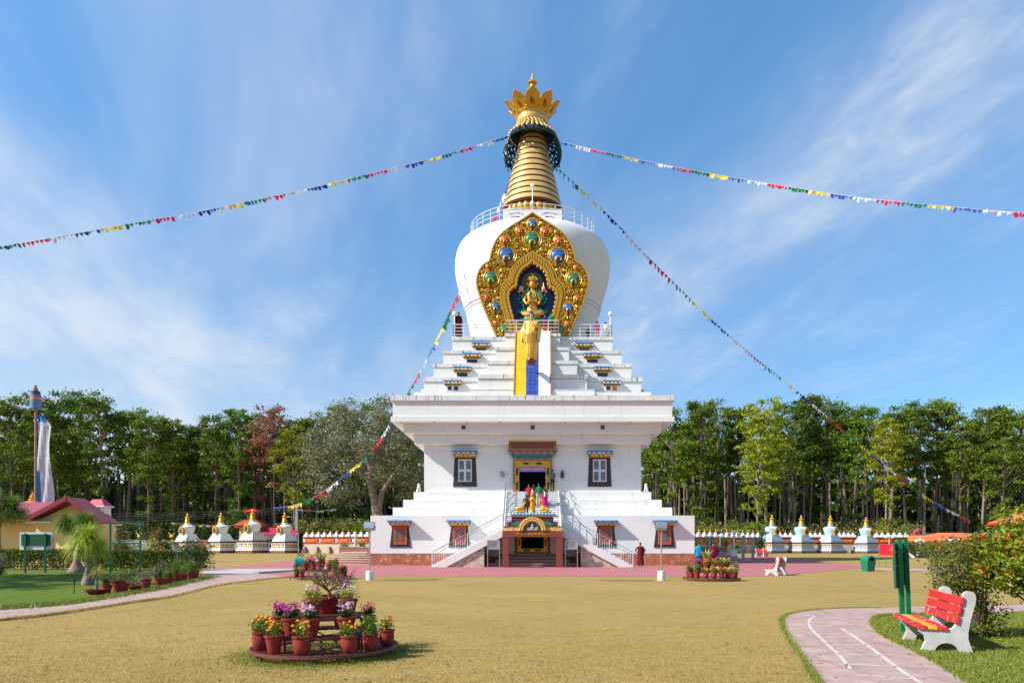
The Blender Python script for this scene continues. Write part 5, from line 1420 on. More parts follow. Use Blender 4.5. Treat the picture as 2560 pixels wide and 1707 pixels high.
for s in (-1, 1):
    b.ball((s * .095 * kk, 0, 1.555 * kk), (.016 * kk, .02 * kk, .055 * kk), 7, 6, 0)
    b.tube([(s * .05 * kk, -.092 * kk, 1.587 * kk), (s * .03 * kk, -.100 * kk, 1.584 * kk), (s * .014 * kk, -.098 * kk, 1.587 * kk)], .005 * kk, 5, 1)
    b.tube([(s * .055 * kk, -.088 * kk, 1.607 * kk), (s * .03 * kk, -.100 * kk, 1.614 * kk), (s * .01 * kk, -.10 * kk, 1.605 * kk)], .004 * kk, 5, 1)
b.tube([(-.025 * kk, -.092 * kk, 1.522 * kk), (0, -.10 * kk, 1.519 * kk), (.025 * kk, -.092 * kk, 1.522 * kk)], .006 * kk, 5, 1)
b.build('face', [M_STG, M_GOLDD], stt, 60)
b = MB(); b.lathe([(.15 * kk, -.03 * kk), (.19 * kk, -.01 * kk), (.19 * kk, .025 * kk)], 20, sy=.7); b.box(-.12 * kk, .12 * kk, 0, .36 * kk, -.05 * kk, -.004)
b.build('bracket', M_BROWN, stt, 40)
# ------------------------------------------------------------------ people
def person(label, loc, rz, mats, pose=None, h=1.68, sleeve='short', hair=None, extras=None, fat=1.0):
    t = thing('person', label, 'person', loc, rz)
    me = human('body', [M_SKIN] + mats, dress_assign(sleeve), pose or {}, h, fat=fat)
    link('body', me, t)
    k = h / 1.7
    hb = hair_mesh(k, **(hair or {}))
    hb.build('hair', M_HAIR, t, 180)
    e = MB()
    for s in (-1, 1): e.ball((s * .03 * k, -.088 * k, 1.592 * k), (.010 * k, .006 * k, .007 * k), 6, 4)
    e.tube([(-.022 * k, -.088 * k, 1.525 * k), (0, -.093 * k, 1.523 * k), (.022 * k, -.088 * k, 1.525 * k)], .004 * k, 4)
    e.build('face', M_CBRN, t)
    if extras: extras(t, k)
    return t
walk = {'knL': (.10, -.16, .50), 'anL': (.10, -.14, .10), 'toL': (.11, -.29, .05), 'knR': (-.10, .06, .48), 'anR': (-.10, .26, .13), 'toR': (-.11, .14, .035), 'elL': (.24, .10, 1.14), 'wrL': (.24, .06, .90), 'paL': (.24, .03, .83), 'elR': (-.24, -.08, 1.14), 'wrR': (-.23, -.20, .93), 'paR': (-.22, -.26, .88)}
hands_front = {'elL': (.24, .02, 1.12), 'wrL': (.12, -.20, 1.06), 'paL': (.07, -.24, 1.08), 'elR': (-.24, .02, 1.12), 'wrR': (-.12, -.20, 1.06), 'paR': (-.07, -.24, 1.08)}
hip_hand = {'elL': (.36, .08, 1.15), 'wrL': (.22, -.06, 1.0), 'paL': (.17, -.10, .99), 'elR': (-.36, .08, 1.15), 'wrR': (-.22, -.06, 1.0), 'paR': (-.17, -.10, .99)}
def monk_robe(wide=1.0, seed=0):
    def f(t, k):
        b = MB(); robe(b, [(.22 * wide, .16), (.21 * wide, .4), (.195, .75), (.19, .95), (.185, 1.05)], k, 11, .07, seed, sy=.8); b.build('robe', M_MONK, t, 60)
        b = MB(); robe(b, [(.20, .86), (.20, 1.05), (.205, 1.25), (.22, 1.38), (.16, 1.45), (.07, 1.47)], k, 7, .05, seed + 1, sy=.68)
        b.loft([[(-.20 * k, -.10 * k, 1.40 * k), (-.24 * k, 0, 1.38 * k), (-.20 * k, .11 * k, 1.40 * k)], [(-.22 * k, -.12 * k, 1.1 * k), (-.29 * k, 0, 1.1 * k), (-.22 * k, .13 * k, 1.1 * k)], [(-.20 * k, -.12 * k, .86 * k), (-.25 * k, 0, .80 * k), (-.20 * k, .13 * k, .84 * k)]])
        b.build('shawl', M_MONK, t, 60)
    return f
# beside the staircase
d = 47.5
person('monk in maroon robe walking beside the right staircase foot, hands held at waist', PT(1601, 1417, d)[:2] + (.008,), R(165), [M_MONK, M_MONK, M_CBRN], {**walk, **hip_hand}, 1.66, hair={}, extras=monk_robe(1.12, 1))
# behind the right flower rack
d = 41.0
def jacket(t, k):
    b = MB(); robe(b, [(.19, .82), (.185, 1.0), (.19, 1.2), (.20, 1.36), (.12, 1.45), (.06, 1.465)], k, 6, .03, 2, sy=.66); b.build('shawl', M_CBLUE, t, 60)
    b = MB(); robe(b, [(.20, .25), (.19, .6), (.18, .9)], k, 8, .05, 1, sy=.75); b.build('skirt', M_CJEAN, t, 60)
person('person in bright blue top seen from behind, standing behind the right flower rack', (PT(1747, 1420, d)[0], d, .008), R(180), [M_CBLUE, M_CJEAN, M_CBRN], hands_front, 1.70, hair={'bun': True}, extras=jacket)
def book(t, k):
    monk_robe(1.05, 3)(t, k); b = MB(); b.bevbox(-.12, .12, -.36, -.28, 1.0 * k, 1.20 * k, .01); b.build('held_box', M_CRED, t)
person('monk in maroon robe holding a red box, standing behind the right flower rack', (PT(1784, 1420, d + .5)[0], d + .5, .008), R(110), [M_MONK, M_MONK, M_CBRN], hands_front, 1.72, hair={}, extras=book)
# on the central stairs, seen from behind
def stair_pt(px, py):   # photograph point of the feet (zoomed picture) -> place on the central flight
    v = n4(py); u = 920 + px / 2.8
    n = 20; best = None
    for k in range(n):
        z = 2.60 + (5.62 - 2.60) * (k + 1) / n; y = 49.1 + (53.9 - 49.1) * (k + .5) / n
        vv = VH - (z - CH) / y * F
        if best is None or abs(vv - v) < best[0]: best = (abs(vv - v), (u - UC) / F * y, y, z)
    return best[1:]
def sari(t, k):
    b = MB(); robe(b, [(.24, .06), (.23, .3), (.21, .7), (.20, .95), (.17, 1.05)], k, 10, .06, 0, sy=.8); b.build('sari', M_CPINK, t, 60)
    b = MB(); b.loft([[(-.20 * k, .10 * k, 1.40 * k), (-.05 * k, .15 * k, 1.42 * k), (-.05 * k, .13 * k, 1.42 * k)], [(.0, .16 * k, 1.1 * k), (.18 * k, .16 * k, 1.1 * k), (.18 * k, .13 * k, 1.1 * k)], [(.05 * k, .19 * k, .75 * k), (.22 * k, .17 * k, .8 * k), (.2 * k, .15 * k, .8 * k)]]); b.build('sari_drape', M_CPINK, t)
    b = MB(); b.loft([[(-.03 * k, .16 * k, 1.25 * k), (.06 * k, .16 * k, 1.25 * k), (.06 * k, .14 * k, 1.25 * k)], [(-.05 * k, .20 * k, .85 * k), (.08 * k, .20 * k, .85 * k), (.08 * k, .18 * k, .85 * k)]]); b.build('white_sash', M_CWHT, t)
def kurta(m):
    def f(t, k):
        b = MB(); robe(b, [(.21, .62), (.195, .85), (.18, 1.05), (.19, 1.25), (.20, 1.37), (.10, 1.46)], k, 7, .04, 0, sy=.7); b.build('kurta', m, t, 60)
    return f
person('person in red shirt and dark jeans climbing the stairs, leftmost of four climbers', stair_pt(1126, 522), R(180), [M_CRED, M_CJEAN, M_CBRN], None, 1.72, hair={})
person('person in red kurta with plaited hair climbing the stairs, hidden below by the finial', stair_pt(1160, 516), R(180), [M_CRED, M_CRED, M_CBRN], hands_front, 1.58, hair={'long': True}, extras=kurta(M_CRED))
person('person in green shirt and tan trousers climbing the stairs', stair_pt(1196, 530), R(180), [M_CGRN, M_CTAN, M_CBRN], None, 1.78, hair={})
person('person in pink sari with green blouse climbing the stairs', stair_pt(1237, 522), R(180), [M_CGRN, M_CPINK, M_CBRN], {'elL': (.26, .02, 1.14), 'wrL': (.2, -.12, 1.0)}, 1.62, hair={'long': True}, extras=sari)
person('person in grey jacket leaning on the stair railing beside the upper door', ((920 + 1290 / 2.8 - UC) / F * 54.0, 54.0, 5.62), R(200), [M_CGREY, M_CDARK, M_CDARK], {'elL': (.30, .10, 1.18), 'wrL': (.42, -.05, 1.12), 'paL': (.47, -.10, 1.10), 'elR': (-.25, -.05, 1.14), 'wrR': (-.16, -.2, 1.0), 'head': (0, -.06, 1.55), 'crown': (0, -.06, 1.65)}, 1.72, 'long', hair={})
person('dark haired person low on the stairs, head showing beside the left deer', stair_pt(1107, 600), R(180), [M_CBRN, M_CDARK, M_CDARK], None, 1.60, hair={})
person('person in maroon top low on the stairs, head showing left of the finial', stair_pt(1125, 602), R(180), [M_MONK, M_CDARK, M_CDARK], None, 1.58, hair={})
# on the upper terrace
zt_ = TZ[4][1] + .01; yt_ = CY - TZ[4][0]
person('monk in maroon robe standing at the left corner of the top terrace', (-6.02, yt_ + .45, zt_), R(20), [M_MONK, M_MONK, M_CBRN], None, 2.1, hair={}, extras=monk_robe(1.15, 2))
person('person in purple top at the niche railing behind the golden statue', (1.02, yt_ - BAYD + .42, zt_ + .03), R(205), [M_CPURP, M_CRED, M_CDARK], hands_front, 1.62, hair={})
person('person in teal green jacket at the niche railing beside the frame', (1.48, yt_ - BAYD + .40, zt_ + .03), R(170), [M_CGRN, M_CDARK, M_CDARK], hands_front, 1.74, 'long', hair={})
person('small person in bright pink jacket behind the right terrace railing', (5.30, yt_ + .5, zt_), R(180), [M_CPINK, M_CPINK, M_CDARK], None, 1.40, 'long', hair={})
def cap(t, k):
    b = MB(); b.ball((0, 0, 1.66 * k), (.10 * k, .115 * k, .07 * k), 12, 7, z0=0); b.box(-.07 * k, .07 * k, -.19 * k, -.06 * k, 1.655 * k, 1.67 * k); b.build('cap', M_CDARK, t, 40)
person('person in pale top and dark cap at the right corner of the top terrace', (5.96, yt_ + .5, zt_), R(150), [M_CWHT, M_CTAN, M_CDARK], hands_front, 1.30, hair={}, extras=cap)
sit = {'pelvis': (0, 0, .28), 'spine': (0, .02, .46), 'chest': (0, 0, .64), 'neck': (0, 0, .80), 'head': (0, -.02, .89), 'crown': (0, -.01, 1.0), 'nose': (0, -.095, .91), 'shL': (.17, 0, .74), 'shR': (-.17, 0, .74), 'elL': (.24, -.08, .52), 'wrL': (.16, -.28, .46), 'paL': (.14, -.34, .44), 'elR': (-.24, -.08, .52), 'wrR': (-.16, -.28, .46), 'paR': (-.14, -.34, .44),
       'hiL': (.10, -.02, .26), 'hiR': (-.10, -.02, .26), 'knL': (.14, -.36, .50), 'knR': (-.14, -.36, .50), 'anL': (.12, -.40, .09), 'anR': (-.12, -.40, .09), 'toL': (.13, -.54, .04), 'toR': (-.13, -.54, .04)}
t = thing('person', 'dark haired person crouching low behind the right terrace railing', 'person', (4.55, yt_ + .5, zt_), R(170))
link('body', human('body', [M_SKIN, M_CDARK, M_CDARK, M_CDARK], dress_assign('long'), sit, 1.5), t)
b = MB(); b.ball((0, .01, .85), (.085, .095, .09), 12, 8, z0=-.3); b.build('hair', M_HAIR, t, 180)
# passing behind the green board on the right
d = 39.5
person('person with white bag striding past behind the green board posts', (PT(2247, 1429, d)[0], d, .006), R(75), [M_CWHT, M_CBRN, M_CDARK], {**walk, 'knR': (-.10, -.14, .52), 'anR': (-.10, -.22, .12), 'toR': (-.11, -.36, .08), 'knL': (.10, .08, .48), 'anL': (.10, .28, .16), 'toL': (.11, .18, .04), 'elR': (-.28, -.10, 1.18), 'wrR': (-.26, -.36, 1.10), 'paR': (-.26, -.42, 1.08)}, 1.72, hair={},
       extras=lambda t, k: (lambda b: (b.loft([[(-.30, -.46, 1.08), (-.22, -.46, 1.08), (-.22, -.40, 1.08), (-.30, -.40, 1.08)], [(-.31, -.78, .82), (-.23, -.74, .80), (-.23, -.62, .78), (-.31, -.64, .80)]]), b.build('white_bag', M_CWHT, t)))(MB()))
# ------------------------------------------------------------------ leaves and flowers
def leaf_quads(rng, n, centers, spread, size, aspect=.5, up=.35, jitter=.4):
    """n diamond leaves scattered about the centres (gaussian); returns (n,4,3)"""
    C = np.asarray(centers, float); k = rng.integers(0, len(C), n)
    sp = np.asarray(spread, float)
    if sp.ndim == 2: sp = sp[k]
    p = C[k] + rng.normal(0, 1, (n, 3)) * sp
    d = rng.normal(0, 1, (n, 3)); d[:, 2] = d[:, 2] * .7 + up; d /= np.linalg.norm(d, axis=1)[:, None]
    q = rng.normal(0, 1, (n, 3)); s = np.cross(d, q); s /= np.linalg.norm(s, axis=1)[:, None] + 1e-9
    L = size * (1 + jitter * rng.uniform(-1, 1, n))[:, None]; W = L * aspect * .5
    a = p - d * L * .5; b = p + s * W; c = p + d * L * .5; e = p - s * W
    return np.stack([a, b, c, e], 1)
def flower_ball(b, c, r, m=0, n=6):
    b.ball(c, (r, r, r * .75), n + 2, n, m)
# pots
def pot_mesh(kind=0):
    b = MB()
    if kind == 0: pr = [(.075, 0), (.115, .205), (.128, .208), (.130, .232), (.112, .234), (.105, .20)]
    elif kind == 1: pr = [(.070, 0), (.095, .03), (.112, .10), (.112, .16), (.105, .20), (.122, .212), (.122, .230), (.104, .232), (.10, .20)]
    elif kind == 2: pr = [(.15, 0), (.19, .06), (.26, .19), (.285, .20), (.285, .225), (.25, .227), (.24, .19)]
    else: pr = [(.12, 0), (.20, .09), (.225, .10), (.225, .115), (.20, .117), (.19, .09)]
    b.lathe(pr, 22); return b.mesh('pot', M_POT, 40), {0: (.106, .195), 1: (.101, .195), 2: (.245, .185), 3: (.19, .085)}[kind]
POTS = [pot_mesh(k) for k in range(4)]
SOILS = {}
def soil_mesh(k):
    if k not in SOILS:
        b = MB(); r, z = POTS[k][1]; b.lathe([(r, z), (r * .5, z + .012), (.001, z + .016)], 16, caps=False); SOILS[k] = b.mesh('soil', M_SOIL)
    return SOILS[k]
PLANT_CACHE = {}
def plant_meshes(style, seed):
    key = (style, seed)
    if key in PLANT_CACHE: return PLANT_CACHE[key]
    rng = np.random.default_rng(seed * 13 + 5); rr = random.Random(seed)
    lv, fl = MB(), MB(); lm, fm = M_LEAFG, M_FORA
    def bush(n, r, h, size, m=None, z=.21):
        cs = [(rr.uniform(-r, r) * .6, rr.uniform(-r, r) * .6, z + rr.uniform(.02, h)) for _ in range(14)]
        lv.bulk(leaf_quads(rng, n, cs, r * .32, size, .42, .5))
        for c in cs[:7]: lv.tube([(c[0] * .2, c[1] * .2, .2), (c[0] * .7, c[1] * .7, c[2] * .7 + .05), c], .0035, 4)
        return cs
    if style == 'marigold':
        cs = bush(420, .11, .17, .035); 
        for k in range(9):
            a = rr.uniform(0, 6.28); q = rr.uniform(.03, .13); flower_ball(fl, (q * math.cos(a), q * math.sin(a), rr.uniform(.29, .43)), rr.uniform(.020, .029))
    elif style == 'marigold_yellow':
        cs = bush(420, .11, .17, .035); fm = M_FYEL
        for k in range(11):
            a = rr.uniform(0, 6.28); q = rr.uniform(.02, .14); flower_ball(fl, (q * math.cos(a), q * math.sin(a), rr.uniform(.29, .43)), rr.uniform(.018, .028))
    elif style in ('magenta', 'pink', 'violet', 'white'):
        lm = M_LEAFD if style != 'white' else M_LEAFV
        cs = bush(300 if style != 'white' else 480, .09 if style != 'white' else .12, .11 if style != 'white' else .14, .045 if style != 'white' else .038); fm = {'magenta': M_FMAG, 'pink': M_FPNK, 'violet': M_FVIO, 'white': M_FWHT}[style]
        nfl = {'magenta': 44, 'pink': 26, 'violet': 26, 'white': 20}[style]
        hd = [(rr.uniform(-.10, .10), rr.uniform(-.10, .10), rr.uniform(.30, .42)) for _ in range(7)]
        fl.bulk(leaf_quads(rng, nfl * 5, hd, .022, .022, .9, .2))
    elif style == 'green':
        bush(560, .12, .26, .042)
    elif style == 'dark':
        lm = M_LEAFD; bush(420, .12, .22, .05)
    elif style == 'spiky':
        lm = M_LEAFV
        for k in range(15):
            a = k * 2.4; t = rr.uniform(.25, .9); L = rr.uniform(.26, .40)
            p0 = Vector((0, 0, .2)); p1 = Vector((math.cos(a) * L * t * .5, math.sin(a) * L * t * .5, .2 + L * .6)); p2 = Vector((math.cos(a) * L * t, math.sin(a) * L * t, .2 + L * (1.05 - .35 * t))); s = Vector((-math.sin(a), math.cos(a), 0)) * .018
            lv.add([p0 - s * .7, p0 + s * .7, p1 + s, p1 - s, p2], [(0, 1, 2, 3), (3, 2, 4)])
    out = (lv.mesh('foliage', lm), fl.mesh('blossoms', fm, 60) if fl.f else None)
    PLANT_CACHE[key] = out; return out
def potted(label, loc, style, kind=0, sc=1.0, seed=1, group=None, rz=None, cat='potted plant', hs=1.0):
    t = thing('potted_plant', label, cat, loc, rz if rz is not None else seed * 1.7, group); t.scale = (sc, sc, sc)
    link('pot', POTS[kind][0], t); link('soil', soil_mesh(kind), t)
    f, fl = plant_meshes(style, seed % 3)
    o = link('foliage', f, t); o.scale = (1, 1, hs)
    if fl: o2 = link('blossoms', fl, t); o2.scale = (1, 1, hs)
    return t
# ------------------------------------------------------------------ tiered flower racks
def round_rack(label, loc, radii, zs_, inner, rz, polygon=None, legs=6):
    t = thing('plant_rack', label, 'plant stand', loc, rz)
    n = polygon or 48
    for i, (r, z, ri) in enumerate(zip(radii, zs_, inner)):
        b = MB()
        def ring(rr_, z0, z1, th):
            b.lathe([(rr_ - th, z0), (rr_, z0), (rr_, z1), (rr_ - th, z1), (rr_ - th, z0)], n, caps=False)
        ring(r, z - .045, z, .02)
        if ri > 0: ring(ri, z - .04, z - .003, .02)
        ns = int(2 * math.pi * r / .075)
        nsp = 3 if ri > 0 else 5
        if ri > 0:
            for k in range(ns):
                a = 2 * math.pi * k / ns; q = math.cos(math.pi / n) / math.cos((a + 1e-6) % (2 * math.pi / n) - math.pi / n) if polygon else 1
                b.bar((ri * q * math.cos(a), ri * q * math.sin(a), z - .012), ((r - .015) * q * math.cos(a), (r - .015) * q * math.sin(a), z - .012), .022, .012)
        else:
            m_ = int(2 * r / .055)
            for k in range(1, m_):
                y = -r + 2 * r * k / m_; w = math.sqrt(max(0, (r - .02) ** 2 - y * y)); b.bar((-w, y, z - .012), (w, y, z - .012), .024, .012)
        ti = b.build('tier', M_RACK, t)
    lg = MB()
    for i, (r, z) in enumerate(zip(radii, zs_)):
        m_ = legs if i == 0 else 4
        for k in range(m_):
            a = 2 * math.pi * (k + (.5 if polygon and i == 0 else .15)) / m_ if not polygon or i else 2 * math.pi * k / m_
            rr_ = r - .03; p = (rr_ * math.cos(a), rr_ * math.sin(a)); l = MB(); l.bar((*p, 0), (*p, z - .045), .035, .035); l.build('leg', M_RACK, t)
    for k in range(3):
        a = math.pi * k / 3 + .3; r = radii[0] - .05; lg.bar((-r * math.cos(a), -r * math.sin(a), zs_[0] - .06 - .012 * k), (r * math.cos(a), r * math.sin(a), zs_[0] - .06 - .012 * k), .03, .012)
        if len(radii) > 1:
            r1 = radii[1] - .04; lg.bar((-r1 * math.cos(a), -r1 * math.sin(a), zs_[1] - .06 - .012 * k), (r1 * math.cos(a), r1 * math.sin(a), zs_[1] - .06 - .012 * k), .03, .012)
    lg.build('cross_brace', M_RACK, t)
    return t
RX, RYc = -3.01, 10.14
round_rack('round three-tier red-brown flower rack on the lawn in front', (RX, RYc, 0), (1.04, .73, .53), (.13, .33, .57), (.74, .48, 0), .73)
G1 = 'pots on the front flower rack'
TZ1 = (.132, .332, .572)
def on_rack(zx, zy_, tier):
    v = 1380 + zy_ / 4.9; u = 600 + zx / 4.9; x, y = GP(u, v, TZ1[tier])
    dx, dy = x - RX, y - RYc; r = math.hypot(dx, dy); lim = (.89, .605, .38)[tier]
    if tier < 2 and zy_ > 900 or zx > 1500:
        dx = max(-lim, min(lim, (u - 814) / (F / (RYc - .35)))); return (RX + dx, RYc - math.sqrt(lim * lim - dx * dx), TZ1[tier])
    if tier < 2:
        k = lim / max(r, 1e-6); return (RX + dx * k, RYc + dy * k, TZ1[tier])
    if r > lim: dx, dy = dx * lim / r, dy * lim / r
    return (RX + dx, RYc + dy, TZ1[tier])
for lb, zx, zy_, tier, st, kind, sc, sd in (
    ('red pot of bright marigolds at the far left of the front rack bottom tier', 255, 1150, 0, 'marigold', 0, 1.0, 1),
    ('large round-bellied red pot with big orange marigolds, bottom tier left of front rack', 390, 1240, 0, 'marigold', 1, 1.08, 2),
    ('flared red pot with trailing orange marigolds, bottom tier near the front leg', 635, 1275, 0, 'marigold', 0, 1.02, 3),
    ('red pot of pale green marigold at the front centre of the bottom tier', 1003, 1270, 0, 'marigold', 1, 1.06, 4),
    ('bellied red pot with upright marigold, bottom tier right of the front centre gap', 1510, 1200, 0, 'marigold', 1, .98, 5),
    ('red pot with leafy green plant lacking blooms, bottom tier right', 1712, 1150, 0, 'green', 1, .95, 1),
    ('red pot with sparse orange and yellow blooms, rightmost on the bottom tier', 1832, 1075, 0, 'marigold', 1, .95, 7),
    ('red pot with vivid magenta and pink blooms, middle tier left', 545, 985, 1, 'magenta', 0, 1.05, 1),
    ('red pot with pink blooms half hidden at the middle tier left edge', 470, 930, 1, 'pink', 0, .9, 2),
    ('red pot with dense purple-magenta blooms, middle tier front left', 765, 1030, 1, 'magenta', 0, 1.05, 3),
    ('red pot with pale violet blooms, middle tier front centre', 1030, 1030, 1, 'violet', 0, 1.05, 1),
    ('red pot with few whitish violet blooms, middle tier front right', 1415, 990, 1, 'violet', 0, 1.05, 2),
    ('red pot with loose pink and violet blooms, middle tier right end', 1600, 930, 1, 'pink', 0, .98, 3),
    ('red pot with lilac blooms at the back left of the middle tier', 640, 860, 1, 'violet', 0, .95, 6),
    ('small red pot in shade under the top tier, back of middle tier', 1260, 885, 1, 'dark', 0, .85, 1),
    ('red pot with cream and yellow foliage, top tier front', 878, 795, 2, 'white', 0, 1.05, 1),
    ('red pot with crimson bloom, top tier left behind the cream one', 760, 705, 2, 'pink', 0, .95, 1),
    ('red pot with cream blooms on the top tier, right of the bonsai bowl', 1335, 765, 2, 'white', 0, 1.0, 2),
    ('red pot with a few lilac blooms behind the cream pot, top tier right', 1440, 690, 2, 'violet', 0, .85, 3)):
    potted(lb, on_rack(zx, zy_, tier), st, kind, sc, sd, G1)
# bonsai bougainvillea in a wide bowl
def bare_shrub(rr, h, spread, nmain=7, sub=4, r0=.02, leanx=0):
    b = MB(); tips = []
    def grow(p, d, L, r, lev):
        pts = [p]; q = Vector(p)
        for k in range(4):
            d = (d + Vector((rr.uniform(-.35, .35), rr.uniform(-.35, .35), rr.uniform(-.15, .25)))).normalized(); q = q + d * (L / 4); pts.append(tuple(q))
        b.tube(pts, [r, r * .9, r * .8, r * .7, r * .55], 5)
        tips.append(tuple(q))
        if lev > 0:
            for k in range(sub if lev > 1 else 3):
                j = rr.choice((2, 3, 4)); dd = (d + Vector((rr.uniform(-1, 1), rr.uniform(-1, 1), rr.uniform(-.35, .55)))).normalized(); grow(pts[j], dd, L * rr.uniform(.55, .8), r * .55, lev - 1)
    for k in range(nmain):
        a = 2 * math.pi * k / nmain + rr.uniform(-.3, .3); grow((0, 0, 0), Vector((math.cos(a) * spread + leanx, math.sin(a) * spread, 1)).normalized(), h * rr.uniform(.4, .6), r0, 2)
    return b, tips
bp = on_rack(1090, 735, 2)
bon = thing('bonsai_bougainvillea', 'twisted bonsai with bare branches and purple blooms in wide bowl on top tier', 'potted plant', bp, .4)
o = link('bowl', POTS[2][0], bon); o.scale = (1.02, 1.02, 1.12); o = link('soil', soil_mesh(2), bon); o.scale = (1.02, 1.02, 1.12)
rr = random.Random(21)
tr, tips = bare_shrub(rr, .44, 2.3, 9, 5, .012)
b = MB(); b.tube([(0, 0, .2), (.015, 0, .27), (-.01, .01, .33)], [.032, .026, .022], 8); trunk = b; tr.xf(Matrix.Translation((-.01, .01, .32)) @ Matrix.Scale(1.15, 4, (1, 0, 0))); tips = [(-.01 + t[0] * 1.15, .01 + t[1], .32 + t[2]) for t in tips]
b.v += [];
base = len(b.v); b.v.extend(tr.v); b.f.extend([tuple(i + base for i in f) for f in tr.f]); b.m.extend(tr.m)
b.build('branches', M_TWIG, bon, 60)
rng = np.random.default_rng(8)
b = MB(); b.bulk(leaf_quads(rng, 900, tips, .030, .022, .6, .2)); b.build('foliage', leafm('bonsai_leaf', (.17, .15, .03), (.30, .22, .06), 0), bon)
b = MB(); b.bulk(leaf_quads(rng, 300, [t for t in tips if t[0] > -.1][:60:5], .020, .028, .8, .2)); b.build('blossoms', leafm('bougainvillea', (.30, .03, .26), (.42, .05, .34), 0), bon)
# two octagonal racks further back
def oct_rack(label, u, vfoot, halfpx, grp, rows):
    x, d0 = GP(u, vfoot); r = halfpx / F * d0 * 1.02; c = (x * (d0 + r) / d0, d0 + r, 0)
    round_rack(label, c, (r, r * .66), (.13, .42), (r * .70, 0), R(22.5), polygon=8, legs=8)
    for lb, ang, tier, st, kind, sc, sd in rows:
        rq = r * (.80 if tier == 0 else (.50 if tier == 1 else .18)); a = R(ang)
        potted(lb, (c[0] + rq * math.cos(a), c[1] + rq * math.sin(a), (.132, .422, .422)[tier]), st, kind, sc, sd, grp)
    return c, r
oct_rack('octagonal two-tier flower rack by the red plaza, behind the bonsai', 803, 1451, 76, 'pots on the back left flower rack', (
    ('dark leafy pot at the left end of the back left rack', 186, 0, 'dark', 0, 1.12, 1), ('small pot of yellow marigolds, lower tier left of the back left rack', 208, 0, 'marigold_yellow', 1, .98, 2),
    ('pot of orange marigolds, lower tier of the back left rack, behind bonsai twigs', 238, 0, 'marigold', 0, 1.1, 1), ('low pot with lilac bloom on the back left rack, lower tier right of centre', 296, 0, 'violet', 0, 1.05, 1),
    ('tall leafy pot with orange blooms at the front right of the back left rack', 322, 0, 'green', 0, 1.35, 2), ('pot with dark pink bloom at the right end of the back left rack', 342, 0, 'pink', 0, 1.2, 1),
    ('pot with dull foliage behind the right end of the back left rack', 356, 0, 'dark', 0, 1.1, 2), ('pot of yellow blooms, upper tier left of the back left rack', 196, 1, 'marigold_yellow', 0, 1.25, 1),
    ('pot of vivid magenta blooms, upper tier centre of the back left rack', 258, 1, 'magenta', 0, 1.2, 2), ('pot of yellow blooms, upper tier right of the back left rack', 318, 1, 'marigold_yellow', 0, 1.2, 3),
    ('pot of orange blooms at the upper tier right end of the back left rack', 350, 1, 'marigold', 0, 1.15, 2), ('high pot with crimson bloom, back of the back left rack', 150, 1, 'pink', 0, 1.45, 2),
    ('spiky yellow-green plant crowning the back left rack', 280, 2, 'spiky', 0, 1.7, 1), ('high pot with lilac bloom at the back right of the back left rack', 40, 1, 'violet', 0, 1.4, 3), ('high pot with dark foliage at the back of the back left rack', 105, 1, 'dark', 0, 1.3, 3)))
oct_rack('octagonal two-tier flower rack on the lawn before the maroon-robed monk', 1778, 1454, 73, 'pots on the back right flower rack', (
    ('leafy red pot at the left end of the back right rack', 184, 0, 'green', 0, 1.1, 1), ('leafy red pot second from the left on the back right rack', 200, 0, 'dark', 0, 1.1, 1),
    ('wide red pot with bushy grey-green plant, front left of the back right rack', 219, 0, 'green', 0, 1.3, 2), ('red pot with sparse yellow bloom, lower tier of the back right rack', 243, 0, 'marigold_yellow', 1, 1.05, 1),
    ('bellied red pot with tall yellow marigolds, lower tier centre of the back right rack', 262, 0, 'marigold_yellow', 1, 1.2, 2), ('red pot with orange marigolds, lower tier front right of the back right rack', 282, 0, 'marigold', 0, 1.15, 2),
    ('red pot with yellow and orange blooms, lower tier right of the back right rack', 302, 0, 'marigold_yellow', 0, 1.1, 3), ('red pot with white bloom near the right end of the back right rack', 328, 0, 'white', 0, 1.08, 1),
    ('red pot with loose green stems at the right end of the back right rack', 348, 0, 'green', 0, 1.25, 3), ('pot with magenta and orange blooms, upper tier left of the back right rack', 196, 1, 'magenta', 0, 1.3, 1),
    ('pot of dense orange marigolds, upper tier front left of the back right rack', 238, 1, 'marigold', 0, 1.3, 3), ('pot of small orange blooms, upper tier centre of the back right rack', 270, 1, 'marigold', 0, 1.2, 1),
    ('pot of bright yellow blooms, upper tier right of centre on the back right rack', 305, 1, 'marigold_yellow', 0, 1.35, 1), ('pot of orange blooms at the upper tier right end of the back right rack', 345, 1, 'marigold', 0, 1.3, 2),
    ('tall pale striped spiky plant crowning the back right rack', 170, 2, 'spiky', 0, 1.9, 2), ('pot with red blooms at the back of the back right rack', 60, 1, 'pink', 0, 1.4, 1)))
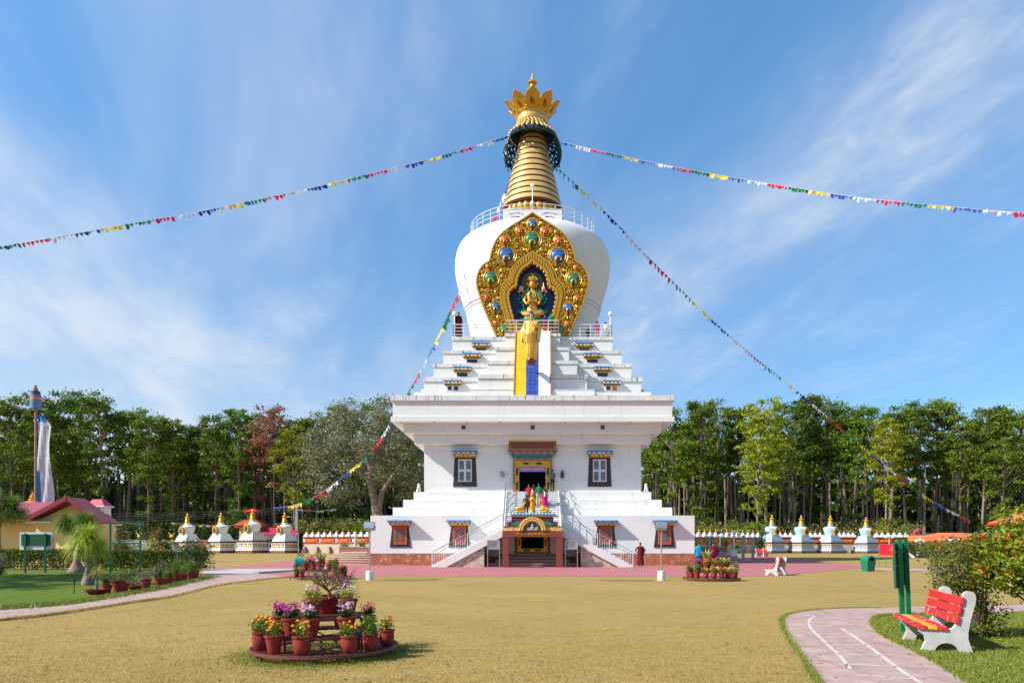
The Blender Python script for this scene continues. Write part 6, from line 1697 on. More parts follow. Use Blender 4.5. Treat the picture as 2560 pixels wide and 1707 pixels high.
# ------------------------------------------------------------------ floodlight posts
def flood(label, u, rz):
    x, y = GP(u, 1450); t = thing('floodlight_post', label, 'lamp post', (x, y + .17, 0), 0, 'floodlight posts before the stupa')
    b = MB(); b.lathe([(.165, 0), (.165, .40), (.155, .41), (.04, .412)], 24); b.build('concrete_base', mat('white_base_paint', (.72, .72, .70), .7, col2=(.60, .60, .57), scale=6), t, 40)
    b = MB(); b.lathe([(.032, .40), (.032, 2.12)], 12); b.lathe([(.045, 2.1), (.045, 2.16)], 12); b.build('pole', M_STEEL, t, 40)
    h = bpy.data.objects.new('lamp_head', None); h.name = 'lamp_head'
    b = MB(); b.loft([[(-.20, -.16, 2.18), (.20, -.16, 2.18), (.20, .10, 2.20), (-.20, .10, 2.20)], [(-.22, -.20, 2.30), (.22, -.20, 2.30), (.22, .14, 2.32), (-.22, .14, 2.32)], [(-.21, -.14, 2.52), (.21, -.14, 2.52), (.21, .16, 2.54), (-.21, .16, 2.54)], [(-.17, -.08, 2.56), (.17, -.08, 2.56), (.17, .12, 2.57), (-.17, .12, 2.57)]])
    bpy.data.objects.remove(h)
    hd = b.build('lamp_head', M_STEEL, t, 30)
    b = MB(); b.tube([(-.24, 0, 2.38), (-.25, 0, 2.2), (0, 0, 2.13), (.25, 0, 2.2), (.24, 0, 2.38)], .016, 6); b.build('bracket', M_DGREY, t, 60)
    b = MB(); b.loft([[(-.19, .145, 2.30), (.19, .145, 2.30), (.19, .175, 2.50), (-.19, .175, 2.50)], [(-.19, .15, 2.30), (.19, .15, 2.30), (.19, .18, 2.50), (-.19, .18, 2.50)]]); b.build('lens', M_GLASSD, hd)
    return t
flood('steel floodlight on a white drum base, left of the stupa beside the flower rack', 922, 0)
flood('steel floodlight on a white drum base, right of the stupa before the last window', 1655, 0)
# ------------------------------------------------------------------ concrete benches with red planks
M_PLR = mat('worn_red_paint', (0.56, 0.014, 0.016), 0.45, col2=(0.62, 0.46, 0.42), scale=7, detail=8, lo=0.64, hi=0.70, stretch=(1, 1, 1), bump=.1)
M_PLR2 = mat('very_worn_red_paint', (0.56, 0.014, 0.016), 0.5, col2=(0.66, 0.52, 0.48), scale=9, detail=9, lo=0.57, hi=0.64, bump=.1)
M_PLY = mat('yellow_plank_paint', (0.74, 0.36, 0.012), 0.45, col2=(0.66, 0.30, 0.02), scale=5)
def leg_outline():
    P = [(-.32, 0), (-.29, .05), (-.25, .15), (-.27, .23), (-.335, .29), (-.335, .335), (-.05, .33), (.05, .32), (.12, .36), (.18, .47), (.225, .60), (.235, .78)]
    for i in range(9):
        a = math.pi - math.pi * i / 8; P.append((.315 + .085 * math.cos(a) , .815 + .085 * math.sin(a)))
    P += [(.395, .74), (.36, .60), (.325, .45), (.30, .30), (.30, .20), (.335, .08), (.37, 0), (.19, 0)]
    for i in range(9):
        a = math.pi * i / 8; P.append((.02 + .155 * math.cos(a), .0 + .135 * math.sin(a)))
    P.append((-.15, 0)); return P
def bench(label, loc, rz, yellow=True, L=1.5, sc=1.0):
    t = thing('bench', label, 'bench', loc, rz); t.scale = (sc, sc, sc)
    for s in (-1, 1):
        b = MB(); yl = (-L / 2 + .09) if s < 0 else (-L / 2 + .09 + L * .68); b.prism(leg_outline(), yl - .055, yl + .055, 'xz'); b.build('leg', M_CONC, t, 25)
    def plank(x, z, w, th, ang, m, nm):
        b = MB(); b.bevbox(-w / 2, w / 2, -L / 2, L / 2, -th / 2, th / 2, .008); b.xf(Matrix.Translation((x, 0, z)) @ Matrix.Rotation(ang, 4, 'Y')); b.build(nm, m, t)
    for x, m in ((-.30, M_PLR2), (-.165, M_PLY if yellow else M_PLR), (-.03, M_PLR2)): plank(x, (.358 - .02 * (x + .3)), .125, .045, R(3), m, 'seat_plank')
    for k, m in enumerate((M_PLR2, M_PLR, M_PLR)): plank(.155 + .028 * k, (.48 + .138 * k), .118, .04, R(-78), m, 'back_plank')
    return t
# near bench: its axis runs away from the camera, seat to the left
bx_, by_ = 6.10 + .84 * .292, 10.32 + .84 * .956
bench('white concrete bench with red planks and one yellow seat plank beside the curved path', (bx_, by_, .004), R(-17), True, 1.86)
x, y = GP(1945, 1437); bench('white concrete bench with red planks on the red plaza, seen from behind', (x, y + .25, .008), R(-38), False, 1.6, 1.03)
x, y = GP(1908, 1391); bench('red bench far at the plaza edge before the right small stupas', (x, y, .008), R(205), False, 1.6, 1.15)
x, y = GP(751, 1392); bench('red bench far on the left lawn before the small stupas', (x, y, .008), R(20), False, 1.6, 1.15)
# ------------------------------------------------------------------ green board seen edge-on behind the bench
gb = thing('sign_board', 'dark green board on two green posts, seen nearly edge-on behind the bench', 'sign', (0, 0, 0))
p1, p2 = Vector((6.70, 12.6, 0)), Vector((7.27, 13.45, 0)); gb.location = p1; ax = (p2 - p1); ux = ax.normalized(); nx = Vector((-ux.y, ux.x, 0))
for p in (Vector((0, 0, 0)), ax):
    b = MB(); b.bar(p + Vector((0, 0, 0)), p + Vector((-.07, 0, 1.68)), .085, .05); b.build('post', M_GREENP, gb)
b = MB()
o = nx * .055
A, B = -ux * .22 + o, ax + ux * .22 + o
b.loft([[A + Vector((-.03, 0, .80)), B + Vector((-.03, 0, .80)), B + nx * .035 + Vector((-.03, 0, .80)), A + nx * .035 + Vector((-.03, 0, .80))], [A + Vector((-.06, 0, 1.62)), B + Vector((-.06, 0, 1.62)), B + nx * .035 + Vector((-.06, 0, 1.62)), A + nx * .035 + Vector((-.06, 0, 1.62))]])
b.build('panel', M_GREEND, gb)
b = MB()
for z in (.9, 1.2, 1.45):
    for p in (Vector((0, 0, 0)), ax): b.box(p.x + o.x * .5 - .03 - .05, p.x + o.x * .5 + .0, p.y + o.y * .5 - .03, p.y + o.y * .5 + .03, z - .02, z + .02)
    b.bar(A * .98 + Vector((-.05, 0, z)), B * .98 + Vector((-.05, 0, z)), .03)
b.build('clamp', M_DGREY, gb)
# litter bins
def bin_(label, loc, rz, sc=1.0):
    t = thing('litter_bin', label, 'bin', loc, rz); t.scale = (sc,) * 3
    mt = mat('teal_green_plastic', (0.008, 0.155, 0.085), .4, col2=(0.01, .18, .10), scale=4)
    b = MB(); b.loft([[(-.24, -.22, 0), (.24, -.22, 0), (.24, .22, 0), (-.24, .22, 0)], [(-.30, -.28, .56), (.30, -.28, .56), (.30, .28, .56), (-.30, .28, .56)]]); b.box(-.315, .315, -.295, .295, .56, .60)
    b.build('bin_body', mt, t)
    pr = [(-.29, .602)] + [(.29 * math.cos(a), .602 + .03 + .27 * math.sin(a)) for a in [math.pi - math.pi * i / 12 for i in range(13)]] + [(.29, .602)]
    b = MB(); b.prism(pr, -.28, .28); b.build('lid', mt, t)
    b = MB(); b.box(-.17, .17, -.286, -.281, .63, .79); b.build('opening', M_DARK, t); return t
x, y = GP(2176, 1428); bin_('green litter bin with domed lid on the grass at the plaza tip', (x, y + .28, 0), R(18), 1.0)
t = thing('litter_bin', 'teal barrel bin lying on its side behind the back left flower rack', 'bin', (*GP(752, 1427), .0), R(20)); t.scale = (.68, .68, .68)
mt = mat('teal_plastic', (0.0, 0.24, 0.21), .35)
b = MB(); b.lathe([(.40, -.5), (.44, -.47), (.44, -.05), (.46, -.03), (.46, .03), (.44, .05), (.44, .47), (.40, .5), (.34, .5), (.34, -.40), (.001, -.41)], 28, caps=False); b.xf(Matrix.Translation((0, 0, .72)) @ Matrix.Rotation(R(90), 4, 'Y')); b.build('barrel', mt, t, 40)
b = MB(); b.box(-.3, -.24, -.3, .3, 0, .35); b.box(.24, .3, -.3, .3, 0, .35); b.build('cradle', M_STEEL, t)
# red sign with green legs
x, y = GP(2215, 1418); t = thing('sign_board', 'bright red board on thin green legs near the plaza tip', 'sign', (x, y, 0), R(-20))
b = MB(); b.bevbox(-.42, .42, -.02, .02, .82, 1.58, .01); b.build('panel', mat('bright_red_paint', (.72, .012, .03), .5), t)
b = MB(); b.prism([(.20, 1.1), (.46, 1.62), (.46, 1.15)], -.045, -.022); b.build('orange_corner', M_ORNG, t)
for px in (-.42, 0, .42): b = MB(); b.tube([(px, .03, 0), (px, .03, 1.0)], .022, 6); b.build('leg', M_GREENP, t)
# left garden: white backed green board, green frame, tap, bird house
x, y = GP(89, 1431); t = thing('sign_board', 'white board with green backing on two green posts before the hedge', 'sign', (x, y, 0), R(4))
for s in (-1, 1): b = MB(); b.box(s * .53 - .055, s * .53 + .055, -.06, .0, 0, 2.18); b.build('post', M_GREEND, t)
b = MB(); b.bevbox(-.86, .86, .035, .06, 1.27, 2.22, .01); b.build('white_panel', mat('white_board', (.66, .68, .72), .4), t)
b = MB(); b.box(-.76, .76, .0, .034, 1.50, 2.12); b.build('green_backing', M_GREEND, t)
x0, y0 = GP(276, 1436); x1, y1 = PT(351, 0, 39.5)[:2]; t = thing('swing_frame', 'open green metal frame of posts and bars before the hedge', 'frame', (x0, y0, 0))
dv = Vector((x1 - x0, y1 - y0, 0)); zt_f, zm = 2.68, 1.62
for p in (Vector((0, 0, 0)), dv): b = MB(); b.tube([p, p + Vector((0, 0, zt_f))], .05, 8); b.build('post', M_GREENP, t, 60)
b = MB(); b.tube([Vector((0, 0, zt_f)), dv + Vector((.15, 0, zt_f + .05))], .045, 8); b.tube([Vector((0, 0, zm)), dv + Vector((0, 0, zm))], .04, 8); b.build('crossbar', M_GREENP, t, 60)
x, y = GP(185, 1483); t = thing('garden_tap', 'rusty standpipe tap on the shaded garden grass', 'tap', (x, y, 0), .3)
b = MB(); b.tube([(0, 0, 0), (0, 0, .42), (-.02, 0, .46)], .02, 6); b.build('pipe', M_BROWN, t, 60)
b = MB(); b.tube([(-.01, 0, .44), (-.08, 0, .46), (-.11, 0, .42)], .022, 6); b.tube([(0, 0, .3), (.03, 0, .34), (.04, 0, .42), (.0, 0, .46)], .014, 5); b.build('spout', M_BARKD, t, 60)
x, y = PT(443, 0, 34)[:2]; t = thing('bird_house', 'little bird house with teal roof on a pole above the hedge end', 'bird house', (x, y, 0), R(25))
b = MB(); b.tube([(0, 0, 0), (0, 0, 1.20)], .025, 6); b.build('pole', M_BARK, t)
b = MB(); b.prism([(-.16, 1.2), (.16, 1.2), (.16, 1.38), (0, 1.50), (-.16, 1.38)], -.2, .2); b.build('house_box', mat('cream_wood', (.50, .44, .34), .7), t)
b = MB(); b.prism([(-.24, 1.35), (0, 1.53), (.24, 1.35), (.24, 1.375), (0, 1.56), (-.24, 1.375)], -.24, .24); b.build('roof', mat('teal_roof', (.02, .22, .24), .5), t)
# twin bird-shaped garden stakes, yellow
for k, (u, lb) in enumerate(((348, 'yellow bird ornament on a stake beside the green frame'), (429, 'yellow bird ornament on a stake before the leftmost small stupa'))):
    x, y, z = PT(u, 1342, 52); t = thing('bird_ornament', lb, 'ornament', (x, y, 0), 0, 'yellow bird ornaments'); t.scale = (.6, .6, 1)
    b = MB(); b.tube([(0, 0, 0), (0, 0, z)], .03, 5); b.build('stake', M_GREY, t)
    b = MB(); b.ball((0, 0, z + .05), (.25, .1, .12), 10, 7); b.loft([[(-.1, 0, z + .08), (.02, .02, z + .1), (.02, -.02, z + .1)], [(-.42, 0, z + .34), (-.30, .02, z + .36), (-.30, -.02, z + .36)]]); b.loft([[(.1, 0, z + .08), (-.02, .02, z + .1), (-.02, -.02, z + .1)], [(.42, 0, z + .30), (.32, .02, z + .36), (.32, -.02, z + .36)]]); b.build('bird', M_YELL, t, 60)
# lamp pillars near the curved steps, globe lamp posts, street lamps
def pillar(label, u, v, d, h=1.5):
    x, y, z = PT(u, v, d); t = thing('bollard', label, 'bollard', (x, y, .0), 0, 'grey pillars by the curved steps'); b = MB(); b.lathe([(.15, 0), (.15, h), (.13, h + .03)], 14); b.build('shaft', M_GREY, t, 40); b = MB(); b.lathe([(.13, h + .03), (.15, h + .05), (.15, h + .18), (.02, h + .24)], 14); b.build('cap', M_GREY, t, 40)
pillar('grey lamp pillar behind the person in blue, right of the stupa', 1773, 1385, 66, 2.0); pillar('grey lamp pillar behind the right curved steps, before sitting visitors', 1858, 1385, 70, 2.2); pillar('grey lamp pillar rightmost behind the right curved steps', 1882, 1385, 76, 2.0); pillar('grey lamp pillar beside the left curved steps', 889, 1381, 74, 2.2)
def globe_post(label, u, v0, v1, d, n=3):
    x, y, z0 = PT(u, v0, d); z1 = zy(v1, d); t = thing('lamp_post', label, 'lamp post', (x, y, 0))
    b = MB(); b.box(-.28, .28, -.28, .28, 0, .95); b.build('plinth', M_WMETAL, t); b = MB(); b.tube([(0, 0, .95), (0, 0, z1 - .3)], .05, 7)
    if n == 3: b.tube([(-.5, 0, z1 - .3), (.5, 0, z1 - .3)], .035, 6)
    b.build('pole', M_WMETAL, t)
    for k in ((-1, 0, 1) if n == 3 else (0,)): g = MB(); g.ball((.5 * k, 0, z1 - .1 + (.15 if k == 0 else 0)), .2, 12, 8); g.build('globe', M_PEARL, t, 180)
globe_post('white three-globe lamp post on a white plinth behind the right curved steps', 1835, 1375, 1332, 76)
globe_post('white three-globe lamp post before the long orange roof, left one', 2300, 1378, 1350, 92); globe_post('white three-globe lamp post before the long orange roof, right one', 2386, 1378, 1347, 92); globe_post('white three-globe lamp post beside the wall end, behind the red board', 2223, 1378, 1340, 100)
def solar(label, u, v1, d, s=1):
    x, y, _ = PT(u, 0, d); z1 = zy(v1, d); t = thing('street_lamp', label, 'street lamp', (x, y, 0), 0, 'solar street lamps')
    b = MB(); b.tube([(0, 0, 0), (0, 0, z1)], .06, 7); b.build('pole', M_STEEL, t); b = MB(); b.loft([[(-.45, -.3, z1 - .05), (.45, -.3, z1 + .1), (.45, .3, z1 + .25), (-.45, .3, z1 + .1)], [(-.45, -.3, z1), (.45, -.3, z1 + .15), (.45, .3, z1 + .3), (-.45, .3, z1 + .15)]]); b.build('solar_panel', M_GLASSD, t)
solar('grey solar street lamp left of the left wall of little stupas', 746, 1330, 96); solar('grey solar street lamp among the trees right of the stupa', 1800, 1333, 96); solar('grey solar street lamp beside the first right small stupa', 1914, 1334, 90)
# utility pole with wires and bracket
x, y, _ = PT(741.7, 0, 120); zp = zy(1262, 120); t = thing('utility_pole', 'concrete utility pole with lamp arm between the left stupas and wall', 'utility pole', (x, y, 0))
b = MB(); b.loft([[(-.28, -.2, 0), (.28, -.2, 0), (.28, .2, 0), (-.28, .2, 0)], [(-.17, -.14, zp), (.17, -.14, zp), (.17, .14, zp), (-.17, .14, zp)]]); b.build('shaft', M_GREY, t)
b = MB(); b.tube([(0, 0, zp - 2.3), (-1.2, 0, zp - 2.0)], .04, 5); b.loft([[(-1.8, -.15, zp - 2.1), (-1.2, -.15, zp - 2.05), (-1.2, .15, zp - 2.05), (-1.8, .15, zp - 2.1)], [(-1.75, -.12, zp - 1.95), (-1.2, -.1, zp - 1.9), (-1.2, .1, zp - 1.9), (-1.75, .12, zp - 1.95)]]); b.build('lamp_arm', M_STEEL, t)
b = MB()
for k in range(4): b.bar((-.9, 0, zp - .4 - .3 * k), (.1, 0, zp - .5 - .3 * k), .07); b.ball((-.8, 0, zp - .33 - .3 * k), .1, 6, 5)
b.build('insulator_arm', M_BROWN, t)
b = MB()
for k in range(4):
    z0 = zp - .3 - .3 * k; P0 = Vector((x - .8, y, z0)); P1 = Vector(PT(120, 1283 + 7 * k, 118))
    b.tube([P0.lerp(P1, i / 14) - Vector((0, 0, 4 * .5 * (i / 14) * (1 - i / 14))) for i in range(15)], .022, 4)
tag(b.build('power_lines', M_DGREY), 'four thin dark wires strung left from the utility pole', 'power lines')
# ------------------------------------------------------------------ small stupas
M_BLUEW = mat('shaded_blue_whitewash', (0.44, 0.58, 0.70), 0.75, col2=(0.38, 0.52, 0.66), scale=2)  # pale blue wash, its tint deepened to carry shade in the colour
M_WW = mat('whitewash', (0.80, 0.79, 0.77), 0.75, col2=(0.74, 0.73, 0.71), scale=2)
M_GOLDM = mat('muted_gold_paint', (0.52, 0.31, 0.03), .45, .2, col2=(.42, .24, .02), scale=3)
def small_stupa(label, u, vb, vt, d, rz, white, striped=False, tall=False, grp=None):
    x, _, z0 = PT(u, vb, d); zt = zy(vt, d); H = zt
    t = thing('small_stupa', label, 'stupa', (x, d, 0), rz, grp)
    k = H / 6.3; k0 = k; w = lambda a, z0, z1, b, m=0: b.box(-a * k * .7, a * k * .7, -a * k * .7, a * k * .7, z0 * k, z1 * k, m)
    b = MB(); w(2.45, 0, .38, b); b.build('base_slab', M_MAROON, t)
    b = MB()
    for q in range(7): b.box((-2.2 + q * .7) * k, (-1.95 + q * .7) * k, -2.47 * k, -2.44 * k, .08 * k, .3 * k); b.box(2.44 * k, 2.47 * k, (-2.2 + q * .7) * k, (-1.95 + q * .7) * k, .08 * k, .3 * k); b.box(-2.47 * k, -2.44 * k, (-2.2 + q * .7) * k, (-1.95 + q * .7) * k, .08 * k, .3 * k)
    b.xf(Matrix.Diagonal((.7, .7, 1, 1))); b.build('gold_ornament', M_GOLDM, t)
    b = MB(); w(2.3, .38, .62, b); w(2.1, .62, .78, b); w(1.95, .78, 1.42, b); w(2.1, 1.42, 1.58, b); base = b.build('base', white, t)
    b = MB()
    for sx, sy in ((0, -1), (1, 0), (-1, 0)):
        for q in (-1.25, 0, 1.25):
            i0 = len(b.v); b.box((q - .52) * k, (q + .52) * k, -1.98 * k, -1.94 * k, .84 * k, 1.36 * k, 0)
            b.lathe([(.24 * k, 0), (.24 * k, .03 * k)], 12, m=1); b.xf(Matrix.Translation((q * k, -1.96 * k, 1.1 * k)) @ Matrix.Rotation(R(90), 4, 'X'), len(b.v) - 24)
            b.ball((q * k + .03 * k, -2.0 * k, 1.07 * k), (.19 * k, .03 * k, .14 * k), 8, 6, 2); b.ball((q * k - .14 * k, -2.0 * k, 1.18 * k), (.09 * k, .03 * k, .10 * k), 7, 5, 2)
            b.xf(Matrix.Rotation(math.atan2(sx, -sy) if sx else 0, 4, 'Z'), i0)
    b.xf(Matrix.Diagonal((.7, .7, 1, 1))); b.build('animal_panel', [M_GOLDM, M_TEALD, M_WHITE], base)
    b = MB(); w(2.2, 1.58, 1.80, b); b.build('red_cornice', M_MAROON, t)
    b = MB()
    n = 4
    for q in range(n): w(1.85 - .19 * q, 1.80 + .30 * q, 2.10 + .30 * q, b)
    st = b.build('steps', white, t)
    if striped:
        b = MB()
        for q in range(n):
            a = (1.85 - .19 * q) * .7
            for j in range(7): xx = (-a + .2 + j * (2 * a - .4) / 6) * k; b.box(xx - .05 * k, xx + .05 * k, -a * k - .01, -a * k + .01, (1.84 + .3 * q) * k, (2.06 + .3 * q) * k); b.box(a * k - .01, a * k + .01, xx - .05 * k, xx + .05 * k, (1.84 + .3 * q) * k, (2.06 + .3 * q) * k)
        b.build('red_stripe', M_MAROON, st)
    b = MB(); b.lathe(smooth_prof([(.92 * k, 3.0 * k), (1.02 * k, 3.3 * k), (1.16 * k, 3.75 * k), (1.24 * k, 4.02 * k), (1.18 * k, 4.2 * k), (.95 * k, 4.32 * k), (.5 * k, 4.38 * k), (.001, 4.4 * k)], 2), 32, sx=.9, sy=.9); dm_ = b.build('dome', white, t, 50)
    b = MB(); w(.42, 4.38, 4.62, b); w(.5, 4.62, 4.68, b); b.build('harmika', white, t)
    b = MB()
    pts = [(.50 * k * p[0], (3.62 + .62 * p[1]) * k) for p in ((-.62, -1), (-1.0, -.1), (-1.05, .2), (-.8, .42), (-.62, .75), (-.3, .95), (0, 1.15), (.3, .95), (.62, .75), (.8, .42), (1.05, .2), (1.0, -.1), (.62, -1))]
    b.prism(pts, -1.24 * k, -.8 * k); fr = b.build('niche_frame', M_GOLDM, t)
    b = MB(); b.prism([(.24 * k * p[0], (3.55 + .36 * p[1]) * k) for p in ((-.8, -1), (-1, .1), (-.5, .6), (0, 1), (.5, .6), (1, .1), (.8, -1))], -1.27 * k, -1.23 * k); b.build('niche', M_NAVY if white is M_WW else M_TEALD, fr)
    b = MB(); b.lathe(smooth_prof([(.44 * k, 4.68 * k), (.42 * k, 4.78 * k), (.25 * k, 5.52 * k), (.22 * k, 5.55 * k), (.42 * k, 5.58 * k), (.36 * k, 5.66 * k), (.20 * k, 5.80 * k), (.16 * k, 5.84 * k), (.22 * k, 5.87 * k), (.14 * k, 5.92 * k)], 1), 20); b.build('spire', M_GOLDM if white is M_BLUEW else M_GOLD, t, 40)
    b = MB(); b.lathe(smooth_prof([(.08 * k, 5.92 * k), (.16 * k, 6.0 * k), (.12 * k, 6.12 * k), (.001, 6.3 * k)], 2), 12); b.build('flame_jewel', M_GOLDL if not tall else M_GOLD, t, 60)
    return t
GL, GR = 'white stupas on the left lawn', 'pale blue stupas on the right lawn'
small_stupa('white small stupa with gold spire behind the dark shrub and hedge end', 469, 1382, 1282, 118, R(-25), M_WW, grp=GL)
small_stupa('white small stupa with gold niche, standing free right of the dark shrub', 552.6, 1382, 1280, 118, R(-25), M_WW, grp=GL)
small_stupa('white small stupa with red striped steps before the red double roof', 632, 1382, 1272, 118, R(-25), M_WW, True, True, GL)
small_stupa('white small stupa with stepped tiers before the red-roofed glass hall', 711.8, 1382, 1280, 118, R(-25), M_WW, grp=GL)
for u, vb, vt, lb in ((1930, 1383, 1286, 'pale blue small stupa nearest the main stupa, behind the far red bench'), (2003, 1383, 1287, 'pale blue small stupa with trunk behind it, second from the main stupa'), (2076, 1383, 1287, 'pale blue small stupa third from the main stupa, before a leaning trunk'), (2165, 1384, 1292, 'pale blue small stupa furthest from the main stupa, above the green bin')):
    small_stupa(lb, u, vb, vt, 116, R(25), M_BLUEW, grp=GR)
# ------------------------------------------------------------------ walls topped with little stupas
M_ORP = mat('red_orange_wall_paint', (0.50, 0.075, 0.03), .6, col2=(0.60, 0.22, 0.05), scale=2.5, lo=.48, hi=.56)
def mini(b, x, y, z, s):
    for a, z0, z1, m in ((.42, 0, .22, 0), (.34, .22, .36, 0), (.27, .36, .46, 0)): b.box(x - a * s, x + a * s, y - a * s, y + a * s, z + z0 * s, z + z1 * s, m)
    b.lathe([(.19 * s, .46 * s), (.26 * s, .62 * s), (.24 * s, .70 * s), (.10 * s, .74 * s)], 10, (x, y, z), 0); b.lathe([(.11 * s, .74 * s), (.05 * s, 1.05 * s), (.08 * s, 1.07 * s), (.002, 1.25 * s)], 8, (x, y, z), 1)
def shrine_wall(label, u0, u1, d0, d1, ztop, n, grp):
    P0, P1 = PT(u0, 0, d0), PT(u1, 0, d1); L = math.hypot(P1[0] - P0[0], P1[1] - P0[1]); t = thing('shrine_wall', label, 'wall', (P0[0], P0[1], 0), math.atan2(P1[1] - P0[1], P1[0] - P0[0]), grp)
    b = MB(); b.box(0, L, .05, .55, 0, ztop - 1.05); b.build('lower_wall', mat('cream_wall', (.50, .42, .32), .8, col2=(.40, .34, .26), scale=1.5), t)
    b = MB(); b.box(-.1, L + .1, 0, .6, ztop - 1.05, ztop - .15); bd_ = b.build('painted_band', M_ORP, t)
    b = MB(); b.box(-.15, L + .15, -.12, .7, ztop - .15, ztop); b.box(-.12, L + .12, -.05, .62, ztop - 1.12, ztop - 1.052); b.build('coping', M_MAROON, t)
    b = MB(); q = 0
    while q * 3.4 + 3 < L:
        x = q * 3.4 + .6
        b.prism([(x, ztop - .6), (x + .35, ztop - .3), (x + 2.0, ztop - .3), (x + 2.35, ztop - .6), (x + 2.0, ztop - .92), (x + .35, ztop - .92)], -.04, -.005, m=0)
        for a, c in ((x + 2.6, 1), (x - .35, 2)): b.prism([(a - .22, ztop - .35), (a + .05, ztop - .35), (a + .28, ztop - .6), (a + .05, ztop - .85), (a - .22, ztop - .85), (a, ztop - .6)], -.04, -.005, m=c)
        glyphs(b, 'kbmls'[q % 3:] + 'bk', x + .4, x + 1.95, ztop - .80, .32, -.05, .05, 3); q += 1
    b.build('painted_cartouche', [M_RED, M_TEALD, M_WHITE, M_YELL], bd_)
    mm = None
    for k in range(n):
        if mm is None: b = MB(); mini(b, 0, 0, 0, 1.0); mm = b.mesh('miniature_stupa', [M_WW, M_GOLD], None)
        o = link('miniature_stupa', mm, t); o.location = ((k + .5) * L / n, .3, ztop); 
    for k in range(max(1, int(L / 2.6))): b = MB(); b.box(k * 2.6 + .4, k * 2.6 + .75, -.45, .05, .45, 1.1); b.box(k * 2.6 + .2, k * 2.6 + .95, -.6, .05, .2, .449); b.build('stone_spout', M_PSTEP, t)
    return t
GW = 'walls topped with miniature stupas'
shrine_wall('low orange wall crowned with miniature stupas, left of the stupa', 757, 940, 118, 112, 2.75, 12, GW)
shrine_wall('long orange wall crowned with miniature stupas beside the curved steps', 1728, 1905, 108, 119, 2.65, 13, GW)
shrine_wall('orange wall piece with miniature stupas between first and second blue stupas', 1945, 1985, 124, 124, 2.75, 3, GW)
shrine_wall('orange wall piece with miniature stupas between second and third blue stupas', 2022, 2058, 124, 124, 2.75, 3, GW)
shrine_wall('orange wall piece with miniature stupas between third and fourth blue stupas', 2095, 2140, 124, 124, 2.75, 4, GW)
shrine_wall('orange wall end with miniature stupas right of the last blue stupa', 2186, 2274, 121, 121, 2.70, 6, GW)
# grey boundary walls
def plainwall(label, u0, u1, d, z):
    a, c = PT(u0, 0, d), PT(u1, 0, d); b = MB(); b.box(0, c[0] - a[0], 0, .3, 0, z); b.box(-.05, c[0] - a[0] + .05, -.06, .36, z, z + .12)
    o = b.build('boundary_wall', mat('weathered_grey_wall', (.27, .27, .25), .9, col2=(.42, .41, .38), scale=.8, streak=((.12, .12, .11), 1.2, .5, .8))); o.location = (a[0], a[1], 0); tag(o, label, 'wall', None, 'thing')
plainwall('long weathered grey boundary wall behind the left stupas', 150, 760, 128, 2.15)
plainwall('weathered grey wall behind the right row of blue stupas', 2130, 2700, 132, 3.4)
# ------------------------------------------------------------------ left house with red roof
M_CREAM = mat('cream_yellow_wall', (0.74, 0.55, 0.25), .8, col2=(0.68, 0.49, 0.21), scale=1.2, bump=.05)
M_RROOF = grid_mat('red_roof_sheet', (0.33, 0.055, 0.07), (0.16, 0.03, 0.04), .9, .28, .02, (0.38, 0.085, 0.10), .55, axes='XY', offset=.5, var=.2)
M_RTRIM = mat('dark_red_trim', (0.24, 0.022, 0.035), .5)
M_PINKR = mat('crimson_roof', (0.50, 0.02, 0.06), .5)
h = thing('house', 'cream yellow house with red sheet roof and front gable behind the left hedge', 'house', (0, 50, 0))
X = lambda u, d=50: (u - UC) / F * d
ze, zr_, gx, gl_, gr_ = 3.30, 4.75, X(184.6), X(80), X(268)
b = MB(); b.box(X(-120), X(215), 1.2, 3.4, 0, ze - .02); b.build('wall', M_CREAM, h)
b = MB(); b.box(X(90), gr_ - 1.4, 0, 1.2, 0, ze - .05); b.prism([(X(90), ze - .05), (gr_ - 1.4, ze - .05), (gx, zr_ - .32)], .02, 1.2); b.build('gable_wall', M_CREAM, h)
b = MB()
b.loft([[(X(-150), -.1, ze), (gl_ + .3, -.1, ze), (-36.3, 4.6, zr_), (X(-150), 4.6, zr_)], [(X(-150), -.1, ze + .1), (gl_ + .3, -.1, ze + .1), (-36.3, 4.6, zr_ + .1), (X(-150), 4.6, zr_ + .1)]])
b.loft([[(X(-150), 9.4, ze), (-38, 9.4, ze), (-36.3, 4.62, zr_), (X(-150), 4.62, zr_)], [(X(-150), 9.4, ze + .1), (-38, 9.4, ze + .1), (-36.3, 4.62, zr_ + .1), (X(-150), 4.62, zr_ + .1)]])
b.loft([[(gl_, -.7, ze - .08), (gx, -.7, zr_ + .02), (gx, 1.3, zr_ + .02), (gl_, 1.3, ze - .08)], [(gl_, -.7, ze + .05), (gx, -.7, zr_ + .15), (gx, 1.3, zr_ + .15), (gl_, 1.3, ze + .05)]])
b.loft([[(gr_, -.7, ze - .28), (gx, -.7, zr_ + .02), (gx, 1.3, zr_ + .02), (gr_, 1.3, ze - .28)], [(gr_, -.7, ze - .15), (gx, -.7, zr_ + .15), (gx, 1.3, zr_ + .15), (gr_, 1.3, ze - .15)]])
rf = b.build('roof', M_RROOF, h)
b = MB()
for xe, zz in ((gl_, ze - .02), (gr_, ze - .22)): b.bar((xe, -.74, zz), (gx, -.74, zr_ + .08), .06, .30)
b.build('bargeboard', M_RTRIM, rf)
b = MB(); b.box(gl_ - .1, gl_ + 1.6, -.55, .0, ze - .22, ze - .12); b.build('eave_strip', M_WHITE, rf)
b = MB(); b.box(X(205), X(222), -.04, .02, .3, 2.2); b.build('door', M_GLASSD, h)
b = MB(); b.box(X(128), X(132), -.08, .02, 0, 2.6); b.build('yellow_post', M_YELL, h)
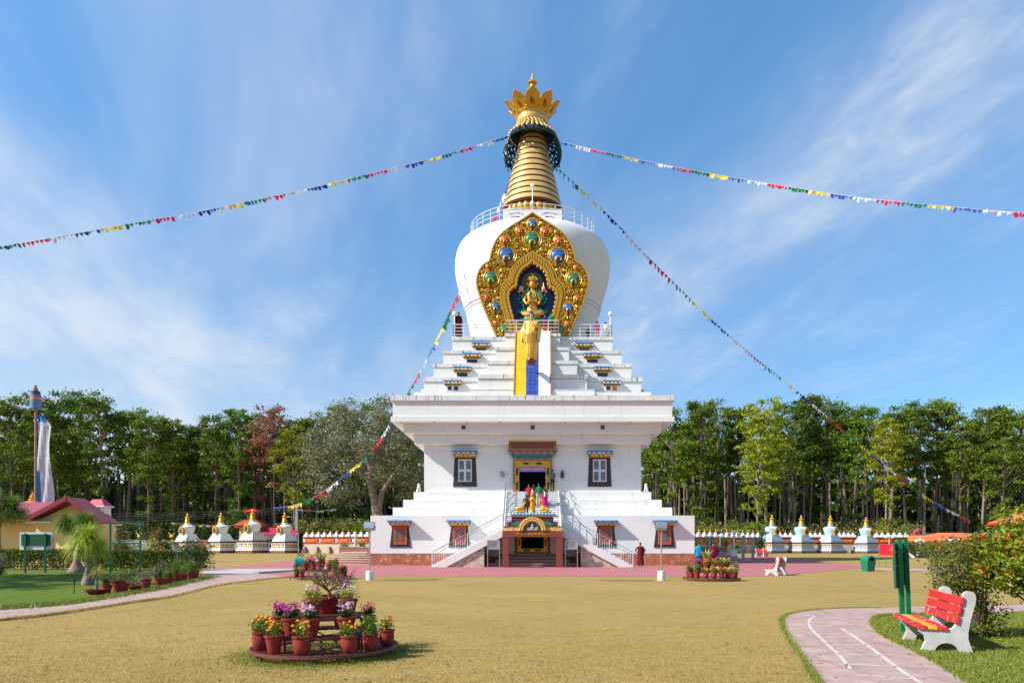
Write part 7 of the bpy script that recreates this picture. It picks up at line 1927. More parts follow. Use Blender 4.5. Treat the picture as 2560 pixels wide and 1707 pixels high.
h2 = thing('small_house', 'small white house with crimson roofs right behind the cream house', 'house', (0, 62, 0)); h2.scale = (1, .35, 1); X2 = lambda u: X(u, 62)
b = MB(); b.box(X2(236), X2(268), 0, 4, 0, 3.35); b.box(X2(228), X2(248), 2, 5, 3.35, 5.0); b.build('wall', M_WHITE, h2)
b = MB(); b.box(X2(251), X2(261), -.04, .02, 1.9, 3.0); b.build('window', M_GREEND, h2)
b = MB(); b.box(X2(229), X2(236), 1.96, 2.02, 4.2, 4.85); b.build('window', M_BLUE, h2)
b = MB(); b.loft([[(X2(222), -.6, 3.38), (X2(279), -.6, 3.38), (X2(279), 4.5, 3.38), (X2(222), 4.5, 3.38)], [(X2(232), 1, 4.25), (X2(252), 1, 4.25), (X2(252), 3, 4.25), (X2(232), 3, 4.25)]]); b.loft([[(X2(205), 1.4, 5.02), (X2(251), 1.4, 5.02), (X2(251), 5.6, 5.02), (X2(205), 5.6, 5.02)], [(X2(216), 2.6, 5.6), (X2(238), 2.6, 5.6), (X2(238), 4.2, 5.6), (X2(216), 4.2, 5.6)]]); b.build('roof', M_PINKR, h2)
b = MB(); b.box(X2(222) - .05, X2(279) + .05, -.65, 4.55, 3.26, 3.375); b.box(X2(205) - .05, X2(251) + .05, 1.35, 5.65, 4.9, 5.015); b.build('white_fascia', M_WHITE, h2)
k = thing('roof_shrine', 'little red roof with golden finial rising behind the cream house', 'shrine', (X(82, 64), 64, 0))
b = MB(); b.box(-1.1, 1.1, -1.1, 1.1, 0, 4.85); b.build('wall', M_CREAM, k); b = MB(); b.lathe([(1.9, 4.86), (1.5, 5.05), (.3, 5.55), (.001, 5.6)], 24); b.build('roof', M_ORNG, k, 30); b = MB(); b.lathe([(.32, 5.52), (.36, 5.65), (.22, 5.75), (.30, 5.85), (.16, 5.98), (.22, 6.05), (.08, 6.15), (.002, 6.5)], 14); b.build('finial', M_GOLD, k, 40)
# pavilion with two-storey red roof, glass hall
p = thing('pavilion', 'pavilion with two tiered red roofs behind the striped small stupa', 'pavilion', (*PT(632, 0, 126)[:2], 0)); p.scale = (.86, .86, 1.06)
b = MB(); b.box(-2.0, 2.0, -2, 2, 0, 4.6); b.build('wall', M_CREAM, p); b = MB(); b.loft([[(-2.9, -2.9, 4.6), (2.9, -2.9, 4.6), (2.9, 2.9, 4.6), (-2.9, 2.9, 4.6)], [(-1.3, -1.3, 5.5), (1.3, -1.3, 5.5), (1.3, 1.3, 5.5), (-1.3, 1.3, 5.5)]]); b.build('roof', M_RTRIM if False else mat('tomato_roof', (.48, .06, .03), .5), p); b = MB(); b.box(-2.7, 2.7, -2.7, 2.7, 4.2, 4.58); b.build('bracket_band', M_ORP, p)
b = MB(); b.box(-.9, .9, -.9, .9, 5.5, 6.9); b.build('upper_wall', M_BROWN, p); b = MB(); b.loft([[(-1.5, -1.5, 6.9), (1.5, -1.5, 6.9), (1.5, 1.5, 6.9), (-1.5, 1.5, 6.9)], [(-.2, -.2, 7.5), (.2, -.2, 7.5), (.2, .2, 7.5), (-.2, .2, 7.5)]]); b.build('upper_roof', M_RED, p)
g = thing('glass_hall', 'low hall with red hipped roof and glass front behind the fourth small stupa', 'building', (*PT(690, 0, 124)[:2], 0))
b = MB(); b.box(-3.4, 3.0, 0, 6, 0, 3.3); b.build('wall', M_WHITE, g); b = MB(); b.loft([[(-3.9, -.7, 3.3), (3.9, -.7, 3.3), (3.9, 6.5, 3.3), (-3.9, 6.5, 3.3)], [(-1.2, 2.5, 4.8), (1.6, 2.5, 4.8), (1.6, 3.5, 4.8), (-1.2, 3.5, 4.8)]]); b.build('roof', M_PINKR, g)
for q in range(3): b = MB(); b.box(-2.9 + q * 1.75, -1.35 + q * 1.75, -.05, .02, .5, 2.4); b.build('window', M_GLASSD, g)
# right side: long orange roofs, red kiosk
o_ = thing('long_house', 'long low building with orange hipped roof behind the flowering hedge', 'building', (*PT(2380, 0, 112)[:2], 0))
M_ORR = grid_mat('orange_tile_roof', (0.62, 0.15, 0.05), (0.42, 0.09, 0.03), .8, .25, .015, (0.66, 0.19, 0.07), .6, axes='XY', offset=.5, var=.15)
b = MB(); b.box(-6.2, 5.6, 0, 3, -1.1, .95); b.build('wall', M_CREAM, o_); b = MB(); b.loft([[(-6.8, -.8, .95), (6.2, -.8, .95), (6.2, 6.8, .95), (-6.8, 6.8, .95)], [(-2.3, 2.6, 2.35), (1.5, 2.6, 2.35), (1.5, 3.4, 2.35), (-2.3, 3.4, 2.35)]]); b.loft([[(-7.4, -1.2, .96), (-1.5, -1.2, .96), (-1.5, 4, .96), (-7.4, 4, .96)], [(-7.0, -.2, 1.9), (-3.0, -.2, 1.9), (-3.0, 3, 1.9), (-7.0, 3, 1.9)]]); b.build('roof', M_ORR, o_); o_.location.z = 1.05; o_.location.x += 2.0
k = thing('kiosk', 'red framed kiosk with orange pyramid roof behind the big flowering shrub', 'kiosk', (47.75, 66, 0))
za, zb_ = zy(1306, 66), zy(1282, 66)
b = MB(); b.loft([[(-3.6, -2.2, za), (3.6, -2.2, za), (3.6, 1.6, za), (-3.6, 1.6, za)], [(-.4, -.6, zb_ + .6), (.4, -.6, zb_ + .6), (.4, 0, zb_ + .6), (-.4, 0, zb_ + .6)]]); b.build('roof', M_ORR, k); b = MB(); b.box(-3.65, 3.65, -2.25, 1.65, za - .22, za - .003); b.build('fascia', M_RED, k)
for px in (-2.9, -1.3, 1.3, 2.9): b = MB(); b.box(px - .17, px + .17, -1.6, -1.25, 0, za - .22); b.build('post', M_RED, k)
for px in (-2.1, 0, 2.1): b = MB(); b.box(px - .6, px + .6, -1.5, -1.44, za - 1.7, za - .35); b.build('window', mat('white_blind', (.62, .6, .58), .6), k)
b = MB(); b.box(-2.9, 2.9, -1.4, 1.2, 0, za - .22); b.build('wall', M_DGREY, k)
# tall prayer banner
d = 58; x = (89 - UC) / F * d; zt2 = zy(962, d); t = thing('prayer_banner', 'tall pole with long white prayer banner and painted drum top behind the house', 'banner', (x, d, 0))
b = MB(); b.tube([(0, 0, 0), (0, 0, zy(1020, d))], .09, 10); b.build('pole', mat('red_brown_pole', (.34, .20, .17), .6), t, 60)
b = MB(); z0, z1 = zy(1022, d), zy(978, d); hh = z1 - z0
for q, (m, r) in enumerate(((0, .40), (1, .38), (2, .36), (3, .33))): b.lathe([(r + .02, z0 + hh * (.0, .52, .68, .84)[q]), (r, z0 + hh * (.52, .68, .84, 1.0)[q])], 20, m=m)
b.build('drum', [mat('drum_blue', (.09, .20, .33), .6), M_ORNG, M_BLUE, M_MAROON], t, 30)
b = MB(); b.lathe(smooth_prof([(.22, z1), (.16, z1 + .12), (.20, z1 + .22), (.08, z1 + .32), (.12, z1 + .42), (.02, zt2)], 2), 14); b.build('finial', M_BARK, t, 60)
b = MB(); rows = []
for i in range(25):
    q = i / 24; z = zy(1036 + (1262 - 1036) * q, d); w = (.35 + 2.4 * min(1, q * 3.2) * (1 - .28 * max(0, q - .35) / .65)) if q < .8 else 1.55 + (1 - q) * 2
    w = min(w, 1.25) * .95
    rows.append([(.16 + w * j / 6 , .10 * math.sin(j * 1.3 + q * 7) - .25 * (j / 6) * math.sin(q * 5), z + .05 * math.sin(j)) for j in range(7)])
for i in range(24):
    for j in range(6): b.add([rows[i][j], rows[i][j + 1], rows[i + 1][j + 1], rows[i + 1][j]], [(0, 1, 2, 3)], 1 if (i < 2) else (1 if j == 0 and i > 14 else 0))
b.build('banner_cloth', [mat('cloth_banner', (.60, .58, .62), .9, col2=(.50, .48, .55), scale=3, trans=.35), M_BLUE, M_MONK], t, 60)
# ------------------------------------------------------------------ forest trees
def forest_tree(seed, H=26.0, cr=3.6, base=.50, n=84, per=112, size=.34, lm=None, bark=None, low=6, lean=0.0):
    rr = random.Random(seed); rng = np.random.default_rng(seed)
    tb = MB(); pts = []; x = y = 0.0; dx, dy = lean + rr.uniform(-.03, .03), rr.uniform(-.02, .02)
    for k in range(9):
        pts.append((x, y, H * .93 * k / 8)); x += dx * H / 8 + rr.uniform(-.22, .22); y += dy * H / 8 + rr.uniform(-.2, .2)
    r0 = .30 + rr.uniform(-.04, .10); tb.tube(pts, [r0 * (1.35 if k == 0 else 1 - .095 * k) for k in range(9)], 7)
    def at(t): q = t * 8; i = min(int(q), 7); f = q - i; return Vector(pts[i]).lerp(Vector(pts[i + 1]), f)
    C = []; S = []
    for k in range(n):
        t = base + (1 - base) * rr.random() ** .85
        w = cr * (1.15 - 1.02 * max(0, (t - base) / (1 - base) - .35) ** 1.5) * (.55 + .45 * min(1, (t - base) * 6)) * rr.uniform(.65, 1.18)
        a = rr.uniform(0, 6.28); q = w * rr.uniform(.25, 1) ** .6; p = at(min(t, .99)) + Vector((q * math.cos(a), q * math.sin(a), rr.uniform(-.3, 1.2)))
        C.append(tuple(p)); s = rr.uniform(.30, .66); S.append((s, s, s * .5))
        if k % 3 == 0: o = at(max(.3, t - .09)); tb.tube([o, o.lerp(p, .5) + Vector((0, 0, .2)), p], [.11, .07, .03], 5)
    for k in range(low):
        t = rr.uniform(.14, base); a = rr.uniform(0, 6.28); p = at(t) + Vector((rr.uniform(.4, 1.6) * math.cos(a), rr.uniform(.4, 1.6) * math.sin(a), 0)); C.append(tuple(p)); S.append((.4, .4, .3)); tb.tube([at(t), p], [.05, .02], 4)
    L = leaf_quads(rng, int(per * len(C)), C, S, size, .62, .55)
    return tb, L
PROT = []
def proto_tree(seed, lm, bark=None, **kw):
    tb, L = forest_tree(seed, **kw); b = MB(); b.bulk(L)
    return (tb.mesh('trunk', bark or M_BARK, 60), b.mesh('crown', lm), L, kw.get('H', 26.0), tb)
for s, kw in ((1, {}), (2, dict(cr=4.2, base=.44)), (3, dict(cr=2.7, base=.56)), (4, dict(cr=4.6, base=.50, n=100)), (5, dict(cr=3.2, base=.38, low=16)), (6, dict(cr=3.6, base=.55, lean=.03))): PROT.append(proto_tree(s, M_LEAF, **kw))
P_YEL = proto_tree(11, M_LEAFY, cr=4.0, base=.38, n=90); P_RED = proto_tree(12, M_LEAFR, M_BARKD, cr=3.5, base=.60, n=56, per=75, low=2); P_DARK = proto_tree(13, M_LEAFD, M_BARKD, cr=4.2, base=.35)
GT = 'tall forest trees behind the walls'
def place_tree(label, u, vt, d, P, rz, group=GT, wide=1.0, cat='tree'):
    x = (u - UC) / F * d; z = zy(vt, d); s = z / P[3] / .985
    t = thing('forest_tree', label, cat, (x, d, -.05), rz, group); t.scale = (max(.85, s) * wide, max(.85, s) * wide, s)
    link('trunk', P[0], t); link('crown', P[1], t); return t
TL = [(-40, 985, 0, 'tree with half its crown cut by the left picture edge, behind the palm'), (35, 990, 3, 'dark leafy tree just left of the prayer banner pole'), (128, 985, 1, 'broad bright tree right behind the prayer banner cloth'), (196, 975, 3, 'tallest broad-crowned tree right of the prayer banner'),
      (262, 982, 1, 'leafy tree above the gable end of the cream house'), (318, 1008, 5, 'leaning tree above the small white house roofs'), (372, 1028, 0, 'lower tree above the green metal frame'), (425, 1042, 4, 'slim tree left of the leftmost small stupa spire'), (486, 1048, 2, 'slim low tree right of the leftmost small stupa spire'),
      (540, 1035, 0, 'tree behind the second small stupa from the left'), (592, 1018, 4, 'tall tree just left of the reddish-leaved tree'), (655, 1022, 1, 'green tree below the reddish crown, behind the striped stupa'), (730, 1030, 5, 'bright green tree between the reddish crown and utility pole'), (790, 1026, 2, 'round green tree left of the pale grey-green broad tree'), (850, 1008, 4, 'dark tree peeping over the top of the pale grey-green tree'), (930, 1000, 0, 'dark tree rising behind the pale tree near the cornice'), (985, 1030, 1, 'tree mostly hidden behind the left cornice corner'),
      (1640, 1060, 2, 'tree half hidden behind the right upper wall'), (1690, 1012, 1, 'tree touching the right cornice corner'), (1745, 998, 4, 'tall tree first free of the cornice on the right'), (1795, 1000, 0, 'tree with clear twin tops above the curved steps'), (1850, 1004, 2, 'tree with sparse top left of the yellowish tree'), (1972, 996, 1, 'dark tree right of the yellowish tree, left of flag string'),
      (2020, 984, 4, 'tall tree where the flag string crosses the skyline'), (2068, 990, 0, 'tree right beneath the flag string on the skyline'), (2118, 1006, 2, 'slim tree above the third blue stupa'), (2168, 1002, 1, 'tree with yellow sprays above the fourth blue stupa'), (2225, 1012, 5, 'leaning tree behind the red board'),
      (2290, 1000, 3, 'big forked tree above the left end of the orange roof'), (2340, 996, 3, 'broadest tree above the long orange roof'), (2402, 1032, 0, 'lower tree right of the broadest tree'), (2455, 1008, 1, 'pointed tree above the red kiosk left post'), (2508, 1018, 4, 'tree above the kiosk roof peak'), (2565, 1022, 3, 'tree cut by the right picture edge')]
rt = random.Random(77)
for u, vt, k, lb in TL: place_tree(lb, u, vt, rt.uniform(133, 146), PROT[k], rt.uniform(0, 6.28))
place_tree('yellow-green tree tallest right of the stupa', 1915, 990, 130, P_YEL, 1.0); place_tree('yellow-green young tree among darker trees behind the first blue stupa', 1895, 1090, 127, P_YEL, 2.2)
place_tree('tree with reddish brown dry foliage on the left skyline', 690, 1008, 132, P_RED, .5, wide=1.05); place_tree('small reddish tree lower left of the reddish crown', 640, 1075, 134, P_RED, 2.0)
place_tree('yellow-green tree right below the reddish crown', 735, 1060, 129, P_YEL, .3, wide=.9); place_tree('yellow-green tree above the orange roof left end', 2215, 1045, 131, P_YEL, 4.0, wide=.9)
# far rows of the wood: one mass
b = MB(); rng = np.random.default_rng(99); tr_ = MB()
for k in range(118):
    d = rt.uniform(150, 205); x = (rt.uniform(-60, 2620) - UC) / F * d; P = PROT[k % 6]; L = P[2]; n = len(L)
    s = zy(rt.uniform(1040, 1110), d) / P[3]; sel = rng.choice(n, 1500, False); A = L[sel]
    c = A.mean(1, keepdims=True); A = c + (A - c) * 2.5; a = rt.uniform(0, 6.28); ca, sa = math.cos(a), math.sin(a); Q = A.copy()
    Q[..., 0] = (A[..., 0] * ca - A[..., 1] * sa) * 1.15 + x; Q[..., 1] = (A[..., 0] * sa + A[..., 1] * ca) * 1.15 + d; Q[..., 2] = A[..., 2] * s; b.bulk(Q, 0)
for k in range(460):
    d = rt.uniform(136, 168); x = (rt.uniform(-80, 2640) - UC) / F * d; r = rt.uniform(.14, .30); h = rt.uniform(13, 18); dx = rt.uniform(-.8, .8)
    b.tube([(x, d, 0), (x + dx * .4, d, h * .5), (x + dx, d, h)], [r * 1.2, r, r * .7], 5, 1 if k % 3 else 2)
n = 52000
d = rng.uniform(160, 206, n); x = (rng.uniform(-60, 2620, n) - UC) / F * d; z = rng.uniform(0, 1, n) ** 1.2 * 17
C = np.stack([x, d, z], 1); q = leaf_quads(rng, n, C, (.2, .2, .2), 2.0, .8, .2); b.bulk(q, 3)
tag(b.build('forest', [M_LEAF, M_BARKD, M_BARK, M_LEAFD], fix=False), 'dark dense far rows of the wood', 'forest', None, 'stuff')
# broad pale tree left of the stupa
d = 106; t = thing('broad_tree', 'broad pale grey-green tree with forked trunk left of the stupa', 'tree', ((945 - UC) / F * d, d, 0))
rr = random.Random(4); tb = MB(); S1 = 1 / F * d
def tp(u, v, y=0): return ((u - 945) * S1, y, zy(v, d))
tb.tube([tp(952, 1378), tp(945, 1290), tp(935, 1240), tp(925, 1200), tp(928, 1170)], [1.0, .80, .62, .55, .5], 9); tb.tube([tp(945, 1275), tp(955, 1230), tp(975, 1200), tp(1000, 1165)], [.6, .42, .34, .25], 8)
tb.tube([tp(928, 1172), tp(900, 1130), tp(850, 1090), tp(810, 1065)], [.42, .3, .2, .1], 7); tb.tube([tp(928, 1172), tp(935, 1110), tp(950, 1050), tp(960, 1015)], [.42, .3, .2, .08], 7); tb.tube([tp(925, 1200), tp(880, 1170), tp(830, 1160), tp(790, 1150)], [.36, .25, .16, .08], 7); tb.tube([tp(1000, 1165), tp(1030, 1120), tp(1050, 1090)], [.25, .18, .1], 6)
for k in range(12): tb.tube([tp(935 + rr.uniform(-20, 20), 1140, 0), tp(rr.uniform(800, 1060), rr.uniform(1050, 1200), rr.uniform(-5, 5))], [.12, .03], 5)
tb.build('trunk', M_BARK, t, 60)
C, S = [], []
while len(C) < 210:
    u, v = rr.uniform(765, 1080), rr.uniform(998, 1300); cx = (u - 925) / 160; cz = (v - 1140) / 145
    if cx * cx + cz * cz > 1 or (v > 1215 and 880 < u < 985) : continue
    if v < 1040 and rr.random() < .35: continue
    C.append(tp(u, v, rr.uniform(-5.5, 5.5) * math.sqrt(max(.1, 1 - cx * cx - cz * cz)))); s = rr.uniform(.5, .95); S.append((s, s, s * .6))
for u, v in ((950, 1003), (975, 998), (985, 1005), (860, 1010), (880, 1003), (1000, 1018)): C.append(tp(u, v)); S.append((.6, .6, .4))
b = MB(); b.bulk(leaf_quads(np.random.default_rng(3), 24000, C, S, .36, .5, .35)); b.build('crown', M_LEAFP, t)
# off-frame garden trees on the left that shade the garden
for lb, x, y, P, s in (('garden tree left of the picture shading the hedge', -33.5, 25.5, P_DARK, .5), ('garden tree left of the picture shading the lawn', -32.5, 21, PROT[3], .48), ('garden tree left of the picture behind the conifer', -35, 30, P_DARK, .52)):
    t = thing('garden_tree', lb, 'tree', (x, y, 0), x); t.scale = (s * 1.5, s * 1.5, s); link('trunk', P[0], t); link('crown', P[1], t)
# dark conifer at the left edge
d = 33; t = thing('conifer', 'dark layered conifer cut by the left picture edge', 'tree', (-27.4, d, 0)); b = MB(); b.tube([(0, 0, 0), (0, 0, 8.5)], [.2, .03], 7); b.build('trunk', M_BARKD, t); C = []
for k in range(14):
    z = 4.1 + k * .34; w = 2.3 * (1 - (z - 4) / 5.6)
    for j in range(9):
        a = j * .7 + k
        for q in (.35, .65, .95): C.append((w * q * math.cos(a), w * q * math.sin(a), z + .25 * q))
b = MB(); b.bulk(leaf_quads(np.random.default_rng(5), 9000, C, (.17, .17, .08), .20, .28, .2)); b.build('crown', M_LEAFD, t)
# ------------------------------------------------------------------ undergrowth and hedges along the far walls
def bushmass(name, label, pts, n, size, lm, kind=None, spread=.45, seed=0, cat='bush', stems=True):
    b = MB(); b.bulk(leaf_quads(np.random.default_rng(seed), n, pts, (spread, spread, spread * .8), size, .6, .4)); o = b.build(name, lm, fix=False); return tag(o, label, cat if kind != 'stuff' else None, None, kind)
rr = random.Random(31)
def run(u0, u1, d, v0, v1, n, dd=2.5): return [((u - UC) / F * (d + e), d + e, z) for u, e, z in ((rr.uniform(u0, u1), rr.uniform(-dd, dd), None) for _ in range(n)) for z in (rr.uniform(.2, zy(rr.uniform(v0, v1), d)),)]
bushmass('undergrowth', 'tangled creepers and bushes massed along the edge of the wood', run(740, 1020, 128, 1298, 1325, 240), 15000, .40, M_LEAFO, 'stuff', .6, 1)
bushmass('undergrowth', 'green and brown climbing bushes above the right orange wall', run(1720, 2290, 128, 1306, 1335, 420), 24000, .38, M_LEAFO, 'stuff', .6, 2)
bushmass('undergrowth', 'dark bushes along the wood behind the left small stupas', run(150, 740, 134, 1296, 1330, 380), 16000, .45, M_LEAFD, 'stuff', .7, 3)
def bush(label, u, d, w, v0, lm, n=1600, size=.2, seed=1, name='bush', flower=None, z0=.15):
    x = (u - UC) / F * d; h = zy(v0, d); r = w / 2 * d / F; rr_ = random.Random(seed); t = thing(name, label, 'bush', (x, d, 0))
    C = [(rr_.gauss(0, r * .42), rr_.gauss(0, r * .4), z0 + (h - z0) * rr_.random() ** .8 * (1 - .2 * rr_.random())) for _ in range(26)]
    b = MB()
    for c in C[:12]: b.tube([(c[0] * .15, c[1] * .15, 0), (c[0] * .6, c[1] * .6, c[2] * .6), c], [.035, .02, .01], 5)
    b.build('stems', M_TWIG, t)
    b = MB(); b.bulk(leaf_quads(np.random.default_rng(seed), n, C, (r * .24, r * .24, h * .10), size, .5, .4)); b.build('foliage', lm, t)
    if flower:
        b = MB(); pk = rr_.sample(C, flower[1])
        for c in pk:
            for _ in range(3): flower_ball(b, (c[0] + rr_.gauss(0, r * .2), c[1] - r * .2 - abs(rr_.gauss(0, r * .12)), c[2] + rr_.gauss(0, h * .06)), flower[2], 0, 4)
        b.build('blossoms', flower[0], t, 60)
    return t
bush('yellow-green bush on the wall beside the left base corner', 905, 124, 60, 1300, M_LEAFG, 1500, .34, 2); bush('bright green bush above the wall right of the stupa', 1838, 125, 60, 1302, M_LEAFG, 1700, .34, 3); bush('green bush left of the first blue stupa', 1895, 125, 40, 1308, M_LEAFG, 1200, .34, 4)
bush('yellow bush behind the fourth blue stupa', 2200, 126, 44, 1313, M_LEAFY, 1300, .3, 5); bush('lime bush left of the magenta bougainvillea', 2256, 122, 34, 1314, M_LEAFG, 1100, .3, 6); bush('magenta flowering bougainvillea behind the wall end', 2293, 122, 46, 1316, M_LEAFO, 900, .3, 7, flower=(M_FPNK, 20, .28))
for q, (u, vt, lm, lb) in enumerate(((1742, 1352, M_LEAFB, 'small round tree behind the person in blue'), (1775, 1338, M_LEAFD, 'slim dark topiary tree behind the monk'), (1809, 1348, M_LEAFD, 'small topiary tree left of the globe lamp'), (1902, 1345, M_LEAFD, 'dark potted tree beside the far red bench'), (1840, 1360, M_LEAFG, 'bright green shrub behind the globe lamp plinth'), (1795, 1362, M_LEAFG, 'bright green shrub between the topiary trees'), (905, 1352, M_LEAFG, 'green shrub before the left orange wall'), (865, 1360, M_LEAFG, 'low green shrub before the left orange wall'))):
    bush(lb, u, 100 if u > 1000 else 108, 22, vt, lm, 900, .22, 40 + q, z0=.9 if 'tree' in lb else .2)
bush('orange-flowering lantana hedge before the long orange roof', 2290, 84, 95, 1358, M_LEAFL, 4200, .17, 51, flower=(M_FORA, 16, .045)); bush('orange-flowering lantana hedge right of the tall near lantana', 2440, 80, 90, 1356, M_LEAFL, 3800, .17, 52, flower=(M_FRED, 14, .045)); bush('dense lantana hedge directly behind the near lantana', 2375, 78, 100, 1360, M_LEAFL, 4200, .17, 53, flower=(M_FORA, 14, .045))
# ------------------------------------------------------------------ left garden: hedges, palms, shrubs
def hedge(label, u0, u1, d, depth, h, n, seed):
    x0, x1 = (u0 - UC) / F * d, (u1 - UC) / F * d; rng = np.random.default_rng(seed); L = x1 - x0; t = thing('hedge', label, 'hedge', (x0, d, 0))
    m = n; fx = rng.uniform(0, L, m); fy = rng.uniform(0, depth, m); fz = rng.uniform(.12, h, m); side = rng.integers(0, 5, m)
    fy = np.where(side < 2, rng.normal(.02, .05, m), fy); fz = np.where(side == 2, rng.normal(h - .03, .04, m), fz); fz = np.where(side == 3, h * rng.uniform(.45, 1, m), fz)
    e = np.clip((fx - (L - .5)) / .5, 0, 1); fz = np.minimum(fz, h * (1 - .22 * e ** 2)); fy = fy + depth * .3 * e ** 2
    b = MB(); b.bulk(leaf_quads(rng, m, np.stack([fx, fy, fz], 1), (.03, .03, .03), .10, .6, .3)); b.build('foliage', M_HEDGE, t)
    b = MB()
    for k in range(int(L / .3)): b.tube([(k * .3 + .1, depth * .5 + rng.uniform(-.3, .3), 0), (k * .3 + .1 + rng.uniform(-.1, .1), depth * .5, h * .8)], [.025, .012], 5)
    b.build('stems', M_BARKD, t)
hedge('clipped green hedge left of the swollen palm trunk, before the cream house', -30, 195, 42.6, 1.1, 1.22, 12000, 1); hedge('clipped green hedge with rounded right end beside the paved path', 210, 511, 41.4, 1.2, 1.18, 17000, 2)
def pony(label, x, y, heads, hb, base_r, lm, seed, top, n=420):
    t = thing('ponytail_palm', label, 'palm', (x, y, 0)); rr_ = random.Random(seed)
    b = MB(); b.lathe(smooth_prof([(base_r, 0), (base_r * 1.02, .1), (base_r * .8, .28), (base_r * .38, .5 + hb * .08), (base_r * .24, hb * .7), (base_r * .2, hb)], 2), 18)
    for hx, hy, hz, L in heads[1:]: b.tube([(0, 0, hb * .75), (hx * .5, hy * .5, (hb + hz) * .48), (hx, hy, hz)], [base_r * .22, base_r * .18, base_r * .15], 8)
    b.build('trunk', M_BARK, t, 60)
    b = MB()
    for hx, hy, hz, L in heads:
        for k in range(n):
            a = rr_.uniform(0, 6.28); el = rr_.uniform(-.1, 1.45); l = L * rr_.uniform(.7, 1.12); P = []; o = Vector((hx, hy, hz)); d0 = Vector((math.cos(a) * math.cos(el), math.sin(a) * math.cos(el), math.sin(el))); p = o; s = Vector((-math.sin(a), math.cos(a), 0)); w = rr_.uniform(.015, .026) * L
            q = []
            for i in range(7):
                q.append((p - s * w * (1 - i / 6.5), p + s * w * (1 - i / 6.5))); d0 = (d0 + Vector((0, 0, -.22 - .30 * i / 6))).normalized(); p = p + d0 * l / 6
            vs = [c for pr in q for c in pr]; b.add(vs, [(2 * i, 2 * i + 1, 2 * i + 3, 2 * i + 2) for i in range(6)], 1 if el < .25 and rr_.random() < .55 else 0)
    b.build('fronds', [lm, M_FRONDB], t); return t
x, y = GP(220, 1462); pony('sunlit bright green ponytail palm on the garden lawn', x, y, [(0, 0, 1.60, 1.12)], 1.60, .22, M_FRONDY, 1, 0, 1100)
x, y = GP(192, 1431); pony('dark ponytail palm with two heads and swollen trunk before the house', x, y, [(-.62, .1, 2.60, 1.05), (.58, 0, 2.68, 1.05), (.05, .4, 2.8, .95)], 2.3, .44, M_FROND, 2, 0, 800)
pony('big ponytail palm cut by the left picture edge, behind the hedge', (-8 - UC) / F * 45, 45, [(-.3, 0, 3.9, 1.8), (.75, .3, 3.7, 1.5)], 3.5, .8, M_FROND, 3, 0, 1000)
# dark leafy shrub in front of the leftmost small stupa
def twig_shrub(label, u, v, h, spread, lm, n, size, seed, name='shrub', nm=6, bark=M_TWIG, z=0, leaf_sp=.05):
    x, y = GP(u, v); t = thing(name, label, 'shrub', (x, y, z)); b, tips = bare_shrub(random.Random(seed), h, spread, nm, 4, .022); b.build('branches', bark, t, 60)
    if n: b = MB(); b.bulk(leaf_quads(np.random.default_rng(seed), n, tips, leaf_sp, size, .55, .3)); b.build('foliage', lm, t)
    return t
twig_shrub('tall dark-leaved shrub before the leftmost small stupa', 476, 1436, 1.75, .34, M_LEAFD, 2300, .10, 5, leaf_sp=.09)
twig_shrub('pale-barked bare shrub before the hedge, left one', 330, 1462, .85, .40, M_LEAFV, 90, .05, 8, bark=M_BARK); twig_shrub('pale-barked bare shrub before the hedge, right one', 397, 1456, .85, .40, M_LEAFV, 90, .05, 9, bark=M_BARK)
x, y = GP(4, 1436); bush('pale grey bush at the left edge of the garden lawn', 2, y, 34, 1378, M_LEAFP, 1500, .07, 61); bush('leafy green shrub over the pots at the hedge end', 440, 33, 62, 1400, M_LEAFB, 2400, .09, 62); bush('leafy light green shrub beside the path pots', 462, 31, 30, 1412, M_LEAFG, 1100, .08, 63)
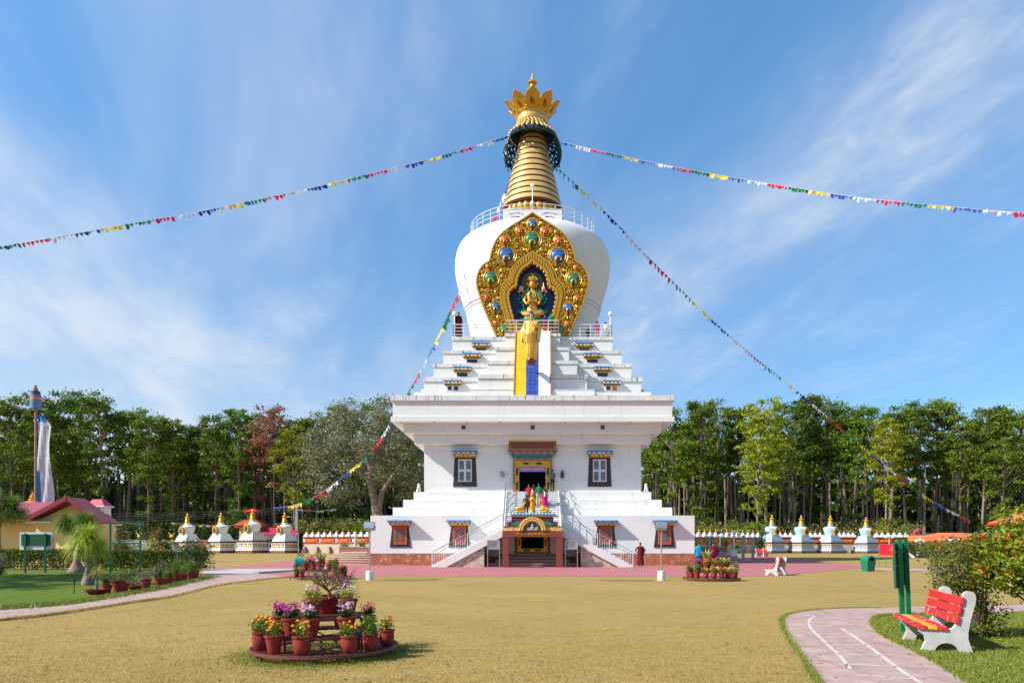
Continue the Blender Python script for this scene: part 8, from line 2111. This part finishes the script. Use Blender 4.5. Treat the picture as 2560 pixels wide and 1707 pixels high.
# row of red pots along the path
GPP = 'red pots lined along the garden path'
for q, (u, v, k, sc, st, lb) in enumerate(((240.5, 1486, 3, 1.15, 'palm', 'shallow red bowl with a little yellowing palm, first in the path row'), (268, 1484, 0, 1.05, 'dark', 'red pot with yellow-green leaves beside the little palm bowl'), (296, 1481, 0, 1.35, 'bare', 'wide red pot with tangled grey succulent branches'), (310, 1480, 0, 1.2, 'green', 'red pot pressed against the tangled succulent pot'), (338, 1477, 2, .62, 'bare', 'red pot with bare stems, left of the right tangled plant'), (364, 1473, 0, 1.25, 'bare', 'red pot with the right tangle of grey branches'), (398, 1467, 0, 1.25, 'dark', 'red pot below the right bare shrub'), (412, 1464, 0, 1.0, 'green', 'red pot between bare shrub and leafy shrub'), (424, 1462, 0, 1.0, 'dark', 'red pot just left of the leafy shrub'), (443, 1457, 0, 1.45, 'green', 'large red pot under the leafy shrub'), (459, 1454, 0, 1.15, 'green', 'red pot under the light green shrub'), (476, 1450, 0, 1.45, 'green', 'large red pot under the dark tall shrub'), (486, 1447, 0, 1.6, 'dark', 'last large red pot at the hedge end'))):
    x, y = GP(u, v)
    if st in ('green', 'dark'): potted(lb, (x, y, .004), st, k, sc * 1.15, q, GPP)
    else:
        t = thing('potted_plant', lb, 'potted plant', (x, y, .004), q, GPP); o = link('pot', POTS[k][0], t); o.scale = (sc * 1.3,) * 3; o = link('soil', soil_mesh(k), t); o.scale = (sc * 1.3,) * 3; zt_p = POTS[k][1][1] * sc * 1.3
        if st == 'bare':
            b, tips = bare_shrub(random.Random(q), .42, 1.3, 8, 4, .014); b.xf(Matrix.Translation((0, 0, zt_p))); b.build('branches', M_BARK, t, 60); b = MB(); b.bulk(leaf_quads(np.random.default_rng(q), 200, [(c[0], c[1], c[2] + zt_p) for c in tips], .03, .035, .5)); b.build('foliage', M_LEAFG, t)
        else:
            b = MB(); b.tube([(0, 0, .1), (.03, 0, .4), (.02, .02, .66)], [.07, .035, .03], 8); b.build('trunk', M_BARK, t, 60); b = MB(); rr_ = random.Random(9)
            for j in range(60):
                a = rr_.uniform(0, 6.28); el = rr_.uniform(.1, 1.3); d0 = Vector((math.cos(a) * math.cos(el), math.sin(a) * math.cos(el), math.sin(el))); p = Vector((.02, .02, .66)); s = Vector((-math.sin(a), math.cos(a), 0)); vs = []
                for i in range(5): w = .016 * (1 - i / 4.4); vs += [p - s * w, p + s * w]; d0 = (d0 + Vector((0, 0, -.28))).normalized(); p = p + d0 * .105
                b.add(vs, [(2 * i, 2 * i + 1, 2 * i + 3, 2 * i + 2) for i in range(4)])
            b.build('fronds', M_LEAFV, t)
# flower garden between hedge and left stupas
def spiky(label, u, d, v1, n, lm, w=.05, seed=0):
    x = (u - UC) / F * d; h = zy(v1, d); t = thing('agave', label, 'plant', (x, d, 0)); b = MB(); rr_ = random.Random(seed)
    for k in range(n):
        a = k * 2.4; e = rr_.uniform(.35, 1.3); L = h * rr_.uniform(.8, 1.1); s = Vector((-math.sin(a), math.cos(a), 0)) * w; p1 = Vector((math.cos(a) * math.cos(e), math.sin(a) * math.cos(e), math.sin(e))) * L * .55; p2 = p1 + Vector((math.cos(a) * math.cos(e), math.sin(a) * math.cos(e), math.sin(e) * .65)) * L * .5
        b.add([-s * .6, s * .6, p1 + s, p1 - s, p2], [(0, 1, 2, 3), (3, 2, 4)])
    b.build('blades', lm, t)
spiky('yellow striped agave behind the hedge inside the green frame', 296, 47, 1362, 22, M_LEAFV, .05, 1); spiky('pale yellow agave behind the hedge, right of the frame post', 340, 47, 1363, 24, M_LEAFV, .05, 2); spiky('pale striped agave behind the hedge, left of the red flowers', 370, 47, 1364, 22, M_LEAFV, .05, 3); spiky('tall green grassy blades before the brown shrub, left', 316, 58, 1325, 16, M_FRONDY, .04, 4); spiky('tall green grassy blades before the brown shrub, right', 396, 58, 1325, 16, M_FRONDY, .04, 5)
bush('brownish shrub with pink blooms seen through the green frame', 306, 62, 38, 1318, M_LEAFO, 1500, .14, 71, flower=(M_FPNK, 10, .06)); bush('brownish shrub with pink blooms between the bird ornaments', 386, 62, 38, 1318, M_LEAFO, 1500, .14, 72, flower=(M_FPNK, 10, .06)); bush('broad-leaved bright yellow-green plant behind the hedge', 385, 50, 50, 1350, M_LEAFV, 900, .22, 73); bush('broad green leafy plant behind the hedge right of the yellow one', 418, 50, 52, 1356, M_LEAFB, 1000, .26, 74); bush('plant with red blooms just above the hedge top', 410, 44, 22, 1366, M_LEAFL, 500, .08, 75, flower=(M_FRED, 16, .06)); bush('low clipped bush in the flower garden behind the frame', 318, 54, 74, 1356, M_HEDGE, 2200, .12, 76); bush('red flowering bush beside the dark shrub', 506, 60, 18, 1355, M_LEAFL, 700, .10, 77, flower=(M_FRED, 18, .10))
# ------------------------------------------------------------------ lantana bush by the bench and big shrub at the right edge
x, y = GP(2452, 1590); t = thing('lantana_bush', 'loose lantana bush with orange blooms behind the bench', 'bush', (x, y, 0)); rr = random.Random(15)
b = MB(); C = []
s0 = F / y
def lt(u, v, dy=0): return ((u - 2452) / s0, dy, CH - (v - VH) / s0)
for k in range(150):
    u, v = rr.gauss(2398, 42), rr.uniform(1352, 1470)
    w = (v - 1352) / 118
    if abs(u - 2398 - 18 * w) > 82 - 28 * w: continue
    C.append(lt(u, v, rr.gauss(0, .28)))
for k in range(55): C.append(lt(rr.gauss(2455, 16), rr.uniform(1470, 1580), rr.gauss(0, .16)))
for k in range(24): C.append(lt(rr.gauss(2470, 28), rr.uniform(1540, 1585), rr.gauss(0, .2)))
for c in C[::3]: b.tube([(rr.gauss(0, .06), rr.gauss(0, .05), 0), (c[0] * .35 + .02, c[1] * .4, c[2] * .45), (c[0] * .8, c[1] * .8, c[2] * .8), c], [.014, .010, .006, .003], 5)
b.build('branches', M_TWIG, t, 60); b = MB(); b.bulk(leaf_quads(np.random.default_rng(17), 6500, C, (.07, .07, .06), .052, .55, .3)); b.build('foliage', M_LEAFL, t); b = MB()
for c in rr.sample(C, 40):
    p = Vector((c[0], c[1] - .10, c[2]))
    for _ in range(5): flower_ball(b, p + Vector((rr.gauss(0, .013), rr.gauss(0, .01), rr.gauss(0, .01))), .013, 0, 4)
b.build('blossoms', leafm('lantana_orange', (.75, .13, .02), (.8, .25, .03), 0, .1), t, 60)
d = 11.2; t = thing('flowering_shrub', 'big yellow-green shrub with red flower tips at the right picture edge', 'shrub', ((2660 - UC) / F * d, d, 0)); s0 = F / d; rr = random.Random(19); C = []
while len(C) < 260:
    u, v, e = rr.uniform(2460, 2860), rr.uniform(1262, 1480), rr.uniform(-.8, .8)
    lim = float(np.interp(v, [1262, 1300, 1330, 1360, 1400, 1440, 1470, 1482], [2572, 2562, 2545, 2518, 2490, 2480, 2508, 2555]))
    if u < lim - 22 * rr.random(): continue
    C.append(((u - 2660) / s0, e, CH - (v - VH) / s0))
b = MB()
for c in C[::3]: b.tube([(rr.gauss(0, .08), rr.gauss(0, .08), 0), (c[0] * .3, c[1] * .3, c[2] * .45), (c[0] * .75, c[1] * .8, c[2] * .85), c], [.022, .016, .009, .004], 5)
b.build('branches', M_TWIG, t, 60); b = MB(); b.bulk(leaf_quads(np.random.default_rng(23), 17000, C, (.09, .09, .08), .105, .38, -.1)); b.build('foliage', leafm('shrub_leaf', (.085, .15, .010), (.30, .32, .022), 0), t); b = MB()
for c in sorted(C, key=lambda c: c[0])[:44] + sorted(C, key=lambda c: -c[2])[:24]:
    if rr.random() < .6: b.bulk(leaf_quads(np.random.default_rng(int(abs(c[0]) * 1e5) % 9999), 16, [(c[0] - .03, c[1] - .1, c[2] + .05)], .03, .05, .4, .5))
b.build('blossoms', leafm('shrub_flower', (.75, .05, .02), (.8, .16, .02), 0, .15), t)
# ------------------------------------------------------------------ strings of prayer flags
FC = [mat('cloth_flag_blue', (.012, .055, .30), .8, trans=.3), mat('cloth_flag_white', (.66, .62, .74), .8, trans=.3), mat('cloth_flag_red', (.62, .02, .055), .8, trans=.3), mat('cloth_flag_green', (.008, .17, .075), .8, trans=.3), mat('cloth_flag_yellow', (.80, .62, .06), .8, trans=.3)]
FM = {}
def flag_mesh(c, sh):
    if (c, sh) not in FM:
        w, h, tp_ = ((.34, .36, .12), (.36, .34, .30), (.36, .40, .22))[sh]; vs = []
        for i in range(4):
            q = i / 3; ww = w + (tp_ * (.0 if sh == 0 else 1) - w) * q if sh != 1 else w * (1 - .12 * q)
            for j in range(3): vs.append((ww * (j / 2 - .5) + .05 * q * sh, .05 * math.sin(j * 1.8 + q * 3 + c), -h * q))
        b = MB(); b.add(vs, [(i * 3 + j, i * 3 + j + 1, i * 3 + j + 4, i * 3 + j + 3) for i in range(3) for j in range(2)]); FM[(c, sh)] = b.mesh('flag', FC[c], 179)
    return FM[(c, sh)]
def flag_string(label, pts, n, size=1.0, per=5, start=0, order=(0, 1, 2, 3, 4), seed=0, wild=1.0):
    P = [Vector(PT(*p)) for p in pts]; rr_ = random.Random(seed)
    Q = smooth3(P, 8); t = thing('prayer_flag_string', label, 'flag string', tuple(Q[0]), 0, 'strings of prayer flags'); o0 = Q[0]
    b = MB(); b.tube([q - o0 for q in Q], .013, 4); b.build('cord', M_CWHT, t)
    ds = [0]
    for a, c in zip(Q, Q[1:]): ds.append(ds[-1] + (c - a).length)
    j = 0; sb = MB()
    for k in range(n):
        s = ds[-1] * (k + .5) / n
        while j < len(ds) - 2 and ds[j + 1] < s: j += 1
        f = (s - ds[j]) / (ds[j + 1] - ds[j]); p = Q[j].lerp(Q[j + 1], f) - o0; d = (Q[j + 1] - Q[j]).normalized()
        c = order[(k // per + start) % 5]; extra = n > 100 and k % 3 == 2; o = bpy.data.objects.new('flag', flag_mesh(c, rr_.choice((0, 0, 1, 2)))); o.location = p
        yaw = math.atan2(d.y, d.x) if abs(d.x) > .2 else 0; yaw = yaw + math.pi if abs(yaw) > math.pi / 2 else yaw
        o.rotation_euler = (rr_.gauss(.1, .45) * wild, rr_.gauss(0, .35) * wild + math.asin(max(-1, min(1, -d.z * (1 if d.x > 0 else -1)))) * .8, yaw + rr_.gauss(0, .35) * wild)
        L = ds[-1] / n * 1.02 / .36; q = min(size, L * 1.6); o.scale = (q, q, q * rr_.uniform(.7, 1.1))
        if extra: M_ = Matrix.LocRotScale(p, o.rotation_euler, o.scale); sb.add([M_ @ v.co for v in o.data.vertices], [tuple(f.vertices) for f in o.data.polygons], c); bpy.data.objects.remove(o)
        else: COL.objects.link(o); o.parent = t
    if sb.f: tag(sb.build('more_flags', FC, t, 179), kind='stuff')
    return t
def smooth3(P, n):
    out = []
    for i in range(len(P) - 1):
        p0, p1, p2, p3 = P[max(i - 1, 0)], P[i], P[i + 1], P[min(i + 2, len(P) - 1)]
        for k in range(n): t = k / n; out.append(.5 * (2 * p1 + (p2 - p0) * t + (2 * p0 - 5 * p1 + 4 * p2 - p3) * t * t + (3 * p1 - p0 - 3 * p2 + p3) * t ** 3))
    out.append(P[-1]); return out
U = lambda x, y, d: (x / .91875, y / .91875, d)
flag_string('long prayer flag string from the spire down to the left edge', [U(1168, 312, 61.5), U(1000, 362, 59), U(745, 425, 56), U(490, 480, 53), U(250, 523, 50.5), U(0, 568, 48), U(-60, 577, 47.5)], 148, .82, 6, 0, seed=1)
flag_string('long prayer flag string from the spire to the right edge', [U(1288, 326, 61.5), U(1500, 374, 57), U(1760, 421, 52), U(2000, 457, 47.5), U(2352, 490, 42), U(2420, 495, 41)], 140, .75, 6, 0, seed=2, wild=.7)
flag_string('prayer flag string slanting from the spire down to the right wood', [U(1272, 378, 60.5), U(1400, 496, 66), U(1520, 622, 70), U(1700, 792, 78), U(1850, 913, 86), U(2000, 1040, 94), U(2130, 1142, 102), U(2230, 1196, 108)], 150, 1.25, 6, 3, seed=3, wild=.4)
flag_string('prayer flag string passing behind the dome down to the left wood', [U(1176, 396, 64.2), U(1125, 522, 70), U(1053, 672, 78), U(1000, 785, 83), U(938, 900, 89), U(895, 972, 92), U(868, 1015, 94), U(840, 1050, 95), U(740, 1130, 98), U(680, 1158, 100), U(628, 1166, 101)], 130, 1.5, 5, 0, seed=4, wild=.45)
flag_string('short prayer flag string right of the utility pole', [(742, 1272, 120.5), (790, 1277, 121), (842, 1272, 122)], 18, .9, 3, 1, seed=5, wild=.3)
flag_string('faded prayer flag string behind the leftmost small stupas', [(428, 1306, 126), (480, 1311, 126), (552, 1313, 126), (620, 1308, 126)], 44, .9, 2, 1, seed=6, wild=.3)
flag_string('prayer flags strung beside the pavilion roof', [(668, 1312, 127), (700, 1308, 127), (735, 1310, 127)], 16, .9, 3, 3, seed=7, wild=.3)
# ------------------------------------------------------------------ grass blades close to the camera
def inside_poly(P, X, Y):
    P = np.asarray(P); c = np.zeros(len(X), bool); j = len(P) - 1
    for i in range(len(P)):
        a = (P[i, 1] > Y) != (P[j, 1] > Y); t = (P[j, 0] - P[i, 0]) * (Y - P[i, 1]) / (P[j, 1] - P[i, 1] + 1e-12) + P[i, 0]
        c ^= a & (X < t); j = i
    return c
right_path = outer + inner[::-1]; gpoly = grass_poly + [(22, 14), (18, 6), (9, 6)]
def blades(name, label, n, d0, d1, u0, u1, h, m, keep, seed):
    rng = np.random.default_rng(seed)
    d = 1 / rng.uniform(1 / d1, 1 / d0, n); x = (rng.uniform(u0, u1, n) - UC) / F * d
    k = keep(x, d, rng); x, d = x[k], d[k]; n = len(x)
    hh = h * rng.uniform(.5, 1.3, n); a = rng.uniform(0, 6.28, n); w = hh * .13 + .0016; ln_ = rng.normal(0, .55, (n, 2)) * hh[:, None]
    p = np.stack([x, d, np.zeros(n)], 1); s = np.stack([np.cos(a) * w, np.sin(a) * w, np.zeros(n)], 1); t = p + np.concatenate([ln_, hh[:, None]], 1)
    b = MB(); b.bulk(np.stack([p - s, p + s, t], 1)); tag(b.build(name, m, fix=False), label, None, None, 'stuff')
M_BLD = leafm('dry_grass_blade', (0.47, 0.31, 0.085), (0.36, 0.27, 0.055), 0.0, .2); M_BLG = leafm('green_grass_blade', (0.12, 0.19, 0.018), (0.30, 0.29, 0.05), 0.0, .25)
def cl(x, y, rng):   # thins the turf in patches
    return (np.sin(x * 3.1 + 2 * np.sin(y * 1.7)) * np.sin(y * 2.3 + x) * .5 + .5) > rng.uniform(-.55, 1.0, len(x))
blades('grass', 'short dry grass on the lawn near the camera', 130000, 7.6, 24, -40, 2140, .019, M_BLD, lambda x, y, r: cl(x, y, r) & (r.uniform(7, 25, len(x)) > y) & ~inside_poly(right_path, x, y) & ~inside_poly(gpoly, x, y), 1)
blades('grass', 'green grass around the near bench', 70000, 7.6, 16, 1950, 2640, .045, M_BLG, lambda x, y, r: inside_poly(gpoly, x, y), 2)
rg3 = random.Random(3)
def edge_tufts(line, off, n, seed, m, h, lab, w=.06):
    rng = np.random.default_rng(seed); P = np.asarray(line); i = rng.integers(0, len(P) - 1, n); f = rng.random(n)[:, None]; q = P[i] * (1 - f) + P[i + 1] * f
    q = q + rng.normal(0, w, (n, 2)) * np.sqrt(rng.random(n))[:, None]; hh = h * rng.uniform(.5, 1.4, n); a = rng.uniform(0, 6.28, n)
    p = np.concatenate([q, np.zeros((n, 1))], 1); s = np.stack([np.cos(a), np.sin(a), 0 * a], 1) * (hh * .14)[:, None]; t = p + np.concatenate([rng.normal(0, .5, (n, 2)) * hh[:, None], hh[:, None]], 1)
    b = MB(); b.bulk(np.stack([p - s, p + s, t], 1)); tag(b.build('grass', m, fix=False), lab, None, None, 'stuff')
edge_tufts(outer[:60], 0, 7000, 4, M_BLG, .035, 'grass tufts along the outer edge of the curved path', .05); edge_tufts(inner[:60], 0, 7000, 5, M_BLG, .05, 'grass tufts along the inner edge of the curved path', .04)
edge_tufts(bot, 0, 9000, 6, M_BLD, .06, 'grass tufts along the lawn edge of the garden path', .06); edge_tufts(lg, 0, 16000, 7, M_BLG, .09, 'green grass tufts along the garden edge of the path', .22)
edge_tufts([(RX + 1.0 * math.cos(2 * math.pi * i / 40), RYc + 1.0 * math.sin(2 * math.pi * i / 40)) for i in range(41)], 0, 16000, 8, M_BLG, .028, 'greener grass ring under the front flower rack', .30)
rng = np.random.default_rng(12); n = 420; d = 1 / rng.uniform(1 / 26, 1 / 7.8, n); x = (rng.uniform(0, 2500, n) - UC) / F * d
b = MB(); C = np.stack([x, d, rng.uniform(.012, .03, n)], 1); a = rng.uniform(0, 6.28, n); s = rng.uniform(.018, .045, n)[:, None]
u_ = np.stack([np.cos(a), np.sin(a), rng.uniform(-.3, .3, n)], 1) * s; w_ = np.stack([-np.sin(a), np.cos(a), rng.uniform(-.3, .3, n)], 1) * s * .5
b.bulk(np.stack([C - u_, C + w_, C + u_, C - w_], 1)); tag(b.build('leaves', leafm('fallen_leaf', (.16, .09, .04), (.30, .17, .06), 0, .1), fix=False), 'scattered dry fallen leaves on the lawn and path', None, None, 'stuff')
